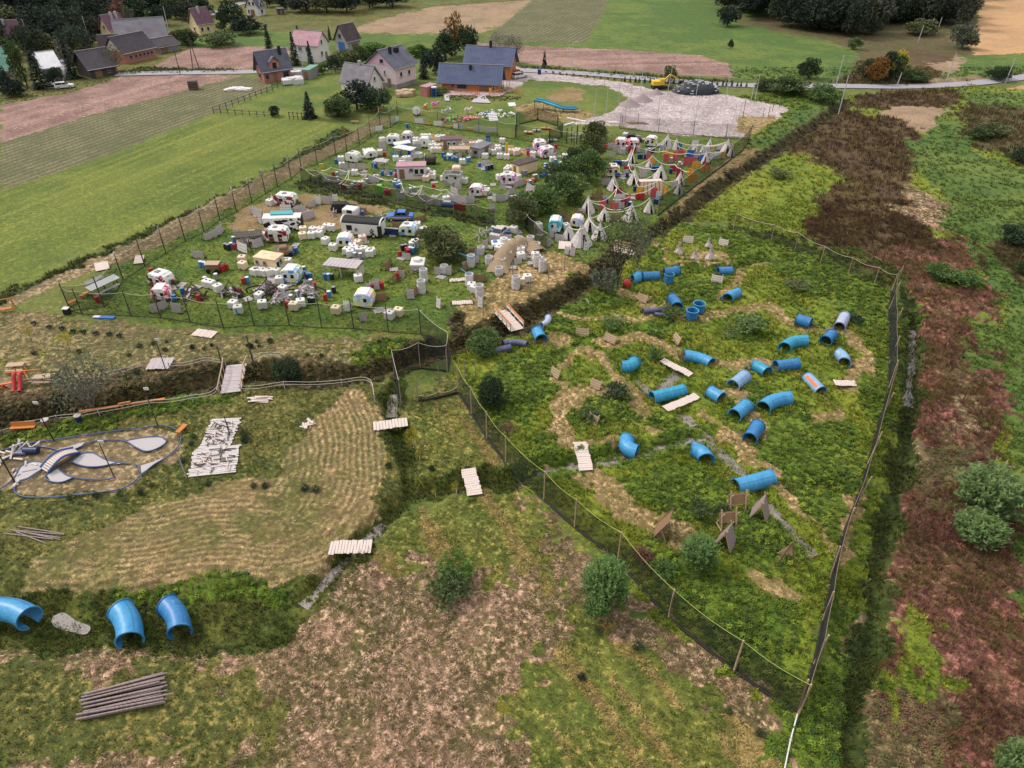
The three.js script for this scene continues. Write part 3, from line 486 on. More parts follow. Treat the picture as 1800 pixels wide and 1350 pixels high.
// prototypes are 1 m tall and 1 m wide: [trunk, crown]
const TREE = {};
const kinds = {
  round: () => [join([cyl(0.035, 0.02, 0.5), ...limbs(5, 0.25, 0.75, 0.35, 0.016)]), foliage(blobsRound(13, 0.56, 0.16, 0.98), 2000, 0.085, { shell: 0.6, tone: 0.35 })],
  tall: () => [join([cyl(0.025, 0.012, 0.85), ...limbs(6, 0.3, 0.9, 0.3, 0.012)]), foliage(Array.from({ length: 13 }, (_, i) => [rr(-0.22, 0.22), 0.2 + i * 0.06, rr(-0.22, 0.22), rr(0.14, 0.26), rr(0.09, 0.14)]), 1300, 0.07, { shell: 0.35 })],
  sparse: () => [join([cyl(0.02, 0.012, 0.5), ...limbs(12, 0.08, 0.95, 0.45, 0.012), ...limbs(10, 0.02, 0.85, 0.5, 0.01)]), foliage(blobsRound(16, 0.5, 0.3, 0.97), 1500, 0.035, { shell: 0.2 })],
  fir: () => {
    const t = [], c = []; for (let l = 0; l < 15; l++) { const y = 0.06 + l * 0.064, R = 0.5 * Math.pow(1 - l / 15.5, 0.85); const n = Math.round(10 + 20 * (1 - l / 15)); for (let i = 0; i < n; i++) { const a = rnd() * 6.283, r = R * rr(0.65, 1.12), dy = -0.06 * rr(0.3, 1.3), w = 0.055 * rr(0.7, 1.4); for (const [o, k] of [[0.1, 0], [0.5, 0.02]]) { t.push(Math.cos(a) * r * o - Math.sin(a) * w, y + k, Math.sin(a) * r * o + Math.cos(a) * w, Math.cos(a) * r * o + Math.sin(a) * w, y + k, Math.sin(a) * r * o - Math.cos(a) * w, Math.cos(a) * r, y + dy + 0.01, Math.sin(a) * r); const q = rr(0.75, 1.25); for (let j = 0; j < 3; j++) c.push(q, q, q); } } }
    return [cyl(0.03, 0.006, 0.97), soup(t, c)];
  },
  column: () => [cyl(0.05, 0.01, 0.9), foliage(Array.from({ length: 9 }, (_, i) => [0, 0.08 + i * 0.1, 0, 0.46 * (1 - i * 0.085), 0.1]), 500, 0.12, { up: 1.2, shell: 0.6 })],
  bush: () => [join(limbs(7, 0.02, 0.7, 0.4, 0.02)), foliage(blobsRound(18, 0.5, 0.08, 0.85), 3800, 0.06, { up: 0.8, shell: 0.6, tone: 0.5 })],
  willow: () => [join(limbs(9, 0.02, 0.7, 0.4, 0.014)), (() => { const t = [], c = []; for (let i = 0; i < 520; i++) { const a = rnd() * 6.283, r = 0.42 * Math.sqrt(rnd()), sp = rr(0.3, 0.95), x = Math.cos(a) * r, z = Math.sin(a) * r, y = rr(0.25, 0.85) * (1 - r * r * 1.6), lx = Math.cos(a) * r * 0.55 + rr(-0.12, 0.12), lz = Math.sin(a) * r * 0.55 + rr(-0.12, 0.12), q0 = rr(0.75, 1.3); for (let j = 0; j < 7; j++) { const f = j / 7, px = x + lx * f * sp, py = y + 0.24 * f * (1.5 - sp), pz = z + lz * f * sp, b = rnd() * 6.283, L = 0.075, w = 0.02; t.push(px - Math.sin(b) * w, py, pz + Math.cos(b) * w, px + Math.sin(b) * w, py, pz - Math.cos(b) * w, px + Math.cos(b) * L, py + rr(0.02, 0.06), pz + Math.sin(b) * L); for (let k = 0; k < 3; k++) c.push(q0, q0, q0); } } return soup(t, c); })()],
  mound: () => [join(limbs(5, 0.02, 0.5, 0.3, 0.02)), foliage(blobsRound(10, 0.5, 0.05, 0.7), 900, 0.09, { up: 0.3, shell: 0.6 })],
};
for (const k of Object.keys(kinds)) TREE[k] = [kinds[k](), kinds[k](), kinds[k]()];
const leafMat = (r, g, b) => mat({ color: srgb(r, g, b), vertexColors: true, roughness: 0.9 });
const LEAF = { dark: leafMat(50, 70, 44), deep: leafMat(36, 54, 44), mid: leafMat(74, 92, 50), olive: leafMat(92, 100, 62), pale: leafMat(116, 122, 76), autumn: leafMat(128, 92, 40), rust: leafMat(122, 88, 74), grey: leafMat(96, 104, 86), willow: leafMat(84, 112, 56), fresh: leafMat(86, 118, 46), bluegreen: leafMat(92, 116, 64), yellow: leafMat(176, 164, 50), fir: leafMat(34, 50, 36), smoke: leafMat(112, 108, 96), wood: leafMat(52, 62, 52) };
const bark = col(74, 62, 52, 0.95), barkGrey = col(120, 112, 104, 0.95);
const depr = (py) => PITCH + Math.atan((py - 675) / FOCAL);
// a tree whose foot is at a place in the photograph; width and height in its pixels
function tree(kind, px, py, wpx, hpx, tint, label, group, category = 'tree') {
  const m = mpp(px, py), w = wpx * m, h = hpx * m / Math.cos(depr(py)), v = TREE[kind][Math.floor(rnd() * 3)], p = on(px, py);
  const t = thing({ fir: 'fir_tree', column: 'conifer_shrub', bush: 'bush', willow: 'bush', mound: 'bush', sparse: 'sparse_tree' }[kind] || 'tree', label, category, p, rnd() * 6.283, group);
  for (const [n, g, mt] of [['trunk', v[0], tint === 'smoke' || tint === 'grey' ? barkGrey : bark], ['crown', v[1], LEAF[tint]]]) { const q = mesh(n, g, mt, t); q.scale.set(w, h, w); }
  return t;
}

// ------------------------------------------------------------------ places: key = a window of the photograph, x and y in that window
const WIN = { A: [0, 0, 1], a: [0, 0, 5], b: [360, 0, 5], c: [700, 40, 5], d: [1040, 0, 4.5], e: [1400, 0, 4.5], f: [530, 180, 6.667], g: [760, 180, 6.667], h: [1000, 200, 5.625], i: [100, 320, 5.193], j: [380, 320, 5.193], k: [650, 340, 5.193], l: [850, 340, 5.193], m: [0, 540, 3.971], n: [400, 540, 3.971], o: [800, 540, 4.22], p: [1060, 400, 6.667], q: [1050, 580, 6.136], r: [1320, 500, 4.5], s: [1050, 760, 4.5], t: [0, 860, 3.069], u: [1000, 950, 3.376], v: [680, 160, 4.286] };
const px = (k, x, y) => [WIN[k][0] + x / WIN[k][2], WIN[k][1] + y / WIN[k][2]];
const PT = (k, x, y, h = 0) => at(...px(k, x, y), h);
const ON = (k, x, y) => g0(PT(k, x, y));
const turnOf = (A, B) => Math.atan2(-(B.z - A.z), B.x - A.x);
const span = (k, x1, y1, x2, y2) => { const A = ON(k, x1, y1), B = ON(k, x2, y2); return { A, B, mid: g0(A.clone().add(B).multiplyScalar(0.5)), len: A.distanceTo(B), turn: turnOf(A, B), px: px(k, (x1 + x2) / 2, (y1 + y2) / 2) }; };

// what stands near what, so that every label can say where its thing is
const MARKS = [
  ['outer netting corner gate', 128, 540], ['left maroon caravan', 284, 490], ['yellow box trailer', 476, 475], ['black swirl billboard', 500, 405], ['black roofed bus', 640, 415], ['blue striped camper', 510, 498], ['blue and yellow painted car', 703, 382],
  ['dark green bush island', 780, 435], ['roofed timber shelter', 605, 480], ['lower pastel caravan', 638, 540], ['brown netting tunnel', 900, 470], ['white mock tank', 875, 430], ['handrail gully bridge', 895, 565], ['white flat roofed hut', 738, 470],
  ['pink shop container', 728, 305], ['cream boxy shed', 930, 300], ['white open topped enclosure', 795, 320], ['grey shed with tin roof', 850, 270], ['purple painted caravans', 960, 275], ['back row of campers', 715, 255], ['long grey wooden shack', 795, 257], ['yellow upright board', 893, 265], ['blue slanted roof stall', 705, 275],
  ['striped pole lodge', 1145, 330], ['white and teal van', 975, 405], ['red yellow camper', 1077, 310], ['gully path netting', 1260, 300], ['caravan painted blue and yellow', 1142, 255], ['big bare bush', 1090, 460],
  ['ring of small tipis', 1225, 440], ['first tube passage', 1180, 490], ['grey corrugated pipes', 1155, 548], ['pair of standing blue rings', 1225, 548], ['right board bridge', 1480, 678], ['rusty orange streaked tube', 1435, 670], ['crossing plank bridges', 1190, 690], ['wooden lean-to village', 1290, 910], ['ditch side bent tube', 1110, 780], ['small pond', 110, 1080], ['long pole stack', 225, 1225], ['kart loop', 150, 810], ['plank maze floor', 380, 790], ['wooden footbridge', 408, 665],
  ['brick house', 465, 120], ['timber clubhouse', 835, 130], ['gravel yard', 1200, 190], ['picnic benches', 60, 690],
];
const pending = [];
const NUM = ['zero', 'one', 'two', 'three', 'four', 'five', 'six', 'seven', 'eight', 'nine', 'ten', 'eleven', 'twelve'];
const ORD = ['', 'leftmost', 'second', 'third', 'fourth', 'fifth', 'sixth', 'seventh', 'eighth', 'ninth', 'tenth', 'eleventh', 'twelfth'];
function later(o, look, plural, p, mark) { pending.push({ o, look, plural, p, mark }); return o; }
function labelAll() {
  const sets = new Map();
  for (const q of pending) {
    let best = q.mark; if (!best) { let bd = 1e9; for (const [n, x, y] of MARKS) { const d = Math.hypot(q.p[0] - x, (q.p[1] - y) * 1.5); if (d < bd) { bd = d; best = n; } } }
    const k = q.look + '|' + best; if (!sets.has(k)) sets.set(k, []); sets.get(k).push(q); q.best = best;
  }
  for (const list of sets.values()) {
    list.sort((a, b) => a.p[0] - b.p[0]);
    const n = list.length;
    list.forEach((q, i) => {
      q.o.userData.label = n === 1 ? `${q.look} near ${q.best}` : `${i === n - 1 ? 'rightmost' : i === 0 ? 'leftmost' : (ORD[i + 1] || (i + 1) + ([, 'st', 'nd', 'rd'][i > 19 ? (i + 1) % 10 : 0] || 'th')) + ' from left'} of ${NUM[n] || n} ${q.plural} near ${q.best}`;
      q.o.userData.group = q.plural;
    });
  }
}
function place(proto, look, plural, k, x, y, turn = rnd() * 6.28, mark) { const o = copyOf(proto, '', ON(k, x, y), turn); return later(o, look, plural, px(k, x, y), mark); }
const protoOf = (name, category, build) => { const o = new THREE.Group(); o.name = name; o.userData = { label: '', category }; build(o); return o; };

// ------------------------------------------------------------------ builders
// netting on posts: [k,x,y] of each post foot, height, veil
const netMat = mat({ color: srgb(22, 27, 25), roughness: 0.95, transparent: true, opacity: 0.5 }), netThin = mat({ color: srgb(30, 36, 32), roughness: 0.95, transparent: true, opacity: 0.24 });
function netFence(label, feet, height, { veil = netMat, post = M.poleWood, rope = M.rope, hem = true, r = 0.06, lean = 0, flags = [], extra = 0, closed = false } = {}) {
  const P = feet.map(([k, x, y]) => ON(k, x, y)), t = thing('net_fence', label, 'netting fence', P[0]);
  const loc = (v) => v.clone().sub(P[0]), tops = P.map((p) => p.clone().add(V(0, height * rr(0.97, 1.05), 0)));
  if (post) P.forEach((p, i) => { const q = mesh('post', rod(loc(p).add(V(0, -0.2, 0)), loc(tops[i]).add(V(rr(-lean, lean), extra * rnd() + 0.1, rr(-lean, lean))), r, r * 0.75), post, t); if (flags[i]) mesh('flag', box(0.06, 0.9, 0.4, loc(tops[i]).x, loc(tops[i]).y + 0.2, loc(tops[i]).z), flags[i], q); });
  for (let i = 0; i + 1 < P.length; i++) {
    const a = loc(P[i]), b = loc(P[i + 1]), c = loc(tops[i]), d = loc(tops[i + 1]), pos = [], idx = [], N = 8, R = 4, out = V(-(b.z - a.z), 0, b.x - a.x).normalize(), ph = rnd() * 6;
    for (let u = 0; u <= N; u++) for (let v = 0; v <= R; v++) { const f = u / N, lo = a.clone().lerp(b, f), sag = 0.28 * Math.sin(Math.PI * f); const gy = groundY(lo.x + P[0].x, lo.z + P[0].z) - P[0].y; const hi = c.clone().lerp(d, f); const q = V(lo.x, lerp(gy + 0.02, hi.y - sag, v / R), lo.z).addScaledVector(out, Math.sin(Math.PI * v / R) * 0.12 * Math.sin(f * 9 + ph)); pos.push(q.x, q.y, q.z); }
    for (let u = 0; u < N; u++) for (let v = 0; v < R; v++) { const s = u * (R + 1) + v; idx.push(s, s + R + 1, s + 1, s + 1, s + R + 1, s + R + 2); }
    const g = new THREE.BufferGeometry(); g.setAttribute('position', new THREE.Float32BufferAttribute(pos, 3)); g.setIndex(idx); g.computeVertexNormals(); mesh('net', g, veil, t);
    const line = (h, sag) => Array.from({ length: 9 }, (_, j) => { const f = j / 8, p = a.clone().lerp(b, f); p.y = h === 0 ? groundY(p.x + P[0].x, p.z + P[0].z) - P[0].y + 0.1 : lerp(c.y, d.y, f) - sag * Math.sin(Math.PI * f); return p; });
    if (rope) mesh('top_rope', tube(line(1, 0.28), 0.018, 10, 4), rope, t);
    if (hem) mesh('hem', tube(line(0, 0), veil === netThin ? 0.05 : 0.12, 10, 5), veil === netThin ? M.darkWood : M.black, t);
  }
  return t;
}
// a sagging line between points that have a height
function garland(label, pts, r, m, sag = 0.8, name = 'garland', category = 'tape garland') {
  const P = pts.map(([k, x, y, h]) => PT(k, x, y, h)), g = [];
  for (let i = 0; i + 1 < P.length; i++) { const n = 10, L = []; for (let j = 0; j <= n; j++) { const f = j / n, p = P[i].clone().lerp(P[i + 1], f); p.y -= sag * 4 * f * (1 - f) * Math.min(1, P[i].distanceTo(P[i + 1]) / 9); L.push(p); } g.push(tube(L, r, 14, 4)); }
  return solo(name, label, category, join(g), m);
}
// boards laid side by side on two bearers
function deck(name, label, category, k, x1, y1, x2, y2, width, { m = M.paleWood, n, lift = 0.12, gap = 0.03, ragged = 0.06, arch = 0, bearers = true } = {}) {
  const s = span(k, x1, y1, x2, y2), A = s.A.clone(), B = s.B.clone(); A.y = Math.max(A.y, -0.1); B.y = Math.max(B.y, -0.1);
  const L = Math.hypot(B.x - A.x, B.z - A.z), t = thing(name, label, category, V((A.x + B.x) / 2, (A.y + B.y) / 2 + lift, (A.z + B.z) / 2), s.turn);
  n ||= Math.max(5, Math.round(L / 0.3)); const w = L / n;
  const kinds = [0, 1, 2].map(() => new THREE.BoxGeometry(w - gap, 0.05, width));
  for (let i = 0; i < n; i++) { const x = -L / 2 + (i + 0.5) * w, q = mesh('plank', kinds[i % 3], m, t); q.position.set(x, arch * (1 - (2 * x / L) ** 2) + rr(-0.012, 0.012), rr(-ragged, ragged)); q.rotation.y = rr(-0.025, 0.025); q.rotation.z = arch ? -8 * arch * x / L / L : 0; q.scale.z = rr(0.97, 1.03); }
  if (bearers) for (const z of [-0.35, 0.35]) mesh('bearer', box(L * 0.98, 0.12, 0.1, 0, -0.09, z * width), M.darkWood, t);
  t.userData.span = L; return t;
}
// a low wall of level boards on posts with props behind
function plankWall(k, x1, y1, x2, y2, h, { m = M.greyWood, lean = 0, props = true, look = 'grey plank barricade', plural = 'grey plank barricades', mark, boards, fine = true, posts = true } = {}) {
  const s = span(k, x1, y1, x2, y2), t = thing('plank_barricade', '', 'barricade', s.mid, s.turn), L = Math.max(0.6, s.len), n = boards || Math.max(3, Math.round(h / 0.26)), dz = Math.sin(lean) * h, hy = Math.cos(lean) * h;
  const g = []; for (let i = 0; i < n; i++) { const f = (i + 0.5) / n; g.push(box(L * rr(0.96, 1.02), hy / n * 0.86, 0.045, rr(-0.04, 0.04), f * hy + 0.06, -f * dz + rr(-0.01, 0.01), 0, -lean)); }
  if (fine) mesh('panel', join(g), m, t).userData.kind = 'stuff'; else g.forEach((q) => mesh('plank', q, m, t));
  if (posts) for (const x of [-0.42, 0.42]) mesh('post', beam(V(x * L, -0.1, -0.06), V(x * L, hy + rr(0.08, 0.3), -dz - 0.06), 0.09, 0.09), m, t);
  if (props) for (const x of [-0.36, 0.36]) mesh('brace', beam(V(x * L, 0, -0.9 - dz * 0.2), V(x * L, hy * 0.8, -dz * 0.8 - 0.07), 0.08, 0.07), m, t);
  return later(t, look, plural, s.px, mark);
}
// half pipes and bends of a water slide; the two points are the middles of its mouths
const shellTex = (base, a, b) => mat({ map: tex(128, 128, (x, w, h) => { x.fillStyle = base; x.fillRect(0, 0, w, h); speckle(x, w, h, 260, [a, b, a], 2, 14, 0.3); for (let i = 0; i < 46; i++) { x.globalAlpha = rr(0.06, 0.3); x.fillStyle = ['#c9dbe4', '#6f7a66', '#8a8470', a][i % 4]; x.fillRect(rnd() * w, rnd() * h, rr(2, 26), rr(1, 4)); } x.globalAlpha = 1; speckle(x, w, h, 90, ['#77745f', '#b9cdd6'], 1, 3, 0.5); }), roughness: 0.42 });
const SHELL = { blue: shellTex('#3a8ec4', '#63aed6', '#2c76a8'), deep: shellTex('#2b74b0', '#4a8fc4', '#225d92'), pale: shellTex('#7fa3c8', '#a3bcd8', '#5f8bb8'), lilac: shellTex('#a9aecb', '#c3c5da', '#7d95c0'), teal: shellTex('#2b8fb8', '#55aecb', '#2177a0'), slate: shellTex('#56597c', '#6b6d8c', '#44476a') };
function tubeShell(k, x1, y1, x2, y2, dia, { bend = 0, arc = 262, m = 'blue', look = 'blue water slide tube', plural = 'blue water slide tubes', mark, flange = true, ribs = 1, name = 'slide_tube', category = 'slide tube', stripe } = {}) {
  const r = dia / 2, a0 = PT(k, x1, y1, r * 0.75), b0 = PT(k, x2, y2, r * 0.75), s = { mid: a0.clone().add(b0).multiplyScalar(0.5), px: px(k, (x1 + x2) / 2, (y1 + y2) / 2) };
  s.mid.y = Math.max(-0.25, groundY(s.mid.x, s.mid.z)); const L = a0.distanceTo(b0), turn = turnOf(a0, b0), t = thing(name, '', category, s.mid, turn);
  const half = arc / 2 * Math.PI / 180, cy = arc > 350 ? r : -r * Math.cos(half) - 0.05;
  const centre = (u) => V((u - 0.5) * L, cy, bend * (1 - (2 * u - 1) ** 2));
  const dirAt = (u) => centre(u + 0.01).sub(centre(u - 0.01)).normalize();
  const sweep = (u0, u1, r0, r1, nu, th0 = -half, th1 = half, cap = true) => { // a curved wall from radius r0 to r1
    const pos = [], idx = [], N = 26; for (const R of [r1, r0]) for (let i = 0; i <= nu; i++) { const u = lerp(u0, u1, i / nu), c = centre(u), d = dirAt(u), side = V(-d.z, 0, d.x); for (let j = 0; j <= N; j++) { const th = lerp(th0, th1, j / N), q = c.clone().addScaledVector(side, R * Math.sin(th)).add(V(0, R * Math.cos(th), 0)); pos.push(q.x, q.y, q.z); } }
    const W = N + 1, S = (nu + 1) * W; for (const o of [0, S]) for (let i = 0; i < nu; i++) for (let j = 0; j < N; j++) { const q = o + i * W + j; if (o) idx.push(q, q + 1, q + W, q + 1, q + W + 1, q + W); else idx.push(q, q + W, q + 1, q + 1, q + W, q + W + 1); }
    if (cap) for (const i of [0, nu]) for (let j = 0; j < N; j++) { const q = i * W + j; if (i) idx.push(q, q + S, q + 1, q + 1, q + S, q + S + 1); else idx.push(q, q + 1, q + S, q + 1, q + S + 1, q + S); }
    const g = new THREE.BufferGeometry(); g.setAttribute('position', new THREE.Float32BufferAttribute(pos, 3)); const uv = []; for (let i = 0; i < pos.length; i += 3) uv.push(pos[i] * 0.4, (pos[i + 1] + pos[i + 2]) * 0.4); g.setAttribute('uv', new THREE.Float32BufferAttribute(uv, 2)); g.setIndex(idx); return toCreasedNormals(g, 0.6);
  };
  mesh('shell', sweep(0, 1, r - 0.03, r, 14), SHELL[m], t);
  if (flange) for (const [u, v] of [[0, 0.012], [0.988, 1]]) mesh('flange', sweep(u, v, r - 0.04, r + 0.085, 1), SHELL[m === 'lilac' ? 'pale' : m], t);
  if (ribs) mesh('seam', sweep(0.02, 0.98, r - 0.01, r + 0.03, 14, 0.52, 0.56), SHELL.deep, t);
  if (stripe) mesh('stripe', sweep(0.12, 0.9, r, r + 0.012, 10, -0.95, -0.45), stripe, t);
  return later(t, look, plural, s.px, mark);
}
// open ended ring standing upright
const ringGeo = (r, h, w) => new THREE.LatheGeometry([[r - w, 0], [r, 0], [r, h - 0.02], [r - 0.02, h], [r - w, h], [r - w, 0]].map(([x, y]) => new THREE.Vector2(x, y)), 28);
// white tanks, drums, concrete rings
const tankBody = new RoundedBoxGeometry(1.12, 1.02, 1, 3, 0.13).translate(0, 0.55, 0), tankLid = cyl(0.13, 0.13, 0.06, 0, 1.05, 0, 12), tankTap = join([cyl(0.06, 0.06, 0.12, 0, 0.12, 0.52, 8)]), tankRib = join([box(1.14, 0.05, 1.02, 0, 0.38, 0), box(1.14, 0.05, 1.02, 0, 0.72, 0)]);
const makeTank = (m) => protoOf('water_tank', 'tank', (o) => { mesh('tank_body', tankBody, m, o); mesh('lid', tankLid, M.black, o); mesh('valve', tankTap, M.black, o); });
const TANK = { w: makeTank(M.whitePlastic), c: makeTank(M.creamPlastic), p: makeTank(M.pinkPlastic) };
const drumGeo = new THREE.LatheGeometry([[0, 0], [0.27, 0], [0.29, 0.03], [0.29, 0.27], [0.305, 0.3], [0.29, 0.33], [0.29, 0.56], [0.305, 0.59], [0.29, 0.62], [0.29, 0.86], [0.3, 0.88], [0.29, 0.9], [0.27, 0.88], [0, 0.88]].map(([x, y]) => new THREE.Vector2(x, y)), 16);
const makeDrum = (m, lid) => protoOf('drum', 'drum', (o) => { mesh('drum_body', drumGeo, m, o); mesh('lid', cyl(0.26, 0.26, 0.012, 0, 0.885, 0, 16), lid, o); });
const DRUM = { b: [makeDrum(M.blueDrum, M.lightDrum), 'blue plastic drum', 'blue plastic drums'], l: [makeDrum(M.lightDrum, M.white), 'light blue drum', 'light blue drums'], r: [makeDrum(M.redDrum, M.redDrum), 'red drum', 'red drums'], k: [makeDrum(M.blackDrum, M.greyDrum), 'black drum', 'black drums'], g: [makeDrum(M.greyDrum, M.white), 'grey drum', 'grey drums'], d: [makeDrum(M.darkDrum, M.blueDrum), 'navy blue drum', 'navy blue drums'] };
function ringTower(k, x, y, n, look = 'white concrete ring tower', plural = 'white concrete ring towers', r = 0.55, h = 0.62) {
  const t = thing('ring_tower', '', 'concrete ring', ON(k, x, y), rnd() * 6), g = ringGeo(r, h - 0.02, 0.09); for (let i = 0; i < n; i++) { const q = mesh('concrete_ring', g, M.concrete, t); q.position.set(rr(-0.03, 0.03), i * h, rr(-0.03, 0.03)); }
  return later(t, look, plural, px(k, x, y));
}
// painted caravans and vans: front lower edge A to B, depth behind
function paintTex(base, cols, n = 26, r = [12, 60]) {
  return mat({ roughness: 0.5, map: tex(256, 256, (x, w, h) => { x.fillStyle = base; x.fillRect(0, 0, w, h); for (let i = 0; i < n; i++) { x.fillStyle = cols[i % cols.length]; x.beginPath(); const cx = rnd() * w, cy = rnd() * h, R = rr(...r); for (let a = 0; a < 7; a++) { const q = R * rr(0.4, 1.2), b = a / 7 * 6.283; x[a ? 'lineTo' : 'moveTo'](cx + q * Math.cos(b) * 1.3, cy + q * Math.sin(b)); } x.closePath(); x.fill(); } speckle(x, w, h, 160, ['#8d857c', '#c9c3bc'], 1, 4, 0.4); }, [0.3, 0.3]) });
}
const COAT = {
  maroon: paintTex('#e9e4e2', ['#8c2336', '#63b7b0', '#8c2336', '#e9e4e2'], 34), pastel: paintTex('#dfe3ea', ['#a9c6e8', '#d9c0de', '#e8dc78', '#8fd0dc']), lime: paintTex('#e2e6e8', ['#d8e04a', '#5d9fd8', '#e4e8ee', '#86c4e6']), pinkred: paintTex('#ead6da', ['#c23a55', '#e98aa8', '#f1e4e4', '#c23a55']), purple: paintTex('#ecdfe6', ['#b46fb8', '#e3a2c4', '#f4ecf0', '#3a3550']), bands: paintTex('#e7dfd2', ['#c0453e', '#e0b53c', '#3c62a8', '#efe6d8']), bluey: paintTex('#e8e6e4', ['#2f5d9c', '#e8c640', '#efeeec']), white: paintTex('#e7e4e2', ['#d3cec8', '#efeceb', '#bfc8a8']), swirl: paintTex('#eeeceb', ['#141416', '#141416', '#eeeceb', '#141416'], 60, [8, 26]), teal: paintTex('#7cc7d6', ['#46aec4', '#e6eaec', '#7fcfe0', '#46aec4'], 34), stone: paintTex('#c9c4c0', ['#a19b98', '#dcd7d3', '#8b8685'], 60, [6, 20]), pinkwall: paintTex('#e4cfd0', ['#d9bfc2', '#efe0e0'], 20), graffiti: paintTex('#d9ccd4', ['#c77fa8', '#2b2b30', '#efe9ee', '#9a8fb0'], 40, [6, 22]),
};
function caravan(look, k, x1, y1, x2, y2, depth, h, coat, { label, windows = [0.28, 0.7], door = 0.5, ends = true, round = 0.45, roof = M.white, name = 'caravan', category = 'caravan', open = 0, wheels = true } = {}) {
  const s = span(k, x1, y1, x2, y2), L = Math.max(1.6, s.len), t = thing(name, label || look, category, s.A.clone().lerp(s.B, 0.5), s.turn), z0 = -depth / 2, y0 = 0.35;
  h *= 0.86; const prof = [[-L / 2 + 0.12, y0], [L / 2 - 0.12, y0], [L / 2, y0 + h * 0.35], [L / 2 - round * 0.35, h - 0.18], [L / 2 - round, h], [-L / 2 + round, h], [-L / 2 + round * 0.35, h - 0.18], [-L / 2, y0 + h * 0.35]];
  mesh('body', extrude(prof, depth - 0.16, 0.08).translate(0, 0, z0), COAT[coat], t);
  const rw = (L - 2 * round) * 0.98; if (roof) { const q = mesh('roof', new RoundedBoxGeometry(rw, 0.1, depth * 0.94, 2, 0.04).translate(0, h + 0.1, z0), roof, t); if (L > 2.4) mesh('roof_hatch', box(0.6, 0.12, 0.6, rr(-0.3, 0.3), h + 0.2, z0), M.grey, q); }
  for (const u of windows) { const w = mesh('window', new RoundedBoxGeometry(Math.min(0.9, L * 0.24), 0.62, 0.05, 2, 0.02).translate((u - 0.5) * L, h * 0.62, 0.015), M.white, t); mesh('pane', box(Math.min(0.9, L * 0.24) - 0.12, 0.5, 0.03, (u - 0.5) * L, h * 0.62, 0.035), M.glass, w); }
  if (door) { const d = mesh('door', box(0.6, h * 0.66, 0.04, (door - 0.5) * L, y0 + h * 0.34, 0.02), M.white, t); mesh('handle', box(0.05, 0.12, 0.05, (door - 0.5) * L + 0.22, y0 + h * 0.33, 0.05), M.black, d); }
  if (ends) for (const e of [-1, 1]) mesh('window', box(0.04, 0.55, depth * 0.62, e * (L / 2 - round * 0.17), h * 0.66, z0, 0, 0, e * 0.12), M.glass, t);
  if (wheels) for (const z of [-0.12, -depth + 0.12]) { const w = mesh('wheel', new THREE.CylinderGeometry(0.3, 0.3, 0.18, 14).rotateX(Math.PI / 2).translate(0.1, 0.3, z), M.rubber, t); mesh('rim', new THREE.CylinderGeometry(0.15, 0.15, 0.2, 10).rotateX(Math.PI / 2).translate(0.1, 0.3, z), M.galv, w); }
  return t;
}
// a car: side profile with cabin, glass, wheels, lamps
function car(label, k, x1, y1, x2, y2, body, { flip = false, estate = false, name = 'parked_car', stripe, len = 4.2 } = {}) {
  const s = span(k, x1, y1, x2, y2), t = thing(name, label, 'car', s.mid, s.turn + (flip ? Math.PI : 0)), W = 1.65, L = len, q = L / 4.2;
  const low = [[-2.1, 0.32], [2.1, 0.32], [2.12, 0.62], [1.95, 0.78], [0.95, 0.9], [-1.7, 0.92], [-2.08, 0.86]].map(([x, y]) => [x * q, y]);
  mesh('body', extrude(low, W - 0.12, 0.06), body, t);
  const cab = (estate ? [[-1.98, 0.9], [0.95, 0.9], [0.3, 1.4], [-1.85, 1.45]] : [[-1.6, 0.9], [0.95, 0.9], [0.25, 1.4], [-0.95, 1.42]]).map(([x, y]) => [x * q, y]);
  const c = mesh('cabin', extrude(cab.map(([x, y]) => [x * 0.97, y]), W - 0.34, 0.05), M.glass, t);
  mesh('roof', new RoundedBoxGeometry((estate ? 2.1 : 1.25) * q, 0.07, W - 0.26, 2, 0.03).translate((estate ? -0.78 : -0.35) * q, 1.475, 0), body, t);
  for (const x of [0.62, -0.35, estate ? -1.75 : -1.2]) for (const z of [-1, 1]) mesh('pillar', beam(V(x * q + (x > 0 ? 0.28 : x < -1 ? -0.22 : 0), 0.92, z * (W / 2 - 0.1)), V((x > 0 ? 0.3 : x < -1 ? x + (estate ? 0 : 0.3) : x) * q, 1.45, z * (W / 2 - 0.16)), 0.08, 0.05), body, c);
  for (const x of [-1.3, 1.3]) for (const z of [-1, 1]) { const w = mesh('wheel', new THREE.CylinderGeometry(0.31, 0.31, 0.2, 16).rotateX(Math.PI / 2).translate(x * q, 0.31, z * (W / 2 - 0.08)), M.rubber, t); mesh('rim', new THREE.CylinderGeometry(0.18, 0.18, 0.22, 12).rotateX(Math.PI / 2).translate(x * q, 0.31, z * (W / 2 - 0.08)), M.galv, w); }
  for (const z of [-0.58, 0.58]) { mesh('headlight', box(0.08, 0.14, 0.3, 2.08 * q, 0.68, z), M.white, t); mesh('tail_light', box(0.08, 0.16, 0.2, -2.12 * q, 0.7, z), M.red, t); }
  if (stripe) for (const z of [-1, 1]) mesh('stripe', box(3.6 * q, 0.2, 0.02, 0, 0.66, z * (W / 2 + 0.005)), stripe, t);
  return t;
}
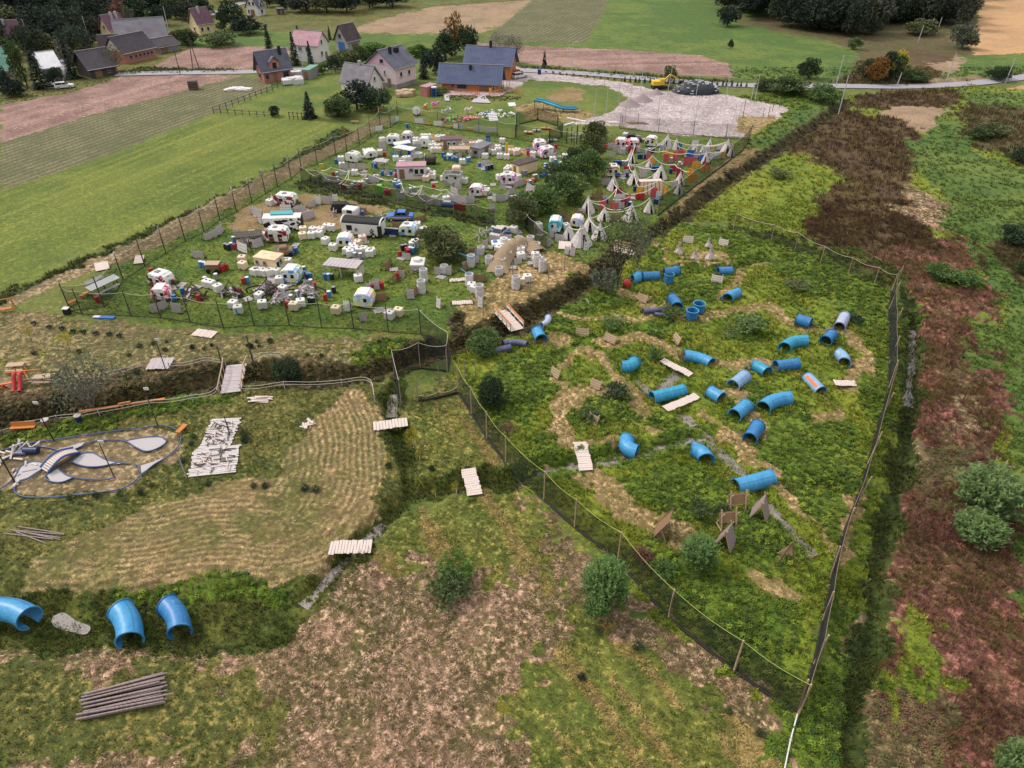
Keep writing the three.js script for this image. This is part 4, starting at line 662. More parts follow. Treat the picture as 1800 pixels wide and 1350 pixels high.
// plank tipi: n narrow boards leaning together, poles out of the top, a doorway
function tipi(k, x, y, r, h, { n = 12, m = M.tipiWood, turn = rnd() * 6.28, door = true, look = 'grey plank tipi', plural = 'grey plank tipis', mark, fine = true, label } = {}) {
  const t = thing('plank_tipi', label || '', 'tipi', ON(k, x, y), turn), g = [];
  const w = 2 * r * Math.sin(Math.PI / n) * 0.97, s = new THREE.Shape([new THREE.Vector2(-w / 2, 0), new THREE.Vector2(w / 2, 0), new THREE.Vector2(0.05, 1), new THREE.Vector2(-0.05, 1)]), board = new THREE.ExtrudeGeometry(s, { depth: 0.03, bevelEnabled: false }), len = Math.hypot(r, h), tilt = Math.atan2(r, h);
  for (let i = 0; i < n; i++) { if (door && i === 0) continue; const q = board.clone().scale(1, len * rr(0.95, 1.03), 1).rotateX(-tilt).translate(0, 0, r * Math.cos(Math.PI / n)).rotateY(i / n * 6.283); g.push(q); }
  if (fine) { mesh('boards', join(g), m, t).userData.kind = 'stuff'; } else g.forEach((q) => mesh('board', q, m, t));
  if (door) mesh('door_lintel', board.clone().scale(1, len * 0.42, 1).rotateX(-tilt).translate(0, h * 0.56, r * 0.44), m, t);
  for (let i = 0; i < 3; i++) { const a = i * 2.09 + 0.5; mesh('pole', rod(V(Math.cos(a) * r * 0.9, 0, Math.sin(a) * r * 0.9), V(-Math.cos(a) * 0.16, h * 1.17, -Math.sin(a) * 0.16), 0.035, 0.03, 5), M.poleWood, t); }
  return label ? t : later(t, look, plural, px(k, x, y), mark);
}
// tall thin pole with an optional lamp or flag
function pole(label, k, x, y, h, m, { r = 0.06, name = 'pole', category = 'pole', top, lean = [0, 0], group } = {}) {
  const t = thing(name, label, category, ON(k, x, y), 0, group); mesh('shaft', rod(V(0, -0.2, 0), V(lean[0], h, lean[1]), r, r * 0.7, 7), m, t);
  if (top === 'flag') mesh('flag', box(0.5, 0.3, 0.05, lean[0] + 0.2, h + 0.1, lean[1]), M.white, t);
  if (top === 'lamp') { const a = mesh('arm', rod(V(lean[0], h - 0.1, lean[1]), V(lean[0] + 0.9, h + 0.15, lean[1]), 0.035, 0.03), m, t); mesh('lamp_head', new RoundedBoxGeometry(0.6, 0.12, 0.25, 2, 0.05).translate(lean[0] + 1.05, h + 0.15, lean[1]), M.galv, a); }
  if (top === 'cross') for (const y2 of [h - 0.3, h - 0.9]) mesh('crossarm', box(1.6, 0.1, 0.1, lean[0], y2, lean[1]), m, t);
  return t;
}
// houses: A left end, B corner nearest the camera, C right end of the two walls in view
const tileTex = (base, a, b) => mat({ roughness: 0.75, map: tex(128, 128, (x, w, h) => { x.fillStyle = base; x.fillRect(0, 0, w, h); speckle(x, w, h, 500, [a, b], 2, 9, 0.4); }, [0.35, 0.35]) });
const ROOF = { cream: tileTex('#dcc4a4', '#e6d2b8', '#c0906c'), slate: tileTex('#5b5c6c', '#6e6f80', '#484a58'), brown: tileTex('#4a3d41', '#5c4d50', '#372c30'), plum: tileTex('#6d4c5c', '#7d5a6a', '#573b49'), pink: tileTex('#ad8590', '#ba959f', '#98727d'), grey: tileTex('#74707a', '#87838c', '#5e5a64'), dark: tileTex('#423d45', '#544e56', '#322d35'), red: tileTex('#a04054', '#b25366', '#843445'), white: tileTex('#e4e5ea', '#f2f2f4', '#cfd0d6'), green: tileTex('#6f9c8c', '#80ab9b', '#5e897a'), metal: tileTex('#566080', '#64708f', '#485070') };
const WALL = { brick: tileTex('#b0766c', '#c2887c', '#99625a'), white: tileTex('#e6e2e2', '#f0eeee', '#d2cdcd'), pinkish: tileTex('#e2cdd2', '#ecdbde', '#d2bcc2'), cream: tileTex('#ead0a8', '#f1dcbb', '#d6ba90'), block: tileTex('#a9a6a8', '#b9b6b8', '#908d90'), wood: tileTex('#bd7740', '#cf8b52', '#9c5f33'), darkwood: tileTex('#453d3d', '#564c4c', '#332d2d'), stone: tileTex('#8b888d', '#a19ea2', '#716e74') };
function house(label, k, A2, B2, C2, { wallH = 2.8, roofH = 3, ridge = 'x', ov = 0.5, wall = 'white', roof = 'slate', gable, wins = [], chim = [], dormer = [], skylights = [], seams = false, name = 'house', category = 'house', flat = false, plinth, W: Wgiven } = {}) {
  const A = PT(k, ...A2), B = PT(k, ...B2), C = PT(k, ...C2), byL = !Wgiven && A.distanceTo(B) > B.distanceTo(C) * 1.15, bx = byL ? V(-(A.z - B.z), 0, A.x - B.x).normalize() : C.clone().sub(B).normalize(), L = Math.max(2, C.clone().sub(B).dot(bx)), turn = Math.atan2(-bx.z, bx.x), t = thing(name, label, category, B, turn), ez = V(-Math.sin(turn), 0, -Math.cos(turn)), W = Wgiven || Math.max(2, A.clone().sub(B).dot(ez));
  const apex = ridge === 'x' ? W / 2 : L / 2, h2 = wallH + (flat ? 0 : roofH);
  const prof = ridge === 'x' ? [[0, 0], [W, 0], [W, wallH], [W / 2, h2], [0, wallH]] : [[0, 0], [L, 0], [L, wallH], [L / 2, h2], [0, wallH]];
  let g = extrude(flat ? prof.slice(0, 3).concat([[0, wallH]]) : prof, ridge === 'x' ? L : W); g = ridge === 'x' ? g.rotateY(Math.PI / 2).translate(L / 2, 0, 0) : g.translate(0, 0, -W / 2);
  mesh('wall', g, WALL[wall], t);
  const len = ridge === 'x' ? L : W;
  let roofMesh;
  if (flat) roofMesh = mesh('roof', box(L + 2 * ov, 0.16, W + 2 * ov, L / 2, wallH + 0.08, -W / 2), ROOF[roof], t);
  else {
    const sl = Math.hypot(apex, roofH), ang = Math.atan2(roofH, apex), slabs = [];
    for (const e of [-1, 1]) { const q = new THREE.BoxGeometry(len + 2 * ov, 0.18, sl + ov).translate(0, 0.12, e * (sl + ov) / 2).rotateX(e * ang).translate(0, h2, 0); slabs.push(ridge === 'x' ? q.translate(L / 2, 0, -W / 2) : q.rotateY(Math.PI / 2).translate(L / 2, 0, -W / 2)); }
    roofMesh = mesh('roof', slabs[1], ROOF[roof], t); mesh('roof', slabs[0], ROOF[roof], t);
    const onRoof = (u, v) => { const d = (v - 1) * (sl + ov), y = h2 + 0.21 * Math.cos(ang) + d * Math.sin(ang) , z = -d * Math.cos(ang) ; return ridge === 'x' ? V(u * L, y, -W / 2 + z) : V(L / 2 - z, y, -u * W); };
    for (const [u, v, e = 1] of skylights) { const p = onRoof(u, v); const s = mesh('skylight', (ridge === 'x' ? box(0.8, 0.08, 1.3, 0, 0, 0, 0, ang) : box(1.3, 0.08, 0.8, 0, 0, 0, 0, 0, -e * ang)).translate(e < 0 ? L - p.x : p.x, p.y + 0.05, p.z), M.white, roofMesh); }
    if (seams) for (let i = 1; i < Math.floor(len / 0.55); i++) for (const e of [-1, 1]) { if (e === seams) continue; const f = -len / 2 - ov + i * (len + 2 * ov) / Math.floor(len / 0.55), q = new THREE.BoxGeometry(0.05, 0.06, sl + ov).translate(f, 0.23, e * (sl + ov) / 2).rotateX(e * ang).translate(0, h2, 0); mesh('roof_seam', ridge === 'x' ? q.translate(L / 2, 0, -W / 2) : q.rotateY(Math.PI / 2).translate(L / 2, 0, -W / 2), ROOF[roof], roofMesh); }
    mesh('ridge_cap', (ridge === 'x' ? box(len + 2 * ov, 0.14, 0.34, L / 2, h2 + 0.24, -W / 2) : box(0.34, 0.14, len + 2 * ov, L / 2, h2 + 0.24, -W / 2)), M.grey, roofMesh); mesh('gutter', ridge === 'x' ? box(len + 2 * ov, 0.13, 0.13, L / 2, wallH - 0.25, 0.62) : box(0.13, 0.13, len + 2 * ov, L + 0.62, wallH - 0.25, -W / 2), M.galv, t);
    for (const [u, v, ch = 1.1] of chim) mesh('chimney', box(0.7, ch + 1, 0.6, u * L, wallH + roofH * v + ch / 2, -W * 0.5 * (ridge === 'x' ? 0.7 : 1)), roof === 'slate' || roof === 'metal' ? M.black : WALL.block, roofMesh);
    for (const [u, w, hh] of dormer) { const dg = extrude([[-w / 2, 0], [w / 2, 0], [w / 2, hh * 0.6], [0, hh], [-w / 2, hh * 0.6]], W * 0.42).translate(u * L, wallH - 0.1, -W * 0.21 + 0.02), dm = mesh('dormer', dg, WALL[wall], t); for (const e of [-1, 1]) mesh('dormer_roof', new THREE.BoxGeometry(w * 0.72, 0.14, W * 0.5).rotateZ(-e * Math.atan2(hh * 0.4, w / 2)).translate(u * L + e * w * 0.29, wallH + hh * 0.83, -W * 0.2 + 0.2), ROOF[roof], dm); mesh('window', box(w * 0.4, hh * 0.5, 0.08, u * L, wallH + hh * 0.3, 0.05), M.glass, dm); }
  }
  if (plinth) mesh('plinth', box(L + 0.1, plinth, W + 0.1, L / 2, plinth / 2, -W / 2), WALL.stone, t);
  if (gable) { const pts = ridge === 'x' ? [[0.3, wallH + 0.2], [W - 0.3, wallH + 0.2], [W / 2, h2 - 0.25]] : [[0.3, wallH + 0.2], [L - 0.3, wallH + 0.2], [L / 2, h2 - 0.25]]; const q = extrude(pts, 0.06); mesh('gable_panel', ridge === 'x' ? q.rotateY(Math.PI / 2).translate(-0.03, 0, 0) : q.translate(0, 0, 0.03), gable, t); }
  for (let [face, u, v, w, h, kind = 'window'] of wins) {
    const gate = kind === 'hole' && v < 0.4, frameM = kind === 'door' || gate ? M.brownWood : kind === 'blue' ? M.blue : kind === 'hole' ? M.grey : M.white, nm = kind === 'door' || kind === 'blue' || gate ? 'door' : 'window'; if (kind === 'hole' && !gate) kind = 'window';  // hole: dark pane stands in for its shade, floor-level ones get an added door
    const pos = face === 'F' ? V(u * L, v + h / 2, 0) : V(0, v + h / 2, -(1 - u) * W), mk = (a, b, d, off) => (face === 'F' ? box(a, b, d, pos.x, pos.y, off) : box(d, b, a, -off, pos.y, pos.z));
    const f = mesh(nm, mk(w, h, 0.1, 0.04), frameM, t); if (kind === 'window') mesh('pane', mk(w - 0.24, h - 0.24, 0.06, 0.075), M.glass, f);
    if (kind === 'window') mesh('sill', mk(w + 0.2, 0.08, 0.22, 0.1).translate(0, -h / 2 - 0.05, 0), M.grey, f);
  }
  t.userData.size = [L, W]; return t;
}

// ------------------------------------------------------------------ road, water, paving (the setting)
function ribbon(name, pts, w0, m, lift, label) {
  const P = Z2(curve2(pts, 10)), pos = [], uv = [], idx = []; let run = 0;
  P.forEach(([x, z], i) => { const w = w0, a = P[Math.max(0, i - 1)], b = P[Math.min(P.length - 1, i + 1)], L = Math.hypot(b[0] - a[0], b[1] - a[1]) || 1, nx = -(b[1] - a[1]) / L * w / 2, nz = (b[0] - a[0]) / L * w / 2; if (i) run += Math.hypot(x - P[i - 1][0], z - P[i - 1][1]); pos.push(x + nx, lift, z + nz, x - nx, lift, z - nz); uv.push(run, 0, run, w0); if (i) idx.push(i * 2 - 2, i * 2 - 1, i * 2, i * 2, i * 2 - 1, i * 2 + 1); });
  const g = new THREE.BufferGeometry(); g.setAttribute('position', new THREE.Float32BufferAttribute(pos, 3)); g.setAttribute('uv', new THREE.Float32BufferAttribute(uv, 2)); g.setIndex(idx); g.computeVertexNormals(); return struct(name, g, m, label);
}
function sheet(name, ptsW, y, m, label) { const s = new THREE.Shape(ptsW.map(([x, z]) => new THREE.Vector2(x, -z))); return struct(name, new THREE.ShapeGeometry(s, 6).rotateX(-Math.PI / 2).translate(0, y, 0), m, label); }
const asphalt = mat({ map: tex(256, 256, (x, w, h) => { x.fillStyle = '#98959e'; x.fillRect(0, 0, w, h); speckle(x, w, h, 1500, ['#8c8992', '#aca9b2', '#838089'], 1, 6, 0.4); }, [0.2, 0.2]), roughness: 0.85 });
ribbon('road', [[900, 124], [960, 126], [1040, 131], [1150, 140], [1290, 150], [1400, 152], [1480, 152], [1570, 153], [1650, 151], [1720, 146], [1800, 136], [1900, 120]], 4.4, asphalt, 0.16);
ribbon('road', [[205, 131], [280, 129], [360, 128], [430, 127], [520, 124], [560, 121], [620, 118], [680, 116]], 4.6, asphalt, 0.16);
ribbon('road', [[370, 28], [385, 21], [405, 12], [430, 4]], 5, asphalt, 0.16);
ribbon('road', [[88, 156], [100, 140], [104, 120], [90, 95]], 4, asphalt, 0.16);
const mud = mat({ map: grainTex('#8a827d', ['#968e8b', '#736c66', '#a39c9f'], 700, 2, 9, 0.4), roughness: 0.1 });
const wet = (pts, w, y) => ribbon('ditch_water', pts, w, mud, y);
for (const [p, y] of [[[[1118, 660], [1146, 682], [1164, 698]], -0.6], [[[1195, 720], [1230, 750], [1270, 790], [1330, 856]], -0.63], [[[945, 827], [1030, 812], [1110, 798], [1180, 778], [1225, 766]], -0.57], [[[672, 910], [640, 944], [600, 985], [560, 1028], [530, 1056]], -0.79], [[[690, 684], [687, 724]], -0.72], [[[1603, 570], [1605, 600], [1604, 640], [1598, 704]], -0.8], [[[1145, 694], [1170, 670], [1194, 650]], -0.56], [[[1350, 878], [1392, 930], [1430, 970]], -0.66]]) wet(p, 2.3, y);
sheet('pond_water', Z2(curve2([[86, 1070], [104, 1064], [126, 1078], [152, 1090], [144, 1102], [118, 1098], [90, 1090], [82, 1080]], 4)), -0.88, mud);

// ------------------------------------------------------------------ netting fences
const FL = [M.orange, M.white, M.red, M.white];
netFence('tall dark netting fence along the straw path on the left', [['A', 124, 547], ['A', 184, 540], ['A', 217, 493], ['A', 255, 468], ['A', 292, 446], ['A', 326, 424], ['A', 359, 409], ['A', 387, 387], ['A', 416, 373], ['A', 443, 356], ['A', 467, 341], ['A', 488, 328], ['A', 512, 315], ['A', 530, 298], ['A', 558, 289], ['A', 590, 271], ['A', 610, 267], ['A', 632, 255], ['A', 652, 243], ['A', 669, 226], ['A', 687, 225], ['A', 700, 213]], 3.5, { veil: netThin, post: M.darkWood, flags: [, , M.white, , M.galv, , M.white, , M.white, M.white, M.galv, , M.white, , , M.blue, M.orange, M.white, M.orange, M.white, M.white], r: 0.09, extra: 0.9 });
netFence('tall dark netting fence along the tan strip below the painted caravans', [['A', 124, 547], ['A', 145, 553], ['A', 231, 556], ['A', 283, 559], ['A', 335, 567], ['A', 393, 577], ['A', 447, 573], ['A', 509, 573], ['A', 566, 577], ['A', 622, 578], ['A', 683, 584], ['A', 740, 588]], 3.4, { veil: netThin, post: M.darkWood, r: 0.08, extra: 0.6 });
netFence('dark netting pen standing across the gully', [['A', 740, 588], ['A', 790, 630], ['A', 787, 653], ['A', 739, 648], ['A', 693, 657], ['A', 706, 716]], 3.3, { veil: netMat });
netFence('low black netting strip between the gully pen and the field', [['A', 735, 706], ['A', 770, 700], ['A', 804, 691]], 0.8, { veil: netMat, r: 0.05 });
netFence('dark green netting fence on the left of the tube field', [['A', 806, 691], ['A', 829, 729], ['A', 856, 772], ['A', 889, 815], ['A', 956, 880], ['A', 1010, 928], ['A', 1086, 986], ['A', 1175, 1088], ['A', 1290, 1180], ['A', 1402, 1258]], 3.4, { r: 0.085, rope: col(186, 196, 110, 0.8), post: M.tanWood });
netFence('black netting fence along the right side of the tube field', [['A', 1402, 1258], ['A', 1430, 1169], ['A', 1446, 1092], ['A', 1463, 1008], ['A', 1480, 945], ['A', 1503, 888], ['A', 1524, 820], ['A', 1547, 735], ['A', 1560, 690], ['A', 1563, 640], ['A', 1563, 590], ['A', 1562, 545], ['A', 1567, 513]], 3.2, { veil: mat({ color: srgb(24, 26, 34), roughness: 0.95, transparent: true, opacity: 0.78 }), lean: 0.35, r: 0.08, post: M.tanWood, extra: 0.8, rope: col(150, 132, 112, 0.9) });
netFence('thin netting fence at the top edge of the tube field', [['A', 1567, 513], ['A', 1536, 501], ['A', 1490, 484], ['A', 1442, 462], ['A', 1397, 439], ['A', 1355, 425], ['A', 1290, 398]], 2.6, { veil: netThin, hem: false, post: M.tanWood });
netFence('dark netting fence between the tipi arena and the gully', [['A', 1155, 380], ['A', 1220, 329], ['A', 1235, 319], ['A', 1248, 308], ['A', 1272, 291], ['A', 1306, 264], ['A', 1318, 246]], 3.3, { veil: netMat });
netFence('dark netting fence along the gravel yard behind the tipis', [['A', 1089, 226], ['A', 1157, 234], ['A', 1218, 238], ['A', 1275, 244], ['A', 1318, 246]], 3, { veil: netThin, post: M.darkWood, r: 0.06 });
netFence('netting fence hung with white banners behind the campers', [['A', 700, 213], ['A', 735, 218], ['A', 770, 223], ['A', 806, 229], ['A', 842, 235], ['A', 874, 240], ['A', 906, 245], ['A', 965, 254], ['A', 1009, 261]], 3.2, { veil: netThin, post: M.darkWood, flags: [, , , , M.white, , M.white], r: 0.06 });
netFence('black netting pen with white bumpers beside the gravel yard', [['A', 906, 242], ['A', 908, 220], ['A', 945, 211], ['A', 980, 222], ['A', 988, 240], ['A', 966, 252]], 2.7, { veil: netMat, rope: null, post: M.black, flags: [M.white, M.white, M.white, M.white, , M.red], r: 0.1 });
netFence('low dark netting dividing the two painted arenas', [['A', 530, 318], ['A', 560, 326], ['A', 600, 338], ['A', 640, 346], ['A', 662, 350], ['A', 700, 360], ['A', 750, 370], ['A', 798, 380], ['A', 835, 388], ['A', 870, 394]], 2.6, { veil: netMat, rope: M.rope });
netFence('dark netting fence between the ring towers and the tipis', [['A', 922, 400], ['A', 940, 420], ['A', 962, 440]], 2.6, { veil: netMat });

// ------------------------------------------------------------------ tubes
const T = tubeShell;
T('p', 345, 600, 420, 552, 1.3, { bend: 0.25, m: 'blue' }); T('p', 462, 565, 655, 558, 1.3, { m: 'deep' }); T('p', 714, 522, 865, 495, 1.4, { bend: 0.2, m: 'deep' });
T('p', 1350, 507, 1510, 500, 1.2, { m: 'deep' }); T('p', 872, 925, 800, 815, 1.35, { bend: 0.2, m: 'deep' }); T('p', 1460, 825, 1590, 760, 1.35, { bend: -0.2, m: 'blue' });
const RP = { name: 'corrugated_pipe', category: 'pipe', arc: 360, flange: true, ribs: 0, m: 'slate', look: 'slate grey corrugated pipe', plural: 'slate grey corrugated pipes' };
T('p', 468, 985, 755, 965, 0.65, RP); T('p', 600, 1018, 760, 1038, 0.5, RP); T('o', 690, 90, 640, 150, 0.8, { ...RP, bend: -0.3, look: 'bent lilac grey pipe', plural: 'bent lilac grey pipes', m: 'lilac' }); T('o', 355, 272, 535, 280, 0.75, { ...RP, bend: -0.3 }); T('o', 215, 358, 412, 303, 0.75, { ...RP, bend: -0.2 });
T('q', 262, 370, 405, 318, 1.4, { bend: 0.35, m: 'teal' }); T('q', 1235, 335, 940, 245, 1.3, { bend: 0.35, m: 'blue' }); T('q', 592, 712, 935, 628, 1.35, { m: 'teal', arc: 285 });
T('q', 1340, 730, 1212, 650, 1.35, { m: 'blue' }); T('q', 1460, 610, 1590, 505, 1.45, { m: 'pale', look: 'faded lilac blue half tube', plural: 'faded lilac blue half tubes' }); T('q', 1480, 915, 1615, 805, 1.4, { m: 'blue' }); T('q', 1645, 1175, 1735, 1030, 1.35, { m: 'deep', arc: 285 });
T('q', 430, 1290, 325, 1150, 1.5, { bend: -0.5, m: 'blue', look: 'bent blue slide tube opening to the water', plural: 'bent blue slide tubes' });
T('r', 472, 310, 362, 275, 1.35, { m: 'deep', arc: 300 }); T('r', 700, 335, 745, 250, 1.35, { m: 'lilac', look: 'pale lilac half tube', plural: 'pale lilac half tubes' }); T('r', 268, 498, 440, 440, 1.4, { bend: -0.5, m: 'teal' });
T('r', 590, 452, 640, 400, 1.35, { m: 'deep', arc: 300 }); T('r', 742, 615, 685, 535, 1.3, { bend: 0.3, m: 'pale', look: 'pale blue bent tube', plural: 'pale blue bent tubes' }); T('r', 130, 690, 10, 630, 1.3, { bend: 0.15, m: 'teal' }); T('r', 195, 640, 370, 622, 1.3, { m: 'deep' });
T('r', 562, 828, 450, 715, 1.3, { m: 'pale', stripe: M.orange, look: 'pale blue half tube streaked with orange rust', plural: 'rust streaked half tubes' }); T('r', 98, 972, 310, 895, 1.5, { bend: -0.4, m: 'blue' });
T('s', 865, 212, 738, 125, 1.5, { bend: 0.4, m: 'blue' }); T('s', 1100, 400, 1385, 325, 1.55, { m: 'blue', arc: 230, look: 'long pale blue half pipe over the path', plural: 'long pale blue half pipes' });
T('o', 640, 235, 608, 172, 1.4, { m: 'blue' });
T('t', 155, 690, -70, 640, 1.75, { bend: 0.3, m: 'blue', arc: 320 }); T('t', 690, 800, 640, 635, 1.8, { bend: 0.22, m: 'blue', look: 'bright blue bent tube with white scuffs', plural: 'bright blue bent tubes' }); T('t', 962, 755, 893, 605, 1.6, { bend: 0.24, m: 'deep', look: 'dark blue bent tube in the grassy trench', plural: 'dark blue bent tubes' });
for (const [x, y, h, r] of [[1115, 985, 1.15, 0.72], [1035, 1065, 1.15, 0.72]]) { const t = thing('standing_ring', '', 'slide tube', ON('p', x, y)); mesh('shell', ringGeo(r, h, 0.06), SHELL.deep, t); mesh('flange', ringGeo(r + 0.08, 0.06, 0.12).translate(0, h, 0), SHELL.blue, t); later(t, 'short blue tube standing on end', 'short blue tubes standing on end', px('p', x, y)); }
{ const t = thing('standing_ring', 'cut blue tube standing upright like a shield', 'slide tube', ON('p', 765, 645)); mesh('shell', new THREE.CylinderGeometry(0.62, 0.66, 1.3, 24, 1, true, -2.4, 4.2).translate(0, 0.62, 0), SHELL.deep, t); mesh('flange', new THREE.TorusGeometry(0.64, 0.06, 6, 24, 4.2).rotateX(Math.PI / 2).rotateY(0.8).translate(0, 1.28, 0), SHELL.teal, t); }
{ const t = thing('tube_cap', 'red half round tube cap beside the bushes', 'tube cap', ON('p', 278, 690), 0.4); mesh('shell', new THREE.SphereGeometry(0.62, 20, 12, 0, Math.PI * 2, 0, Math.PI / 2).rotateX(1.1).translate(0, 0.4, 0), M.red, t); mesh('rim', new THREE.TorusGeometry(0.62, 0.05, 6, 24).rotateX(Math.PI / 2 + 1.1).translate(0, 0.4, 0), M.red, t); }

// ------------------------------------------------------------------ plank bridges and floors
deck('plank_bridge', 'pale plank bridge between the mown field and the grassy patch', 'plank bridge', 'n', 1018, 845, 1258, 812, 1.35, { lift: 0.25 });
deck('plank_bridge', 'pale plank bridge below the field netting, over the dark trench', 'plank bridge', 'n', 1680, 1140, 1728, 1325, 1.35, { lift: 0.25 });
deck('plank_bridge', 'pale plank bridge inside the field beside the water ditch', 'plank bridge', 'o', 925, 1012, 972, 1222, 1.3, { lift: 0.2 });
deck('plank_bridge', 'whitish plank bridge crossing the narrow ditch below the mown field', 'plank bridge', 'A', 580, 966, 654, 964, 1.4, { lift: 0.25, n: 14 });
deck('plank_bridge', 'upper of two crossing pale plank bridges between the tubes', 'plank bridge', 'q', 690, 345, 1010, 508, 0.95, { lift: 0.3 });
deck('plank_bridge', 'lower crossing pale plank bridge under the long teal tube', 'plank bridge', 'q', 728, 875, 1075, 730, 1.0, { lift: 0.3 });
deck('plank_bridge', 'pale board bridge beside the right path, near the netting', 'plank bridge', 'r', 650, 802, 822, 810, 1.0, { lift: 0.25 });
deck('board_path', 'pale board path left of the blue topped ring towers', 'board path', 'k', 725, 802, 882, 790, 0.9); deck('board_path', 'pale board path over the little ditch below the ring towers', 'board path', 'k', 752, 1008, 940, 995, 1.0);
deck('wooden_pallet_floor', 'flat pale board sheet on the tan strip below the netting', 'board', 'm', 1358, 178, 1502, 198, 1.5, { n: 7 });
deck('wooden_platform', 'grey slanting wooden platform above the stream rail', 'platform', 'm', 1045, 412, 1205, 408, 2.2, { m: M.greyWood, lift: 0.35, n: 10 });
const fb = deck('footbridge', 'grey wooden footbridge with rope handrails over the stream', 'footbridge', 'm', 1612, 612, 1655, 415, 2.1, { m: M.greyWood, lift: 0.35, n: 20 });
for (const e of [-1, 1]) { const L = fb.userData.span / 2; mesh('handrail', tube([V(-L - 0.4, 0.75, e * 1.15), V(-L * 0.3, 0.95, e * 1.12), V(L * 0.4, 1.05, e * 1.12), V(L + 0.3, 0.9, e * 1.3)], 0.07, 16, 6), M.tanWood, fb); for (let i = 0; i < 5; i++) mesh('rail_post', beam(V(-L + i * L / 2, -0.1, e * 1.13), V(-L + i * L / 2, 0.95, e * 1.13), 0.09, 0.09), M.tanWood, fb); }
const hb = deck('gully_bridge', 'pale plank bridge with white handrails and orange tops over the gully', 'bridge', 'o', 335, 48, 462, 190, 1.7, { lift: 0.45 });
for (const e of [-1, 1]) { const L = hb.userData.span / 2; mesh('handrail', box(L * 2, 0.12, 0.14, 0, 0.95, e * 0.85), M.orangeWood, hb); mesh('side_board', box(L * 2, 0.35, 0.05, 0, 0.62, e * 0.85), M.white, hb); for (let i = 0; i < 5; i++) mesh('rail_post', box(0.09, 1, 0.09, -L + 0.1 + i * (L - 0.1) / 2, 0.45, e * 0.85), M.tanWood, hb); }
{ const b = deck('gully_bridge', 'yellow railed plank bridge half hidden behind the big bare bush', 'bridge', 'p', 110, 270, 370, 325, 1.6, { lift: 0.4 }), L = b.userData.span / 2; for (const e of [-1, 1]) { for (const y of [0.5, 0.95]) mesh('handrail', box(L * 2, 0.1, 0.1, 0, y, e * 0.8), M.tanWood, b); for (let i = 0; i < 6; i++) mesh('rail_post', box(0.09, 1, 0.09, -L + 0.1 + i * (L - 0.1) / 2.5, 0.45, e * 0.8), M.tanWood, b); } }
const mz1 = deck('plank_maze_floor', 'upper half of the pale plank maze floor beside the kart loop', 'plank floor', 'm', 1585, 782, 1495, 990, 2.9, { m: M.tipiWood, n: 22, ragged: 0.12 }), mz2 = deck('plank_maze_floor', 'lower half of the pale plank maze floor, strewn with black slats', 'plank floor', 'm', 1522, 982, 1476, 1176, 4.2, { m: M.tipiWood, n: 20, ragged: 0.12 });
for (const [o, w] of [[mz1, 2.6], [mz2, 3.8]]) { const L = o.userData.span; for (let i = 0; i < 60; i++) { const q = mesh('loose_slat', box(rr(0.3, 1.2), 0.05, 0.08, 0, 0, 0, rr(-0.5, 0.5) + (i % 3 ? 1.2 : 0)), rnd() < 0.55 ? M.darkWood : M.paleWood, o); q.position.set(rr(-0.4, 0.4) * L, 0.06 + rr(0, 0.12), rr(-0.42, 0.42) * w); } }
{ const t = thing('debris_heap', 'small heap of pale broken boards on the mown field', 'board heap', ON('n', 565, 830)); for (let i = 0; i < 14; i++) { const q = mesh('board', box(rr(0.5, 1.3), 0.06, 0.16), M.paleWood, t); q.position.set(rr(-0.5, 0.5), 0.06 + i * 0.022, rr(-0.45, 0.45)); q.rotation.y = rnd() * 3; } }
{ const t = thing('plank_stack', 'flat stack of pale planks beside the stream rope', 'plank stack', ON('n', 235, 645), 0.1); for (let i = 0; i < 16; i++) { const q = mesh('board', box(rr(1, 2.1), 0.05, 0.17), M.paleWood, t); q.position.set(rr(-0.4, 0.4), 0.05 + (i % 4) * 0.055, rr(-0.6, 0.6)); q.rotation.y = rr(-0.25, 0.25); } }
// poles lying on the grass
{ const t = thing('pole_stack', 'large stack of peeled fence poles lying on the near grass', 'pole stack', ON('t', 690, 1120)), o = t.position; for (let i = 0; i < 24; i++) { const f = i / 23, a = PT('t', rr(445, 480) - f * 25, lerp(1108, 1258, f) + rr(-4, 4)), b = PT('t', rr(870, 915) + (i === 17 ? 40 : 0), lerp(1000, 1168, f) + rr(-6, 6)); const y = 0.09 + (i % 3) * 0.13 + rr(0, 0.05); const q = mesh('fence_pole', rod(V(a.x - o.x, y + rr(0, 0.08), a.z - o.z), V(b.x - o.x, y + rr(0, 0.08), b.z - o.z), rr(0.055, 0.085), rr(0.05, 0.07), 8), M.poleWood, t); } }
{ const t = thing('pole_stack', 'few thin poles lying crossed at the mown field edge', 'pole stack', ON('t', 190, 250)), o = t.position; for (const [a, b, c, d] of [[25, 242, 290, 276], [60, 222, 330, 278], [100, 206, 350, 246], [75, 226, 350, 250], [60, 222, 255, 300], [150, 240, 330, 268]]) { const A = PT('t', a, b), B = PT('t', c, d); mesh('fence_pole', rod(V(A.x - o.x, 0.1, A.z - o.z), V(B.x - o.x, 0.14, B.z - o.z), 0.06, 0.05, 7), M.poleWood, t); } }

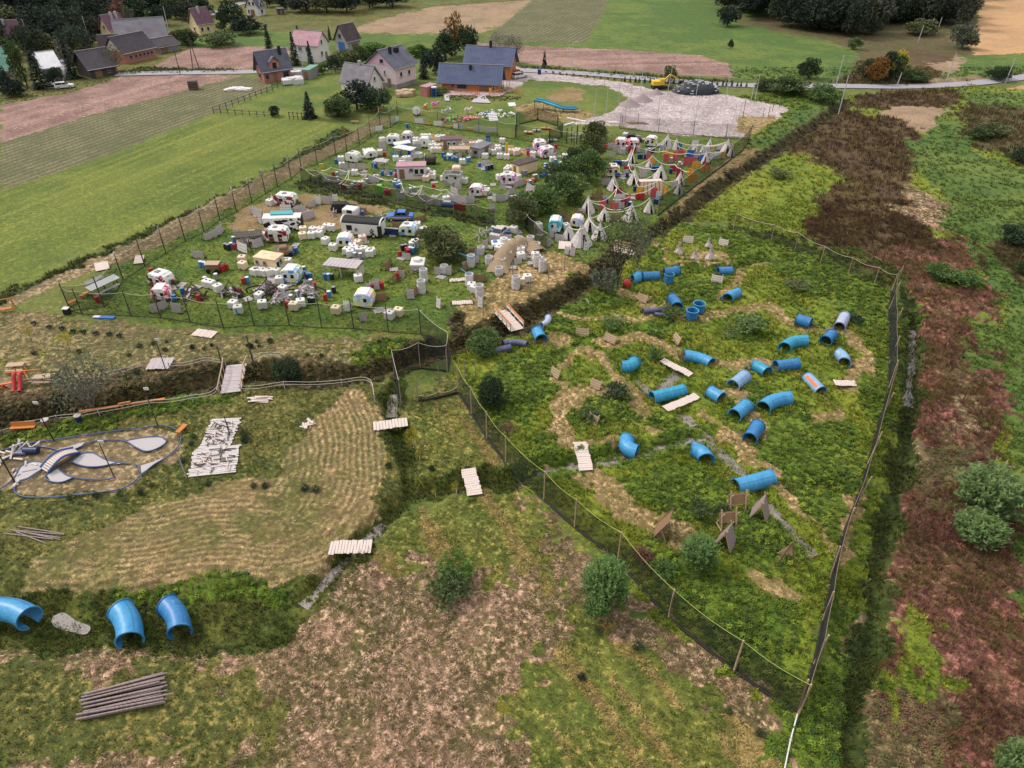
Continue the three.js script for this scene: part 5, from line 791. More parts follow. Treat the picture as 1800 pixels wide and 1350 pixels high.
// ------------------------------------------------------------------ lean-tos and screens in the tube field
function leanTo(label, k, x1, y1, x2, y2, h, { kind = 'v', m = M.tanWood } = {}) {
  const s = span(k, x1, y1, x2, y2), t = thing('plank_shelter', label, 'plank shelter', s.mid, s.turn), W = s.len, D = 1.3;
  const side = (e) => { for (let i = 0; i < 7; i++) { const f = (i + 0.5) / 7, q = mesh('plank', box(D * rr(0.97, 1.04), Math.hypot(W / 2, h) / 7 * 0.9, 0.04, 0, 0, 0, Math.PI / 2), m, t); q.rotation.z = e * Math.atan2(W / 2, h); q.position.set(e * W / 2 * (1 - f), h * f + 0.03, -D / 2); } };
  if (kind === 'v') { side(1); side(-1); for (const z of [0.02, -D]) for (const e of [-1, 1]) mesh('pole', beam(V(e * W / 2, -0.1, z), V(-e * 0.12, h * 1.1, z), 0.08, 0.07), M.tanWood, t); }
  if (kind === 'a') { for (let i = 0; i < 7; i++) { const f = 0.2 + i * 0.105, q = mesh('plank', box(W * (1 - f) * 1.05, 0.13, 0.04, 0, h * f, -D * (1 - f) * 0.7 - 0.04), M.tanWood, t); } for (const e of [-1, 1]) mesh('pole', beam(V(e * W / 2, -0.1, 0), V(0, h * 1.08, -0.06), 0.11, 0.09), m, t); mesh('pole', beam(V(0, -0.1, -D), V(0, h, -0.08), 0.1, 0.09), M.tanWood, t); }
  if (kind === 'lean') { for (let i = 0; i < 8; i++) { const f = (i + 0.5) / 8, q = mesh('plank', box(0.04, h / 8 * 1.1, D * 1.5, lerp(-W / 2, W / 2, f), h * f, -D * 0.6, 0, 0, -Math.atan2(W, h)), m, t); } for (const z of [0.3, -D * 1.2]) { mesh('pole', beam(V(-W / 2, 0, z), V(W / 2, h * 1.08, z), 0.09, 0.07), m, t); mesh('pole', beam(V(W * 0.6, -0.05, z), V(W * 0.1, h * 0.6, z), 0.08, 0.07), M.tanWood, t); mesh('pole', beam(V(-W * 0.4, 0.1, z), V(W * 0.6, 0.02, z), 0.07, 0.07), M.tanWood, t); } }
  if (kind === 'horse') { for (let i = 0; i < 5; i++) mesh('plank', box(W, h * 0.11, 0.04, 0, h * (0.38 + i * 0.1), -0.1 - i * 0.1, 0, -0.8), m, t); for (const e of [-0.4, 0.4]) { mesh('pole', beam(V(e * W, -0.1, 0.25), V(e * W, h * 1.1, -0.45), 0.1, 0.1), M.tanWood, t); mesh('pole', beam(V(e * W, -0.1, -0.75), V(e * W, h * 1.08, 0.05), 0.09, 0.09), M.tanWood, t); mesh('pole', beam(V(e * W - 0.1, 0.06, -0.7), V(e * W - 0.1, 0.06, 0.3), 0.08, 0.08), M.tanWood, t); } }
  return t;
}
leanTo('plank lean-to with a pale sloping side, left in the shelter village', 's', 440, 822, 540, 852, 2.1, { kind: 'lean', m: M.brownWood });
leanTo('low plank screen on crossed posts, topmost in the shelter village', 's', 1030, 615, 1180, 605, 1.7, { kind: 'horse', m: M.brownWood }); leanTo('low plank screen on crossed posts in the middle of the shelter village', 's', 960, 770, 1100, 750, 1.6, { kind: 'horse', m: M.brownWood });
leanTo('grey tent shaped plank shelter behind, facing the path', 's', 1195, 700, 1330, 745, 1.9, { kind: 'v', m: M.poleWood }); leanTo('tent shaped plank shelter beside the round green bush', 's', 915, 895, 1055, 960, 2.0, { kind: 'v', m: M.poleWood });
leanTo('lone A shaped plank shelter with a level slat back, right of the bushes', 's', 1412, 1046, 1558, 1062, 2.5, { kind: 'a', m: M.brownWood });
for (const [k, a, b, c, d] of [['o', 890, 215, 992, 222], ['o', 1098, 245, 1180, 282], ['o', 700, 500, 760, 540], ['o', 995, 590, 1070, 622], ['o', 968, 835, 1045, 888], ['p', 385, 850, 500, 895], ['p', 800, 1310, 870, 1390]]) plankWall(k, a, b, c, d, 1.0, { m: M.tanWood, lean: 0.45, fine: false, boards: 4, look: 'tan plank screen on trestle legs', plural: 'tan plank screens on trestle legs' });
for (const [k, a, b, c, d] of [['p', 930, 180, 1055, 190], ['p', 1345, 210, 1455, 235], ['p', 1255, 640, 1395, 665]]) plankWall(k, a, b, c, d, 1.05, { m: M.paleWood, lean: 0.35, look: 'pale pinkish board screen', plural: 'pale pinkish board screens', boards: 4 });
for (const [x, y, r, h] of [[882, 310, 0.75, 1.9], [1068, 385, 0.72, 1.8], [1252, 370, 0.78, 2.2], [1230, 225, 0.55, 1.4]]) tipi('p', x, y, r, h, { n: 4, m: M.paleWood, door: false, turn: 0.5 + rr(-0.2, 0.2), look: 'small pale pyramid tipi', plural: 'small pale pyramid tipis', mark: 'curved grass bank', fine: true });

// ------------------------------------------------------------------ the kart loop
const sandPave = mat({ map: grainTex('#b0acb0', ['#c0bcc0', '#9a9699', '#a8a29c'], 700, 1, 6, 0.35), roughness: 0.9 });
for (const p of [[[880, 940], [1000, 918], [1130, 915], [1165, 945], [1110, 990], [1030, 1015], [950, 985]], [[500, 1090], [580, 1030], [650, 1025], [740, 1070], [860, 1095], [700, 1120], [600, 1120]], [[110, 1225], [110, 1190], [150, 1120], [230, 1085], [325, 1095], [300, 1130], [200, 1195]], [[330, 1180], [410, 1130], [460, 1175], [520, 1195], [440, 1228], [360, 1225]], [[405, 1000], [600, 945], [560, 985], [430, 1025]], [[985, 1112], [1075, 1085], [1150, 1055], [985, 1170]]]) sheet('paving', p.map(([x, y]) => { const q = PT('m', x, y); return [q.x, q.z]; }), 0.13, sandPave);
{ const t = thing('kart_loop', 'winding kart loop edged with blue hose beside the stream', 'kart track', ON('m', 640, 1090)), o = t.position, hose = col(66, 86, 130, 0.55);
  for (const L of [[[-60, 1020], [0, 1010], [200, 960], [385, 932], [700, 885], [1000, 848], [1130, 833], [1220, 855], [1265, 905], [1255, 965], [1180, 1045], [1075, 1110], [985, 1185], [880, 1265], [650, 1305], [330, 1335], [165, 1328], [105, 1290], [130, 1235], [230, 1190], [310, 1125], [385, 1060], [480, 1020], [560, 985], [640, 950], [760, 935], [870, 940], [950, 985], [1030, 1015], [1110, 990], [1165, 945], [1130, 915], [1000, 918], [880, 940]], [[-40, 1100], [0, 1092], [90, 1030], [180, 990], [320, 985], [400, 1005], [430, 1025]], [[-40, 1290], [0, 1280], [60, 1240], [110, 1190], [150, 1120], [230, 1085], [325, 1095]], [[500, 1090], [580, 1030], [650, 1025], [740, 1070], [860, 1095], [960, 1110], [985, 1165]], [[500, 1090], [600, 1120], [700, 1120], [820, 1095]], [[410, 1130], [460, 1175], [520, 1195], [650, 1210], [780, 1205], [810, 1190]], [[520, 1195], [440, 1228], [360, 1225], [320, 1190], [400, 1130]]]) mesh('edge_hose', tube(L.map(([x, y]) => { const q = PT('m', x, y); return V(q.x - o.x, 0.15 + rr(-0.01, 0.02), q.z - o.z); }), 0.065, L.length * 7, 7), hose, t); }
{ const b = deck('ramp_bridge', 'humped plank ramp crossing the middle of the kart loop', 'ramp', 'm', 318, 1158, 548, 1018, 1.15, { lift: 0.3, arch: 0.55, n: 16 }), L = b.userData.span / 2; for (const e of [-1, 1]) mesh('side_hose', tube([V(-L, 0.15, e * 0.62), V(0, 0.72, e * 0.62), V(L, 0.15, e * 0.62)], 0.09, 12, 6), col(62, 92, 158, 0.5), b); }
{ const t = thing('scrap_pile', 'blue barrel wreck and loose boards at the kart loop edge', 'scrap pile', ON('m', 205, 1020)); const q = mesh('barrel', new THREE.CylinderGeometry(0.34, 0.34, 1.3, 16).rotateZ(1.57).translate(0.3, 0.36, 0), M.darkDrum, t); mesh('tarpaulin', new RoundedBoxGeometry(1.1, 0.4, 0.7, 3, 0.18).translate(-0.6, 0.2, 0.1), SHELL.slate, t); for (let i = 0; i < 9; i++) { const b = mesh('board', box(rr(0.9, 2), 0.08, 0.16), M.greyWood, t); b.position.set(rr(-1.6, 0.8), rr(0.1, 0.7), rr(-0.8, 0.9)); b.rotation.set(rr(-0.4, 0.4), rnd() * 3, rr(-0.5, 0.5)); } }
{ const t = thing('scrap_pile', 'scatter of sawn timber bits inside the kart loop', 'scrap pile', ON('m', 80, 1130)); for (let i = 0; i < 22; i++) { const b = mesh('timber_bit', box(rr(0.25, 1.2), 0.12, 0.16), rnd() < 0.5 ? M.greyWood : M.paleWood, t); b.position.set(rr(-3, 2.2), rr(0.12, 0.2), rr(-2.4, 2.6)); b.rotation.y = rnd() * 3; } }
pole('black lamp pole with grey head beside the kart loop, on the left', 'm', 380, 935, 4.6, M.black, { r: 0.06, top: 'flag', lean: [-0.2, 0], name: 'lamp_pole', category: 'lamp pole' }); pole('black lamp pole at the upper edge of the kart loop', 'm', 1105, 835, 4.6, M.darkWood, { r: 0.06, top: 'flag', name: 'lamp_pole', category: 'lamp pole' });
pole('red topped black pole inside the kart loop', 'm', 800, 1190, 4.2, M.darkWood, { r: 0.06, top: 'flag', name: 'flag_pole', category: 'pole' }); pole('slim dark pole standing at the far left of the kart loop', 'm', 105, 1225, 4, M.black, { r: 0.07 }); pole('thin grey pole on the grass right of the kart loop', 'm', 1300, 1190, 3, M.greyWood, { r: 0.06 }); pole('dark pole standing in the plank maze floor', 'm', 1608, 905, 2.6, M.darkWood, { r: 0.06 });
pole('black pole with grey head beside the slanting wooden platform', 'm', 1160, 445, 4, M.darkWood, { r: 0.06, top: 'flag', name: 'lamp_pole', category: 'lamp pole' }); pole('dark pole left of the wooden footbridge', 'm', 1555, 415, 3.2, M.darkWood, { r: 0.09 }); pole('dark pole right of the wooden footbridge', 'm', 1765, 375, 3.4, M.darkWood, { r: 0.09 });
function ropeRail(label, k, list, n = 2) { const t = thing('rope_rail', label, 'rope rail', ON(k, ...list[0])), o = t.position, P = list.map(([x, y]) => ON(k, x, y).sub(o)); P.forEach((p, i) => { if (i % 2 === 0 || i === P.length - 1) mesh('rail_post', rod(p.clone().add(V(0, -0.2, 0)), p.clone().add(V(0, 1, 0)), 0.06, 0.05, 6), M.greyWood, t); }); for (let j = 0; j < n; j++) mesh('rope', tube(P.map((p, i) => p.clone().add(V(0, 0.92 - j * 0.35 - (i % 2) * 0.12, 0))), 0.032, P.length * 6, 5), M.tape2, t); return t; }
ropeRail('white rope rail along the near bank of the stream', 'm', [[-40, 835], [60, 830], [150, 820], [260, 805], [400, 785], [560, 785], [700, 765], [860, 730], [1050, 700], [1200, 685], [1350, 665], [1480, 635], [1535, 600]]);
ropeRail('white rope rail along the far bank below the benches', 'm', [[-40, 570], [60, 565], [240, 548], [420, 545], [560, 525], [700, 510], [860, 480], [1000, 430]]); ropeRail('white rope rail between the platform and the wooden footbridge', 'm', [[1190, 440], [1310, 425], [1450, 400], [1560, 405]]);
ropeRail('white rail along the stream edge of the mown field', 'n', [[100, 600], [220, 590], [400, 570], [600, 555], [800, 545], [950, 530], [1005, 560], [1030, 665]]); ropeRail('short rope rail right of the wooden footbridge', 'n', [[185, 375], [310, 355], [380, 365]]);
{ const t = thing('balance_beam', 'orange balance beam along the rope by the grey tree', 'balance beam', ON('m', 860, 735)), o = t.position; for (const [a, b, c, d, h] of [[565, 755, 840, 715, 0.3], [840, 715, 925, 700, 0.55], [925, 700, 1160, 665, 0.3]]) { const A = PT('m', a, b), B = PT('m', c, d); mesh('beam', beam(V(A.x - o.x, h + 0.2, A.z - o.z), V(B.x - o.x, h + 0.2, B.z - o.z), 0.1, 0.4), M.orangeWood, t); mesh('leg', box(0.12, h + 0.3, 0.3, A.x - o.x + 0.3, h / 2, A.z - o.z), M.orangeWood, t); mesh('leg', box(0.12, h + 0.3, 0.3, B.x - o.x - 0.3, h / 2, B.z - o.z), M.orangeWood, t); } }
const benchParts = (t, L, back) => { mesh('seat', box(L, 0.07, 0.5, 0, 0.45, 0), M.orangeWood, t); for (const x of [-0.38, 0.38]) mesh('leg', box(0.1, 0.45, 0.45, x * L, 0.22, 0), M.orangeWood, t); if (back) mesh('backrest', box(L, 0.4, 0.06, 0, 0.72, -0.24, 0, -0.15), M.orangeWood, t); };
{ const t = thing('bench', 'orange wooden bench with backrest above the kart loop', 'bench', ON('m', 172, 860), 0.1); benchParts(t, 2.3, true); const u = thing('bench', 'small orange board seat right of the kart loop', 'bench', ON('m', 1275, 870), 1.3); benchParts(u, 1.3, false); }
const picnic = (label, k, x, y, turn) => { const t = thing('picnic_table', label, 'picnic table', ON(k, x, y), turn); mesh('tabletop', box(1.8, 0.06, 0.8, 0, 0.75, 0), M.tanWood, t); for (const z of [-0.75, 0.75]) mesh('bench_seat', box(1.8, 0.05, 0.28, 0, 0.45, z), M.tanWood, t); for (const x2 of [-0.65, 0.65]) for (const e of [-1, 1]) mesh('leg', beam(V(x2, 0, e * 0.7), V(x2, 0.73, e * 0.25), 0.08, 0.08), M.tanWood, t); mesh('crossbar', box(0.08, 0.08, 1.6, 0.65, 0.4, 0), M.tanWood, t); };
picnic('light wooden picnic table on the grass, farther from the rope', 'm', 125, 438, 0.15); picnic('light wooden picnic table beside the white rope rail', 'm', 315, 520, 0.1);
{ const t = thing('garden_swing', 'orange wooden swing frame at the left edge of the photo', 'swing', ON('A', 12, 548), 0.4); for (const x of [-1, 1]) for (const z of [-0.6, 0.6]) mesh('frame_leg', beam(V(x, 0, z), V(x, 1.7, 0), 0.09, 0.09), M.orangeWood, t); mesh('crossbar', box(2.3, 0.1, 0.1, 0, 1.72, 0), M.orangeWood, t); mesh('seat', box(1.4, 0.07, 0.5, 0, 0.45, 0), M.orangeWood, t); for (const x of [-0.6, 0.6]) mesh('rope', rod(V(x, 0.45, 0), V(x, 1.7, 0), 0.02), M.rope, t); }
{ const t = thing('play_slide', 'red twin play slide beside the rope rail', 'slide', ON('m', 140, 560), 0.2); for (const x of [-0.3, 0.3]) mesh('chute', tube([V(x, 1.35, -0.8), V(x, 1.3, -0.5), V(x, 0.7, 0.1), V(x, 0.2, 0.8), V(x, 0.15, 1.1)], 0.22, 16, 8), M.red, t); mesh('platform', box(1.1, 0.08, 0.8, 0, 1.1, -1.2), M.orangeWood, t); for (const x of [-0.5, 0.5]) for (const z of [-1.55, -0.85]) mesh('leg', box(0.09, 1.5, 0.09, x, 0.75, z), M.orangeWood, t); mesh('side_beam', box(3.4, 0.1, 0.12, 0.3, 1.2, -1.3), M.orangeWood, t); }
{ const t = thing('seesaw', 'orange and red seesaw beside the red twin slide', 'seesaw', ON('m', 35, 565), 0.15); mesh('board', box(3, 0.07, 0.3, 0, 0.55, 0, 0, 0, 0.08), M.orange, t); mesh('stand', new THREE.ConeGeometry(0.35, 0.55, 4).translate(0, 0.27, 0), M.red, t); for (const x of [-1.2, 1.2]) mesh('handle', box(0.06, 0.3, 0.3, x, 0.75, 0), M.red, t); }
{ const f = (label, k, x, y, m) => { const t = thing('litter_bin', label, 'bin', ON(k, x, y)); mesh('bin_body', new THREE.CylinderGeometry(0.34, 0.28, 0.85, 16).translate(0, 0.45, 0), m, t); mesh('bin_lid', new THREE.CylinderGeometry(0.36, 0.36, 0.07, 16).translate(0, 0.9, 0), M.greyWood, t); }; f('brown litter bin by the near rope rail', 'm', 335, 835, M.brownWood); f('navy litter bin by the near rope rail under the grey tree', 'm', 560, 805, M.darkDrum); }

// ------------------------------------------------------------------ painted caravans, vans and cars of the arenas
caravan('white and maroon caravan with teal patches beside the left netting', 'i', 840, 945, 985, 985, 2, 2, 'maroon'); caravan('white topped pinkish caravan behind a grey plank screen by the netting', 'i', 870, 1095, 1025, 1090, 1.9, 1.9, 'pinkred');
caravan('white roofed caravan with large maroon and teal patches, below the swirl billboard', 'j', 458, 560, 655, 560, 2.1, 2.3, 'maroon', { round: 0.6 }); caravan('half buried maroon and teal caravan near the top of the bare earth', 'j', 530, 215, 705, 232, 2, 2, 'maroon', { windows: [0.4] });
caravan('yellow and blue striped camper in front of the timber heaps', 'j', 603, 932, 755, 940, 2.1, 2.3, 'lime'); caravan('pastel blue and yellow caravan standing by the lower netting', 'j', 1265, 1150, 1425, 1158, 2, 2.2, 'pastel', { windows: [0.65] }); caravan('pale blue pastel caravan ringed by white tanks', 'j', 1105, 608, 1248, 606, 1.9, 1.9, 'pastel');
caravan('small lime and blue caravan between brown palisades', 'k', 270, 395, 415, 405, 1.9, 1.9, 'lime'); caravan('tall white and teal van by the bushes and tipis', 'l', 590, 365, 703, 372, 2.4, 2.3, 'teal', { windows: [0.3], wheels: true, name: 'van', category: 'van' });
caravan('white caravan with lime swirls, leftmost by the back netting', 'f', 998, 505, 1140, 508, 2, 2, 'white'); caravan('white caravan with purple spatter by the back netting', 'f', 1172, 468, 1292, 472, 2, 2, 'graffiti'); caravan('white box trailer with an open black hatch', 'f', 1392, 538, 1492, 540, 1.8, 2.1, 'white', { windows: [0.5], door: 0, round: 0.15 });
caravan('white upended van nose with a black windscreen', 'f', 520, 700, 645, 722, 1.8, 2, 'white', { windows: [0.55], door: 0, name: 'van', category: 'van' }); caravan('low white caravan beside the roofed stall', 'f', 760, 675, 900, 655, 1.8, 1.6, 'white', { windows: [0.4] });
caravan('pink and purple caravan, upper of the two by the netting pen', 'g', 1195, 582, 1345, 575, 2, 2.1, 'purple'); caravan('purple caravan with an open side, lower of the two', 'g', 1290, 672, 1450, 645, 2, 2.2, 'purple', { windows: [0.2] }); caravan('round white and pink caravan beside curved plank screens', 'g', 792, 972, 960, 985, 2, 2.2, 'purple', { round: 0.6 }); caravan('white caravan with violet swirls behind the curved fence', 'g', 430, 1110, 580, 1120, 1.9, 2, 'purple');
caravan('pink and red caravan at the left of the tipi arena', 'h', 452, 345, 570, 352, 1.9, 2, 'pinkred'); caravan('pink caravan with a pale blue patch behind a garland post', 'h', 585, 350, 696, 352, 1.9, 1.9, 'pinkred'); caravan('white, blue and yellow caravan at the top of the tipi arena', 'h', 745, 325, 852, 338, 1.9, 2.1, 'bluey'); caravan('red, yellow and blue striped camper beside the tall bushes', 'h', 368, 632, 500, 632, 2, 2.2, 'bands'); caravan('white caravan with an open roof among the tipis', 'h', 12, 1128, 132, 1138, 1.9, 1.8, 'pastel', { windows: [0.3] });
car('black estate car with a grey roof on the bare earth', 'j', 1090, 268, 1255, 265, M.black, { estate: true, len: 4 }); car('blue and yellow painted police style car on the arena grass', 'k', 185, 240, 370, 240, col(70, 110, 190, 0.35), { stripe: M.yellow, flip: true }); car('black and white wrecked car behind the pink caravans', 'h', 565, 270, 680, 272, col(60, 58, 62, 0.5), { name: 'wrecked_car', len: 3.8 });
car('stripped pale pickup wreck ringed by drums', 'k', 1150, 420, 1235, 350, col(190, 182, 178, 0.6), { name: 'wrecked_car', len: 4.2 });
{ // the long bus
  const s = span('j', 1150, 495, 1512, 525), L = s.len, t = thing('old_bus', 'long white bus with a black roof and painted black figures', 'bus', s.mid, s.turn), h = 2.7, d = 2.4;
  mesh('body', new RoundedBoxGeometry(L, h - 0.7, d, 4, 0.25).translate(0, (h - 0.7) / 2 + 0.35, -d / 2), M.white, t); mesh('roof', new THREE.CylinderGeometry(d / 2 - 0.02, d / 2 - 0.02, L * 0.97, 24, 1, false, 0, Math.PI).rotateZ(Math.PI / 2).rotateX(0).scale(1, 0.55, 1).translate(0, h - 0.5, -d / 2), M.black, t);
  for (const e of [-1, 1]) mesh('end_hoop', new THREE.TorusGeometry(d / 2 - 0.05, 0.14, 8, 20, Math.PI).rotateY(Math.PI / 2).scale(1, 0.6, 1).translate(e * L * 0.485, h - 0.55, -d / 2), M.white, t);
  for (const u of [-0.32, -0.26]) { const w = mesh('window', box(0.5, 0.8, 0.05, u * L, 1.5, 0.01), M.black, t); mesh('pane', box(0.42, 0.7, 0.03, u * L, 1.5, 0.03), M.glass, w); }
  const fig = (x, y, sc) => { const q = mesh('painted_figure', join([beam(V(x - 0.35 * sc, y - 0.3 * sc, 0.02), V(x + 0.35 * sc, y + 0.3 * sc, 0.02), 0.14 * sc, 0.02), beam(V(x - 0.35 * sc, y + 0.2 * sc, 0.026), V(x + 0.35 * sc, y - 0.25 * sc, 0.026), 0.14 * sc, 0.02), new THREE.CylinderGeometry(0.15 * sc, 0.15 * sc, 0.02, 12).rotateX(Math.PI / 2).translate(x, y + 0.38 * sc, 0.03)]), M.black, t); }; fig(L * 0.27, 1.05, 1); fig(-L * 0.12, 1.2, 0.7);
  for (const x of [-0.32, 0.3]) { const w = mesh('wheel', new THREE.CylinderGeometry(0.42, 0.42, 0.25, 16).rotateX(Math.PI / 2).translate(x * L, 0.42, -0.12), M.rubber, t); mesh('rim', new THREE.CylinderGeometry(0.2, 0.2, 0.27, 10).rotateX(Math.PI / 2).translate(x * L, 0.42, -0.12), M.galv, w); }
  for (const u of [-0.2, -0.1, 0, 0.1]) mesh('roof_vent', box(0.5, 0.1, 0.35, u * L, h + 0.16, -d * 0.5), M.darkWood, t); mesh('door', box(0.7, 1.7, 0.05, L * 0.47, 1.25, 0.02), M.black, t);
  const b = thing('board_wall', 'blue and white board wall standing right of the long bus', 'barricade', ON('k', 195, 385), s.turn); mesh('panel', box(2.4, 1.1, 0.08, 0, 0.6, 0), M.darkDrum, b); mesh('cap_rail', box(2.4, 0.12, 0.14, 0, 1.2, 0), M.white, b); for (const x of [-1.1, 1.1]) mesh('post', box(0.1, 1.3, 0.1, x, 0.6, -0.1), M.darkWood, b);
  const n = thing('van', 'white van nose leaning behind the long bus', 'van', ON('j', 1215, 340), s.turn - 0.1); mesh('body', new RoundedBoxGeometry(2.4, 1.3, 1.9, 3, 0.3).translate(0, 1, -0.9), M.white, n); mesh('windscreen', box(0.06, 0.7, 1.5, -1.2, 1.3, -0.9), M.black, n); mesh('window', box(0.9, 0.5, 0.06, 0.2, 1.3, 0.06), M.glass, n); mesh('wheel', new THREE.CylinderGeometry(0.35, 0.35, 0.2, 14).rotateX(Math.PI / 2).translate(0.6, 0.35, 0), M.rubber, n);
}
{ const s = span('j', 445, 455, 785, 445), L = s.len, t = thing('billboard_trailer', 'long white trailer wall covered in black swirls', 'trailer', s.mid, s.turn); mesh('wall_panel', box(L, 1.9, 0.15, 0, 1.2, 0), (() => { const m = COAT.swirl.clone(); m.map = m.map.clone(); m.map.repeat.set(1, 0.5); return m; })(), t); mesh('top_sheet', box(L * 1.02, 0.08, 1.5, 0, 2.2, -0.7, 0, 0.2), M.white, t); mesh('glass_sheet', box(L * 0.6, 0.08, 0.9, -0.1, 2.5, -1.3, 0, 0.2), M.teal, t); mesh('end_panel', box(0.12, 1.8, 1.6, L / 2, 1.15, -0.8), M.black, t); for (const x of [-0.35, 0.35]) mesh('wheel', new THREE.CylinderGeometry(0.32, 0.32, 0.2, 14).rotateX(Math.PI / 2).translate(x * L, 0.32, -0.2), M.rubber, t); for (const x of [-0.45, 0.45]) mesh('post', box(0.1, 2, 0.1, x * L, 1, -1.4), M.darkWood, t); }
// box bodies seen from two sides
house('yellow ochre box trailer with small dark windows', 'j', [365, 812], [560, 842], [640, 780], { wallH: 2, flat: true, ov: 0.06, wall: 'cream', roof: 'cream', wins: [['L', 0.15, 1.2, 0.45, 0.5, 'hole'], ['L', 0.5, 1.2, 0.45, 0.5, 'hole'], ['F', 0.55, 1.2, 0.5, 0.55, 'hole'], ['F', 0.2, 0.2, 0.8, 1.6, 'window']], name: 'box_trailer', category: 'trailer' });
{ const t = house('pink shop container with black window bays and a rusty flat roof', 'f', [1122, 895], [1126, 908], [1462, 900], { wallH: 2.3, flat: true, ov: 0.1, wall: 'pinkish', roof: 'pink', W: 2.4, wins: [['F', 0.17, 0.2, 0.9, 1.7, 'hole'], ['F', 0.5, 1.5, 0.7, 0.5, 'hole'], ['F', 0.68, 0.9, 0.9, 1.1, 'window'], ['F', 0.87, 0.9, 0.9, 1.1, 'window']], name: 'shop_container', category: 'container' }); }
house('cream boxy shed with a dark slatted flat roof', 'g', [928, 830], [1015, 862], [1232, 797], { wallH: 1.9, flat: true, ov: 0.15, wall: 'cream', roof: 'brown', wins: [['L', 0.4, 0.3, 0.6, 1.2, 'hole']], name: 'box_shed', category: 'shed' });
house('grey shed with a slightly tilted tin roof and open front', 'g', [500, 620], [560, 650], [690, 585], { wallH: 1.7, flat: true, ov: 0.25, wall: 'block', roof: 'grey', wins: [['F', 0.6, 0.2, 1.4, 1.3, 'hole'], ['L', 0.5, 0.5, 0.9, 0.8, 'hole']], name: 'tin_shed', category: 'shed' });
house('long grey wooden shack with a purplish tin roof', 'g', [126, 535], [130, 552], [345, 545], { wallH: 1.8, flat: true, ov: 0.12, wall: 'block', roof: 'plum', W: 2.2, wins: [['F', 0.3, 0.8, 0.7, 0.7, 'window'], ['F', 0.6, 0.8, 0.7, 0.7, 'window'], ['F', 0.1, 0.1, 0.7, 1.5, 'hole']], name: 'wooden_shack', category: 'shed' });
{ const s = span('g', 125, 975, 325, 988), L = s.len, t = thing('open_enclosure', 'white open topped enclosure of tall panels', 'enclosure', s.mid, s.turn); for (const [w, x, z, ry] of [[L, 0, 0, 0], [L, 0, -2.2, 0], [2.2, -L / 2, -1.1, Math.PI / 2], [2.2, L / 2, -1.1, Math.PI / 2]]) mesh('panel', box(w, 2, 0.08, x, 1, z, ry), COAT.stone, t); for (const x of [-0.25, 0.25]) mesh('window', box(0.4, 0.4, 0.04, x * L, 1.5, 0.06), M.black, t); mesh('top_rail', box(L + 0.1, 0.1, 0.12, 0, 2.05, 0), M.galv, t); const c = thing('round_tank', 'pinkish round topped tank behind the white enclosure', 'tank', ON('g', 290, 900)); mesh('tank_body', new RoundedBoxGeometry(1.6, 2.5, 1.5, 4, 0.4).translate(0, 1.25, 0), M.pinkPlastic, c); mesh('band', box(1.64, 0.1, 1.54, 0, 1.4, 0), M.greyWood, c); }
function shelter(label, k, x1, y1, x2, y2, depth, h, m, roofM, { slats = 9, back = true } = {}) { const s = span(k, x1, y1, x2, y2), L = s.len, t = thing('timber_shelter', label, 'shelter', s.mid, s.turn); for (const x of [-0.48, 0, 0.48]) for (const z of [0, -depth]) mesh('post', box(0.12, h, 0.12, x * L, h / 2, z), m, t); for (let i = 0; i < slats; i++) mesh('roof_board', box(L / slats * 0.92, 0.05, depth + 0.3, (-0.5 + (i + 0.5) / slats) * L, h + rr(0.05, 0.1), -depth / 2, rr(-0.03, 0.03)), roofM, t); for (const z of [0, -depth]) mesh('beam', box(L, 0.12, 0.1, 0, h, z), m, t); if (back) for (let i = 0; i < 4; i++) mesh('side_board', box(0.05, 0.26, depth, L / 2, 0.2 + i * 0.32, -depth / 2), M.paleWood, t); return t; }
shelter('weathered timber shelter with a flat board roof in the lower arena', 'j', 990, 862, 1300, 895, 2.2, 1.7, M.greyWood, M.greyWood); shelter('collapsed dark timber shelter at the edge of the bare earth', 'j', 185, 600, 430, 575, 2, 1.5, M.darkWood, M.darkWood, { back: false }); shelter('ruined pinkish timber frame with a board roof', 'g', 195, 650, 440, 650, 1.8, 1.6, M.paleWood, M.tanWood, { back: false }); shelter('small roofed stall of grey boards beside the low caravan', 'f', 845, 800, 1000, 815, 1.6, 1.7, M.greyWood, M.greyWood, { back: false }); shelter('blue and white stall under a slanted sheet roof', 'f', 1080, 640, 1290, 680, 1.9, 1.8, M.blue, M.white, { back: true });
{ const t = thing('sheet_roof', 'blue edged slanted sheet roof over the blue stall', 'roof sheet', ON('f', 1190, 590), 0.5); mesh('sheet', box(3.6, 0.08, 1.4, 0, 1.9, 0, 0, 0.25), M.blue, t); mesh('cover', box(3.4, 0.05, 1.1, 0, 1.98, -0.1, 0, 0.25), M.white, t); for (const x of [-1.6, 1.6]) mesh('post', box(0.1, 1.9, 0.1, x, 0.95, 0), M.greyWood, t); }
{ const t = thing('covered_wagon', 'dark camouflaged round topped wagon', 'wagon', ON('f', 1510, 735), 0); mesh('cover', new RoundedBoxGeometry(2.1, 1.4, 1.8, 4, 0.5).translate(0, 0.85, -0.9), M.darkWood, t); for (const x of [-0.7, 0.7]) mesh('wheel', new THREE.CylinderGeometry(0.35, 0.35, 0.15, 14).rotateX(1.57).translate(x, 0.35, 0.02), M.rubber, t); mesh('end_frame', box(0.12, 1.7, 1.5, -1.05, 0.85, -0.9), M.greyWood, t); }
{ const t = thing('yellow_board', 'bright yellow upright board by the upper netting', 'board', ON('g', 872, 585), 0.3); mesh('board', box(0.5, 1.9, 0.14, 0, 0.95, 0), M.yellow, t); mesh('prop', beam(V(0, 0, -0.7), V(0, 1.5, -0.1), 0.08, 0.08), M.greyWood, t); }
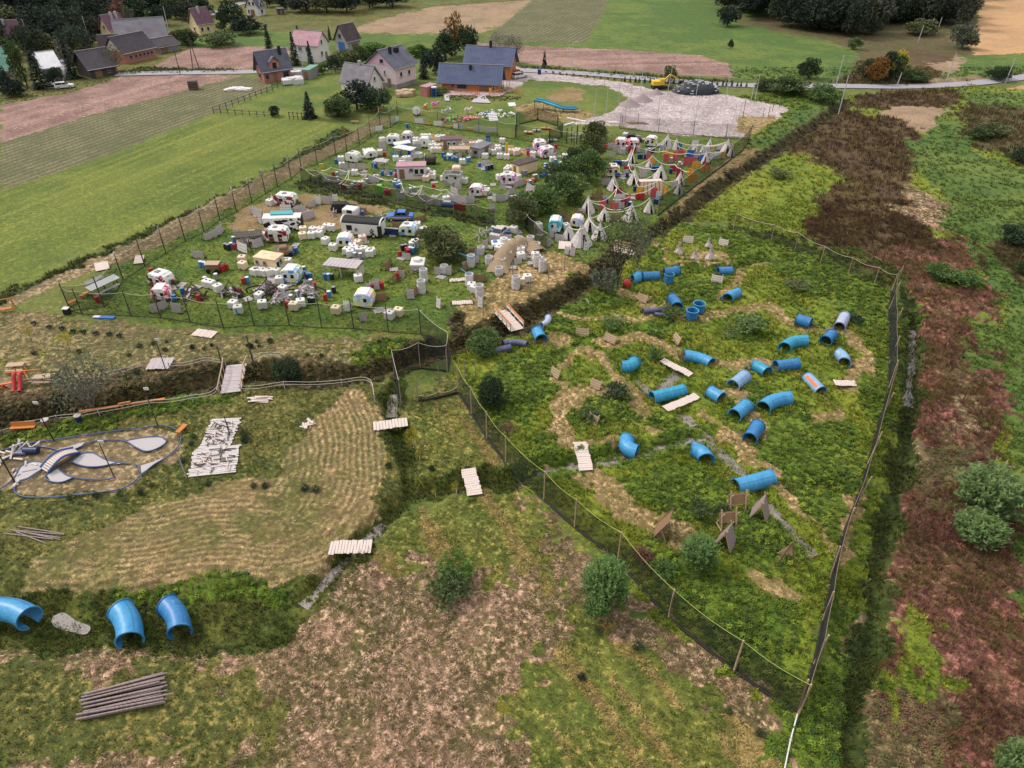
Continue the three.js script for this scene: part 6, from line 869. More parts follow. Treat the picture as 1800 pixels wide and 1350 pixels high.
{ const t = thing('porta_loo', 'blue upright booth below the white banners', 'booth', ON('g', 655, 490)); mesh('cabin', box(0.9, 1.6, 0.9, 0, 0.8, 0), M.blue, t); mesh('roof', box(1, 0.14, 1, 0, 1.67, 0), M.black, t); mesh('door', box(0.6, 1.3, 0.04, 0, 0.72, 0.46), M.lightDrum, t); }
{ const t = thing('camo_car', 'round mud brown covered wreck with two blue barrels', 'wreck', ON('j', 640, 665), 0.2); mesh('hull', new RoundedBoxGeometry(2.3, 1, 1.5, 4, 0.4).translate(0, 0.6, 0), M.brownWood, t); mesh('cab', new RoundedBoxGeometry(1.2, 0.6, 1.2, 4, 0.28).translate(-0.2, 1.2, 0), M.brownWood, t); for (const x of [-0.7, 0.7]) mesh('wheel', new THREE.CylinderGeometry(0.32, 0.32, 0.18, 14).rotateX(1.57).translate(x, 0.32, 0.75), M.rubber, t); }
{ const t = thing('log_wagon', 'brown timber cart between blue and red drums', 'cart', ON('i', 1440, 820), 0); mesh('box_body', new RoundedBoxGeometry(1.7, 0.8, 1.1, 2, 0.15).translate(0, 0.9, 0), M.brownWood, t); mesh('roof_board', box(1.9, 0.08, 1.3, 0, 1.35, 0), M.tanWood, t); for (const x of [-0.6, 0.6]) mesh('wheel', new THREE.CylinderGeometry(0.34, 0.34, 0.14, 14).rotateX(1.57).translate(x, 0.34, 0.56), M.rubber, t); }
// the white flat hut with dark legs, the tank shaped barricade, the brown netting tunnel
{ const s = span('k', 380, 715, 455, 735), t = thing('flat_roof_hut', 'low white hut with a flat roof and a round cap', 'hut', s.mid, s.turn + 0.5); mesh('roof', new RoundedBoxGeometry(2, 0.35, 2.4, 3, 0.12).translate(0.3, 1.15, -1), M.white, t); mesh('cap', new THREE.CylinderGeometry(0.6, 0.65, 0.35, 20).translate(0.2, 1.5, -1.1), M.white, t); for (const x of [-0.5, 1.1]) for (const z of [0, -2]) mesh('leg', box(0.25, 1, 0.25, x, 0.5, z), M.greyWood, t); mesh('side_board', box(1.9, 0.4, 0.08, 0.3, 0.75, 0.1), M.greyWood, t); }
{ const s = span('k', 1120, 530, 1318, 515), L = s.len, t = thing('mock_tank', 'mock tank of white planks with a round turret', 'mock tank', s.mid, s.turn); mesh('hull', new RoundedBoxGeometry(L, 0.7, 1.7, 3, 0.15).translate(0, 0.75, -0.8), M.white, t); for (let i = 0; i < 9; i++) mesh('track_board', box(L / 9 * 0.85, 0.7, 0.08, (-0.5 + (i + 0.5) / 9) * L, 0.4, 0.08), M.darkWood, t); mesh('turret', new THREE.CylinderGeometry(0.55, 0.62, 0.55, 20).translate(0.2, 1.35, -0.8), M.white, t); mesh('hatch', new THREE.CylinderGeometry(0.3, 0.3, 0.14, 16).translate(0.2, 1.68, -0.8), M.galv, t); mesh('blue_board', box(0.6, 0.08, 0.5, -L * 0.33, 1.18, -0.8, 0.2, 0.3), M.blue, t); }
{ const t = thing('netting_tunnel', 'brown camouflage netting draped over posts and rings', 'camouflage net', ON('k', 1330, 620)), o = t.position, cam = mat({ map: grainTex('#a28c72', ['#7c6a52', '#c4ad90', '#8a7f5e'], 1200, 1, 5, 0.5), transparent: true, opacity: 0.82 }); const P = [[1160, 730, 0.2], [1200, 640, 1.6], [1260, 560, 1.7], [1370, 510, 1.9], [1450, 500, 1.4], [1540, 560, 1.0]].map(([x, y, h]) => { const q = PT('k', x, y); return V(q.x - o.x, h, q.z - o.z); }), c = new THREE.CatmullRomCurve3(P).getPoints(26), pos = [], idx = [], N = 8; c.forEach((p, i) => { const d = c[Math.min(i + 1, 26)].clone().sub(c[Math.max(0, i - 1)]).setY(0).normalize(), s = V(-d.z, 0, d.x); for (let j = 0; j <= N; j++) { const f = j / N * 2 - 1, q = p.clone().addScaledVector(s, f * 1.5); q.y = Math.max(0.05, p.y * (1 - 0.75 * f * f) + rr(-0.15, 0.15)); pos.push(q.x, q.y, q.z); } if (i) for (let j = 0; j < N; j++) { const a = (i - 1) * (N + 1) + j; idx.push(a, a + N + 1, a + 1, a + 1, a + N + 1, a + N + 2); } }); const g = new THREE.BufferGeometry(); g.setAttribute('position', new THREE.Float32BufferAttribute(pos, 3)); const uv = []; for (let i = 0; i < pos.length; i += 3) uv.push(pos[i] * 0.6, pos[i + 2] * 0.6); g.setAttribute('uv', new THREE.Float32BufferAttribute(uv, 2)); g.setIndex(idx); g.computeVertexNormals(); mesh('net_cover', g, cam, t); P.forEach((p) => mesh('post', rod(V(p.x, 0, p.z), V(p.x, p.y, p.z), 0.07), M.poleWood, t)); }
for (const [x, y, n] of [[1465, 460, 2], [1360, 500, 2], [1012, 555, 2], [925, 670, 3], [1087, 645, 2], [680, 728, 1.9], [495, 800, 3], [475, 905, 3], [910, 845, 3], [1003, 950, 3], [1333, 868, 3], [1260, 600, 2], [1205, 660, 2], [1180, 745, 2], [1520, 520, 1.6], [1385, 560, 2]]) ringTower('k', x, y, Math.round(n), undefined, undefined, 0.56, 0.62);
ringTower('l', 490, 670, 3); ringTower('l', 537, 712, 3);
for (const [a, b, c, d] of [[930, 590, 820, 545], [930, 590, 1000, 545], [900, 740, 830, 685], [900, 740, 910, 710]]) { const A = PT('k', a, b, 1.7), B = PT('k', c, d, 2.1), t = thing('blue_pipe', '', 'pipe', A); const e = B.clone().sub(A); mesh('pipe', rod(V(0, 0, 0), e, 0.06), M.lightDrum, t); mesh('pipe_cap', rod(e.clone().multiplyScalar(0.97), e.clone().multiplyScalar(1.02), 0.08), M.blue, t); later(t, 'thin blue pipe sticking out of a ring tower', 'thin blue pipes on ring towers', px('k', c, d)); }
// heaps of dark timber
function heap(label, k, x, y, w, h, n, m = M.darkWood, { drums = [] } = {}) { const t = thing('timber_heap', label, 'timber heap', ON(k, x, y), 0); for (let i = 0; i < n; i++) { const a = rr(-0.5, 0.5), b = rr(-0.5, 0.5), f = 1 - 2 * Math.abs(a); const q = mesh('beam', box(rr(0.7, 1.5), 0.13, 0.2), i % 4 ? m : M.greyWood, t); q.position.set(a * w, rr(0.1, 1) * h * Math.max(0.2, f), b * w * 0.5); q.rotation.set(rr(-0.5, 0.5), rnd() * 3, -a * 1.8 + rr(-0.5, 0.5)); } for (const e of [-1, 1]) mesh('long_pole', rod(V(e * w * 0.65, 0, 0.3), V(-e * 0.1, h * 1.2, 0), 0.08, 0.06), m, t); return t; }
heap('dark timber heap with two long poles, leftmost by the netting', 'i', 1265, 1060, 2.6, 1.9, 26); heap('dark timber heap with a red drum, second from the left', 'j', 150, 1040, 2.6, 1.9, 26); heap('largest dark timber heap, in front of the striped camper', 'j', 490, 1030, 3.4, 2, 36); heap('grey timber lattice heap right of the largest dark heap', 'j', 600, 1090, 2.4, 1.6, 22, M.greyWood); heap('grey timber heap with drums right of the striped camper', 'j', 830, 1040, 2.6, 1.8, 26, M.greyWood);
for (const [a, b, c, d, l] of [[285, 1010, 420, 985, 'black pipe rail left of the largest timber heap'], [640, 1030, 760, 1025, 'black pipe rail between the grey timber heaps'], [880, 985, 1010, 1030, 'black pipe rail reaching right to the drums'], [430, 1085, 540, 1060, 'grey pipe rail in front of the largest timber heap']]) { const s = span('j', a, b, c, d), t = thing('pipe_rail', l, 'pipe rail', s.A), e = s.B.clone().sub(s.A); mesh('pipe', tube([V(0, 0, 0), V(0, 0.55, 0), V(e.x * 0.15, 0.7, e.z * 0.15), V(e.x * 0.85, 0.7, e.z * 0.85), V(e.x, 0.5, e.z), V(e.x, 0, e.z)], 0.11, 30, 8), M.black, t); mesh('foot', box(0.4, 0.06, 0.4, e.x, 0.03, e.z), M.greyWood, t); }
for (const [k, x, y, s] of [['k', 105, 245, 1.1], ['k', 1000, 410, 1.2], ['k', 1065, 385, 1.1], ['j', 1505, 350, 1.0], ['j', 1070, 310, 1.0]]) { const t = thing('beam_hedgehog', '', 'hedgehog', ON(k, x, y)); for (const [a, b, c] of [[1, 1, 0.2], [-1, 1, 0.2], [0.1, 1, 1], [0.1, 1, -1]]) mesh('beam', beam(V(-a * 0.7 * s, 0, -c * 0.7 * s), V(a * 0.7 * s, 1.1 * s, c * 0.7 * s), 0.11, 0.11), M.greyWood, t); later(t, 'crossed beam hedgehog', 'crossed beam hedgehogs', px(k, x, y)); }
// plank screens of the arenas
const GW = [['f', 905, 535, 990, 540], ['f', 470, 795, 545, 795], ['f', 570, 795, 640, 798], ['f', 655, 795, 755, 800], ['f', 1320, 560, 1405, 555], ['f', 790, 945, 915, 945], ['f', 340, 950, 440, 955], ['f', 1115, 1140, 1220, 1145], ['f', 1370, 1170, 1450, 1180], ['f', 1465, 1195, 1545, 1215], ['f', 1560, 1215, 1630, 1225], ['f', 260, 930, 330, 945],
  ['g', 175, 1150, 400, 1195], ['g', 400, 1195, 500, 1160], ['g', 740, 1168, 855, 1168], ['g', 855, 1168, 905, 1110], ['g', 905, 1085, 965, 1075], ['g', 970, 1012, 1085, 965], ['g', 1095, 1035, 1205, 1085], ['g', 665, 1285, 735, 1285], ['g', 215, 1060, 300, 1105],
  ['j', 850, 243, 915, 213], ['j', 965, 203, 1065, 195], ['j', 785, 358, 905, 330], ['j', 330, 300, 420, 335], ['j', 385, 370, 420, 390], ['j', 345, 615, 435, 585], ['i', 870, 1205, 1020, 1150], ['i', 1050, 1190, 1140, 1205], ['i', 1240, 692, 1345, 700], ['i', 1355, 540, 1475, 495], ['i', 1475, 495, 1525, 455], ['j', 1315, 1280, 1385, 1270], ['j', 1370, 1005, 1420, 1000], ['j', 1440, 980, 1500, 970], ['j', 175, 520, 240, 510], ['j', 160, 1125, 210, 1130],
  ['k', 595, 745, 650, 748], ['k', 700, 745, 745, 752], ['k', 340, 970, 410, 965], ['k', 1090, 460, 1145, 458], ['k', 1160, 465, 1215, 465], ['k', 1240, 462, 1290, 460], ['k', 1030, 515, 1080, 510], ['k', 960, 645, 1000, 640], ['k', 5, 890, 95, 880], ['l', 650, 445, 735, 458], ['l', 735, 555, 775, 568], ['l', 785, 570, 830, 582], ['l', 575, 490, 612, 495], ['l', 497, 375, 540, 380], ['l', 600, 410, 640, 415], ['h', 380, 345, 455, 350], ['h', 480, 400, 560, 410], ['h', 700, 640, 770, 630], ['h', 1010, 735, 1075, 725], ['h', 320, 700, 400, 715], ['h', 665, 385, 705, 385], ['h', 1460, 355, 1530, 365], ['h', 870, 845, 910, 850]];
for (const [k, a, b, c, d] of GW) plankWall(k, a, b, c, d, rr(1.05, 1.35), { lean: rr(0, 0.2) });
for (const [k, a, b, c, d] of [['k', 205, 325, 300, 335], ['k', 300, 335, 420, 325], ['k', 405, 280, 520, 245], ['k', 425, 400, 522, 398], ['k', 950, 810, 1065, 810], ['k', 905, 570, 985, 555], ['k', 1130, 600, 1240, 550], ['k', 862, 725, 900, 690], ['k', 150, 710, 200, 650], ['k', 215, 825, 320, 725], ['k', 412, 945, 462, 905], ['k', 25, 990, 160, 985], ['j', 1430, 1085, 1550, 1075], ['l', 690, 220, 752, 220], ['l', 735, 255, 790, 268], ['l', 820, 228, 905, 232], ['l', 1165, 262, 1255, 255], ['h', 225, 845, 325, 850], ['h', 50, 1010, 135, 1030], ['h', 270, 795, 325, 800], ['j', 1290, 290, 1375, 300]]) plankWall(k, a, b, c, d, rr(0.9, 1.1), { m: M.brownWood, lean: rr(0, 0.25), look: 'brown board palisade', plural: 'brown board palisades', boards: 4 });
for (const [k, a, b, c, d, l] of [['j', 915, 210, 962, 203], ['j', 1066, 190, 1115, 186], ['j', 195, 625, 285, 660], ['i', 995, 880, 1060, 930], ['i', 1000, 1040, 1055, 1090], ['j', 1170, 1185, 1200, 1190], ['j', 1215, 1190, 1235, 1180], ['k', 605, 1045, 640, 1060], ['k', 985, 1040, 1025, 1050], ['g', 705, 1165, 740, 1170], ['l', 910, 525, 960, 528], ['j', 505, 205, 545, 215], ['j', 590, 285, 690, 285], ['f', 1305, 735, 1130, 735], ['h', 505, 405, 555, 405]]) plankWall(k, a, b, c, d, 1.35, { m: M.white, lean: 0.15, boards: 3, look: 'white board screen', plural: 'white board screens' });
for (const [k, a, b, c, d] of [['i', 355, 800, 480, 775], ['i', 715, 730, 800, 722], ['l', 685, 490, 800, 495]]) { const s = span(k, a, b, c, d), t = thing('flat_board', '', 'board', s.mid, s.turn); mesh('sheet', box(s.len, 0.06, 1.9, 0, 0.35, 0, 0, 0.2), M.paleWood, t); for (const x of [-0.4, 0.4]) mesh('prop', box(0.1, 0.6, 0.1, x * s.len, 0.25, -0.7), M.greyWood, t); later(t, 'flat pale board propped on the grass', 'flat pale boards', s.px); }
// white tanks
const put = (k, list, type) => { for (const [x, y] of list) { const q = { w: ['white plastic cube tank', 'white plastic cube tanks'], c: ['cream plastic cube tank', 'cream plastic cube tanks'], p: ['pinkish plastic cube tank', 'pinkish plastic cube tanks'] }[type]; place(TANK[type], q[0], q[1], k, x, y, rr(-0.5, 0.5)); } };
put('f', [[755, 610], [815, 600], [1430, 430], [1490, 430], [1525, 515], [1550, 590], [1215, 695], [630, 855], [880, 920], [1600, 450], [1475, 840]], 'w'); put('f', [[1610, 590]], 'c'); put('f', [[1460, 925], [1520, 900]], 'p');
put('g', [[345, 545], [620, 660], [765, 560], [770, 590], [715, 600], [790, 660], [870, 668], [355, 725], [785, 910], [640, 1075], [1555, 665], [960, 1165], [80, 440], [560, 505], [1410, 700], [1395, 910]], 'w'); put('g', [[900, 800], [1130, 1130], [600, 1090]], 'c'); put('g', [[925, 610], [980, 620], [465, 525]], 'p');
put('j', [[875, 515], [945, 505], [1015, 440, 1], [1060, 445], [1072, 625], [1200, 660], [1265, 640], [1310, 660], [1405, 680], [165, 1150], [210, 1195], [395, 850], [440, 855], [495, 855], [780, 1135]], 'w'); put('j', [[795, 520], [800, 465], [1295, 590], [250, 790], [715, 1165], [1100, 1200], [640, 765]], 'c'); put('j', [[245, 735], [1340, 545], [1205, 510]], 'p');
put('i', [[1415, 965]], 'w'); put('k', [[185, 1145], [395, 500], [1440, 805], [930, 880], [960, 905]], 'w'); put('k', [[265, 1115], [1380, 830]], 'c'); put('g', [[5, 900], [25, 585]], 'w');
// drums
const drums = (k, t, list) => { for (const [x, y] of list) place(DRUM[t][0], DRUM[t][1], DRUM[t][2], k, x, y); };
drums('i', 'l', [[1320, 775], [1350, 780], [1375, 790]]); drums('i', 'r', [[870, 840], [1510, 820], [1540, 800], [1300, 1085], [930, 975], [380, 1100]]); drums('i', 'g', [[1360, 920], [1460, 890]]);
drums('j', 'k', [[90, 612], [115, 620], [680, 235], [845, 880], [860, 1105], [885, 1110], [1078, 1010], [1060, 890], [385, 1030], [780, 850]]); drums('j', 'r', [[175, 615], [255, 930], [540, 1050], [650, 1145], [770, 1020], [900, 970], [1000, 1080], [1425, 990], [1515, 970], [70, 810], [100, 800], [220, 1025]]); drums('j', 'b', [[735, 650], [690, 675], [860, 885], [1000, 890], [1255, 680]]); drums('j', 'l', [[145, 605], [290, 920], [415, 1135], [195, 1205], [745, 1045], [1035, 1050], [1030, 890]]); drums('j', 'g', [[1270, 695], [1320, 700], [690, 1085]]);
drums('k', 'r', [[275, 580], [340, 545], [355, 560], [1140, 385], [20, 875], [105, 860], [250, 780]]); drums('k', 'b', [[1115, 385], [1245, 380], [1250, 395], [410, 520]]); drums('k', 'l', [[370, 540], [395, 545], [425, 530]]); drums('k', 'k', [[300, 520], [330, 515]]); drums('k', 'g', [[1125, 350]]);
drums('f', 'b', [[1050, 860], [1115, 830], [1660, 640], [1130, 1020], [1240, 300]]); drums('f', 'r', [[375, 870], [505, 1010], [680, 1020], [1005, 1055], [1030, 1085], [1115, 880], [1120, 1010], [1550, 1020]]); drums('f', 'g', [[420, 870], [440, 960], [770, 950], [1160, 1010], [600, 1010], [625, 985], [1180, 1110], [1280, 1060], [1330, 1050]]); drums('f', 'l', [[425, 930], [1105, 955], [1145, 970], [1090, 985]]);
drums('g', 'l', [[185, 650], [415, 700], [435, 695], [835, 565], [1440, 720], [1320, 800]]); drums('g', 'b', [[205, 680], [265, 690], [285, 700], [555, 765], [635, 795], [1120, 590], [1265, 645], [1025, 1130], [1065, 1130], [1485, 765], [1340, 770]]); drums('g', 'g', [[1070, 855], [1095, 850], [1190, 905], [1215, 900], [1145, 970], [1475, 790], [1470, 800]]); drums('g', 'r', [[1145, 640], [1120, 620], [1310, 830], [20, 1020]]); drums('g', 'k', [[665, 790], [700, 780], [1440, 775], [265, 1065]]); 
drums('h', 'd', [[690, 445], [715, 445], [755, 445], [455, 510], [480, 512], [505, 512], [650, 765], [370, 885], [850, 890], [870, 895], [830, 565], [855, 568], [880, 565], [590, 925], [1005, 590], [575, 630]]); drums('h', 'g', [[530, 510], [555, 512], [575, 505], [1010, 480], [1090, 520]]); drums('h', 'k', [[820, 385], [1145, 465]]); drums('h', 'r', [[365, 350], [1150, 490], [1080, 620]]); drums('h', 'l', [[790, 385], [605, 920]]);
for (const [k, x1, y1, x2, y2, m, l] of [['g', 1270, 890, 1345, 830, M.blue, 'lower blue barrel pipe'], ['g', 1345, 830, 1395, 795, M.blue, 'upper blue barrel pipe'], ['g', 1090, 955, 1195, 925, M.orange, 'orange red barrel pipe']]) { const s = span(k, x1, y1, x2, y2), t = thing('barrel_pipe', l + ' lying on the grass near the bushes', 'pipe', s.mid, s.turn); mesh('pipe', new THREE.CylinderGeometry(0.34, 0.34, s.len, 18).rotateZ(Math.PI / 2).translate(0, 0.34, 0), m, t); for (const e of [-1, 1]) mesh('end_ring', new THREE.TorusGeometry(0.33, 0.04, 6, 18).rotateY(Math.PI / 2).translate(e * s.len / 2, 0.34, 0), M.black, t); }
{ const t = thing('red_sheet', 'dark red sloping board wall at the middle netting', 'board wall', ON('g', 325, 1275), -0.25); mesh('sheet', box(2, 1.1, 0.08, 0, 0.65, 0, 0, 0.1), M.red, t); mesh('prop', beam(V(0.6, 0, -0.8), V(0.6, 1, -0.1), 0.08, 0.08), M.greyWood, t); const g = thing('green_box', 'bright green upright box behind the middle netting', 'box', ON('f', 925, 1060), 0.1); mesh('box_body', box(0.8, 1.4, 0.5, 0, 0.7, 0), M.green, g); mesh('flap', box(0.7, 0.06, 0.5, 0, 1.44, 0.1, 0, 0.3), M.green, g); const b = thing('blue_sled', 'blue and white boat shaped thing against the middle netting', 'boat', ON('g', 185, 1220), -0.15); mesh('hull', new RoundedBoxGeometry(2.2, 0.6, 0.9, 3, 0.25).translate(0, 0.4, 0), M.blue, b); mesh('deck_top', box(1.2, 0.2, 0.7, -0.1, 0.8, 0), M.white, b); }

// ------------------------------------------------------------------ tipis and their garlands
const tip = (k, x, y, r, h, o) => tipi(k, x, y, r * 1.15, h * 1.08, { turn: rr(-0.5, 0.5), mark: o?.mark || 'white garlands', ...o });
for (const [x, y, r, h] of [[965, 335, 0.95, 2.6], [1055, 345, 0.7, 2.0], [1385, 345, 0.75, 1.9], [1555, 385, 1.1, 2.6], [1600, 420, 0.7, 2.2], [610, 480, 0.85, 2.4], [1345, 490, 0.75, 2.3], [640, 690, 1.1, 2.6], [900, 640, 1.2, 2.5], [1090, 700, 0.9, 2.2], [1083, 785, 0.75, 2.0], [435, 745, 1.0, 2.4], [185, 970, 1.1, 2.6], [345, 1045, 1.0, 2.0], [610, 1050, 1.1, 2.6], [790, 970, 0.8, 2.1], [200, 1150, 1.1, 2.4], [120, 1285, 1.5, 2.9], [300, 1230, 1.1, 2.4], [0, 1225, 0.9, 2.1], [790, 530, 0.7, 1.4], [930, 360, 0.7, 2.1], [1240, 380, 0.6, 1.4], [1315, 400, 0.6, 1.5], [595, 540, 0.5, 1.2]]) tip('h', x, y, r, h);
tipi('l', 765, 415, 0.95, 2.1, { mark: 'white garlands', turn: 0.2 });
{ const s = span('h', 690, 805, 935, 795), L = s.len, t = thing('striped_lodge', 'long lodge of upright red, grey and cream striped poles', 'lodge', s.mid, s.turn); for (let i = 0; i < 30; i++) { const x = (-0.5 + (i + 0.5) / 30) * L, m = i % 5 === 0 ? M.red : i % 3 === 0 ? M.cream : M.paleWood; for (const e of [-1, 1]) mesh('upright', beam(V(x * 1.05, -0.1, e * 1.3 - 1.3), V(x * 0.88, 2, -1.3 + e * 0.5), L / 30 * 0.8, 0.05), m, t); } mesh('ridge', box(L * 0.9, 0.1, 1.1, 0, 2.02, -1.3), M.paleWood, t); }
const sheetMat = { r: M.red, y: M.yellow, o: col(230, 160, 60, 0.7), p: col(206, 84, 96, 0.7), w: M.white, b: M.blue, v: col(170, 168, 200, 0.7), d: col(150, 40, 60, 0.7) };
const cloth = { r: ['red cloth screen', 'red cloth screens'], y: ['yellow cloth screen', 'yellow cloth screens'], o: ['orange cloth screen', 'orange cloth screens'], p: ['salmon red cloth screen', 'salmon red cloth screens'], w: ['white cloth screen', 'white cloth screens'], b: ['blue cloth screen', 'blue cloth screens'], v: ['lilac cloth screen', 'lilac cloth screens'], d: ['crimson cloth screen', 'crimson cloth screens'] };
for (const [x, y, w, h, c] of [[950, 425, 55, 1.0, 'y'], [1003, 450, 45, 1.0, 'y'], [957, 480, 45, 1.3, 'p'], [1050, 470, 40, 1.6, 'p'], [1102, 425, 60, 1.0, 'p'], [1155, 510, 50, 1.2, 'p'], [1215, 505, 50, 1.2, 'p'], [1090, 345, 45, 0.9, 'b'], [1195, 440, 60, 1.3, 'b'], [1310, 480, 45, 1.2, 'b'], [1255, 540, 65, 1.0, 'o'], [1350, 575, 75, 1.0, 'o'], [1345, 535, 50, 0.9, 'd'], [1200, 620, 60, 1.2, 'o'], [1213, 675, 85, 1.1, 'o'], [1090, 630, 55, 1.4, 'd'], [1035, 575, 70, 0.9, 'r'], [625, 390, 75, 0.9, 'd'], [640, 335, 60, 0.7, 'b'], [575, 575, 60, 0.8, 'r'], [920, 380, 40, 1.1, 'v'], [1265, 440, 60, 1.0, 'v'], [1520, 440, 40, 1.0, 'o'], [825, 500, 50, 0.9, 'o'], [780, 470, 35, 1.4, 'p'], [690, 815, 50, 1.4, 'y'], [700, 855, 80, 1.0, 'r'], [835, 835, 55, 1.5, 'p'], [945, 800, 40, 1.2, 'o'], [485, 820, 50, 1.3, 'd'], [445, 950, 70, 1.0, 'p'], [330, 950, 60, 1.4, 'p'], [540, 920, 55, 1.2, 'd'], [580, 895, 45, 1.4, 'p'], [500, 905, 80, 1.6, 'w'], [885, 845, 50, 1.1, 'w'], [1240, 360, 60, 1.6, 'w'], [1345, 395, 70, 1.2, 'w'], [1440, 450, 110, 0.9, 'w'], [785, 385, 70, 0.7, 'w'], [1415, 375, 30, 0.8, 'o'], [330, 905, 45, 0.9, 'd']]) {
  const m = mpp(...px('h', x, y)), W = w / 5.625 * m * 1.15, t = thing('cloth_screen', '', 'cloth screen', ON('h', x, y), rr(-0.5, 0.5)), g = new THREE.BoxGeometry(W, h, 0.03, 8, 5, 1), p = g.attributes.position; for (let i = 0; i < p.count; i++) p.setZ(i, p.getZ(i) + 0.09 * Math.sin(p.getX(i) * 7) * (0.6 - p.getY(i) / h * 0.5)); g.computeVertexNormals(); mesh('cloth', g.scale(1, 1.15, 1).translate(0, h * 0.575 + 0.1, 0), sheetMat[c], t); for (const e of [-1, 1]) mesh('post', rod(V(e * W / 2, -0.1, -0.05), V(e * W / 2, h + 0.25, -0.05), 0.04), M.poleWood, t); later(t, ...cloth[c], px('h', x, y));
}
const G = (label, list, h = 3.2) => { const k = 'h'; garland(label, list.map(([x, y, z = h]) => [k, x, y, z]), 0.05, M.tape, 0.75); };
G('white tape garland looping from the tallest tipi to the far right tipi', [[800, 360, 1.2], [965, 232], [1170, 355, 1.2], [1220, 300, 2.6], [1560, 290, 3]]); G('white tape garland across the top of the tipi arena', [[965, 232], [1060, 270, 2.6], [1300, 305, 2.4], [1555, 280], [1615, 340, 2]]); G('white tape garland from the lone post past the yellow screens', [[585, 485, 2.6], [655, 305], [760, 350, 2], [950, 370, 2.2], [1180, 390, 2], [1390, 380, 2], [1500, 375, 2]]); G('white tape garland over the navy drums to the orange screens', [[585, 490, 2.4], [720, 490, 2], [830, 415], [920, 490, 2], [1050, 500, 2], [1100, 540, 2], [1190, 575, 2]]); G('white tape garland round the open tipi', [[590, 495, 2.4], [640, 570], [680, 640, 2], [780, 635, 1.8], [910, 530], [790, 540, 2], [680, 520, 2], [585, 495, 2.4]]); G('white tape garland above the striped lodge', [[640, 570], [690, 720, 2.2], [820, 690, 2.2], [885, 660, 2.4], [1060, 660, 2.2]]); G('white tape garland sweeping below the red and yellow camper', [[435, 650, 2.6], [480, 730, 2.6], [560, 790, 1.6], [690, 785, 2], [830, 730, 2.4]]);
G('white tape garland joining the lower tipis', [[185, 845, 3], [340, 860, 2.2], [475, 735, 2.8], [440, 850, 2.2], [600, 820, 2.4]]); G('white tape garland over the crimson screens', [[185, 850, 3], [330, 900, 2.2], [430, 950, 2], [610, 915, 2.8], [800, 830, 2.4]]); G('white tape garland at the lower left corner of the tipi arena', [[190, 850, 3], [200, 1030, 2.8], [340, 960, 2.4], [600, 945, 2.6]]); G('white tape garland hanging over the largest tipi', [[0, 1120, 2.4], [120, 1140, 3], [200, 1035, 2.8], [300, 1130, 2.6], [420, 1085, 2.2], [600, 940, 2.6]]);
for (const [x, y, h] of [[655, 475, 3.2], [590, 560, 2.6], [830, 545, 3.2], [345, 905, 2.6], [435, 990, 2.8], [1225, 640, 2.6], [1545, 300, 3], [760, 1060, 2.4], [120, 1330, 3], [230, 835, 2]]) later(pole('', 'h', x, y, h, M.poleWood, { r: 0.05, name: 'garland_post', category: 'post' }), 'thin garland post', 'thin garland posts', px('h', x, y), 'white garlands');
const gf = (label, list) => garland(label, list.map(([x, y, h]) => ['f', x, y, h]), 0.05, M.tape, 0.7);
gf('white tape garland zigzagging behind the middle netting, left half', [[50, 790, 2.6], [150, 860, 1.6], [230, 825, 2.2], [330, 910, 1.6], [540, 900, 2], [700, 910, 1.6], [770, 840, 2.6]]); gf('white tape garland from the yellow posts past the van nose', [[230, 800, 2], [350, 760, 2.8], [450, 785, 2], [570, 795, 2.8], [660, 830, 2], [775, 835, 2.8], [870, 870, 2.2], [1050, 910, 2.2], [1165, 925, 2.6], [1200, 1040, 1.6]]); gf('white tape garland zigzagging behind the middle netting, right half', [[1200, 1050, 1.6], [1300, 1105, 1.4], [1420, 975, 3], [1370, 1090, 1.6], [1460, 1160, 1.2], [1640, 1060, 1.8]]); gf('white tape garland running to the curved fence', [[1260, 960, 1.8], [1420, 972, 3], [1550, 1010, 2.2], [1700, 1020, 2.6], [1780, 1090, 1.8]]); gf('white tape garland hanging over the red drums', [[440, 960, 2], [560, 795, 2.8], [545, 900, 1.8], [480, 960, 1.6], [640, 960, 1.8]]);
{ const t = thing('yellow_post', 'pair of yellow posts by the left netting', 'post', ON('f', 235, 770)); for (const x of [-0.25, 0.25]) mesh('post', box(0.16, 0.8, 0.16, x, 0.4, 0), M.yellow, t); mesh('crossbar', box(0.7, 0.1, 0.12, 0, 0.8, 0), M.white, t); }
// gate corner on the far left
{ const s = span('i', 320, 1075, 580, 950), t = thing('entrance_shelter', 'grey benches under a tilted roof inside the netting corner', 'shelter', s.mid, s.turn); mesh('roof', box(s.len, 0.08, 1.1, 0, 1.5, 0, 0, 0.25), M.galv, t); mesh('roof', box(s.len * 0.6, 0.08, 0.7, -0.4, 1.8, -1, 0, 0.25), M.grey, t); for (const x of [-0.45, 0, 0.45]) mesh('post', box(0.1, 1.5, 0.1, x * s.len, 0.75, 0), M.darkWood, t); mesh('counter', box(s.len * 0.8, 0.08, 0.5, 0, 0.7, 0.6), M.greyWood, t); }
for (const [a, b, c, d, l] of [[100, 1140, 195, 1095, 'orange bench at the netting gate, nearer the corner post'], [225, 1070, 295, 1025, 'orange bench inside the netting gate']]) { const s = span('i', a, b, c, d), t = thing('bench', l, 'bench', s.mid, s.turn); benchParts(t, s.len, false); }
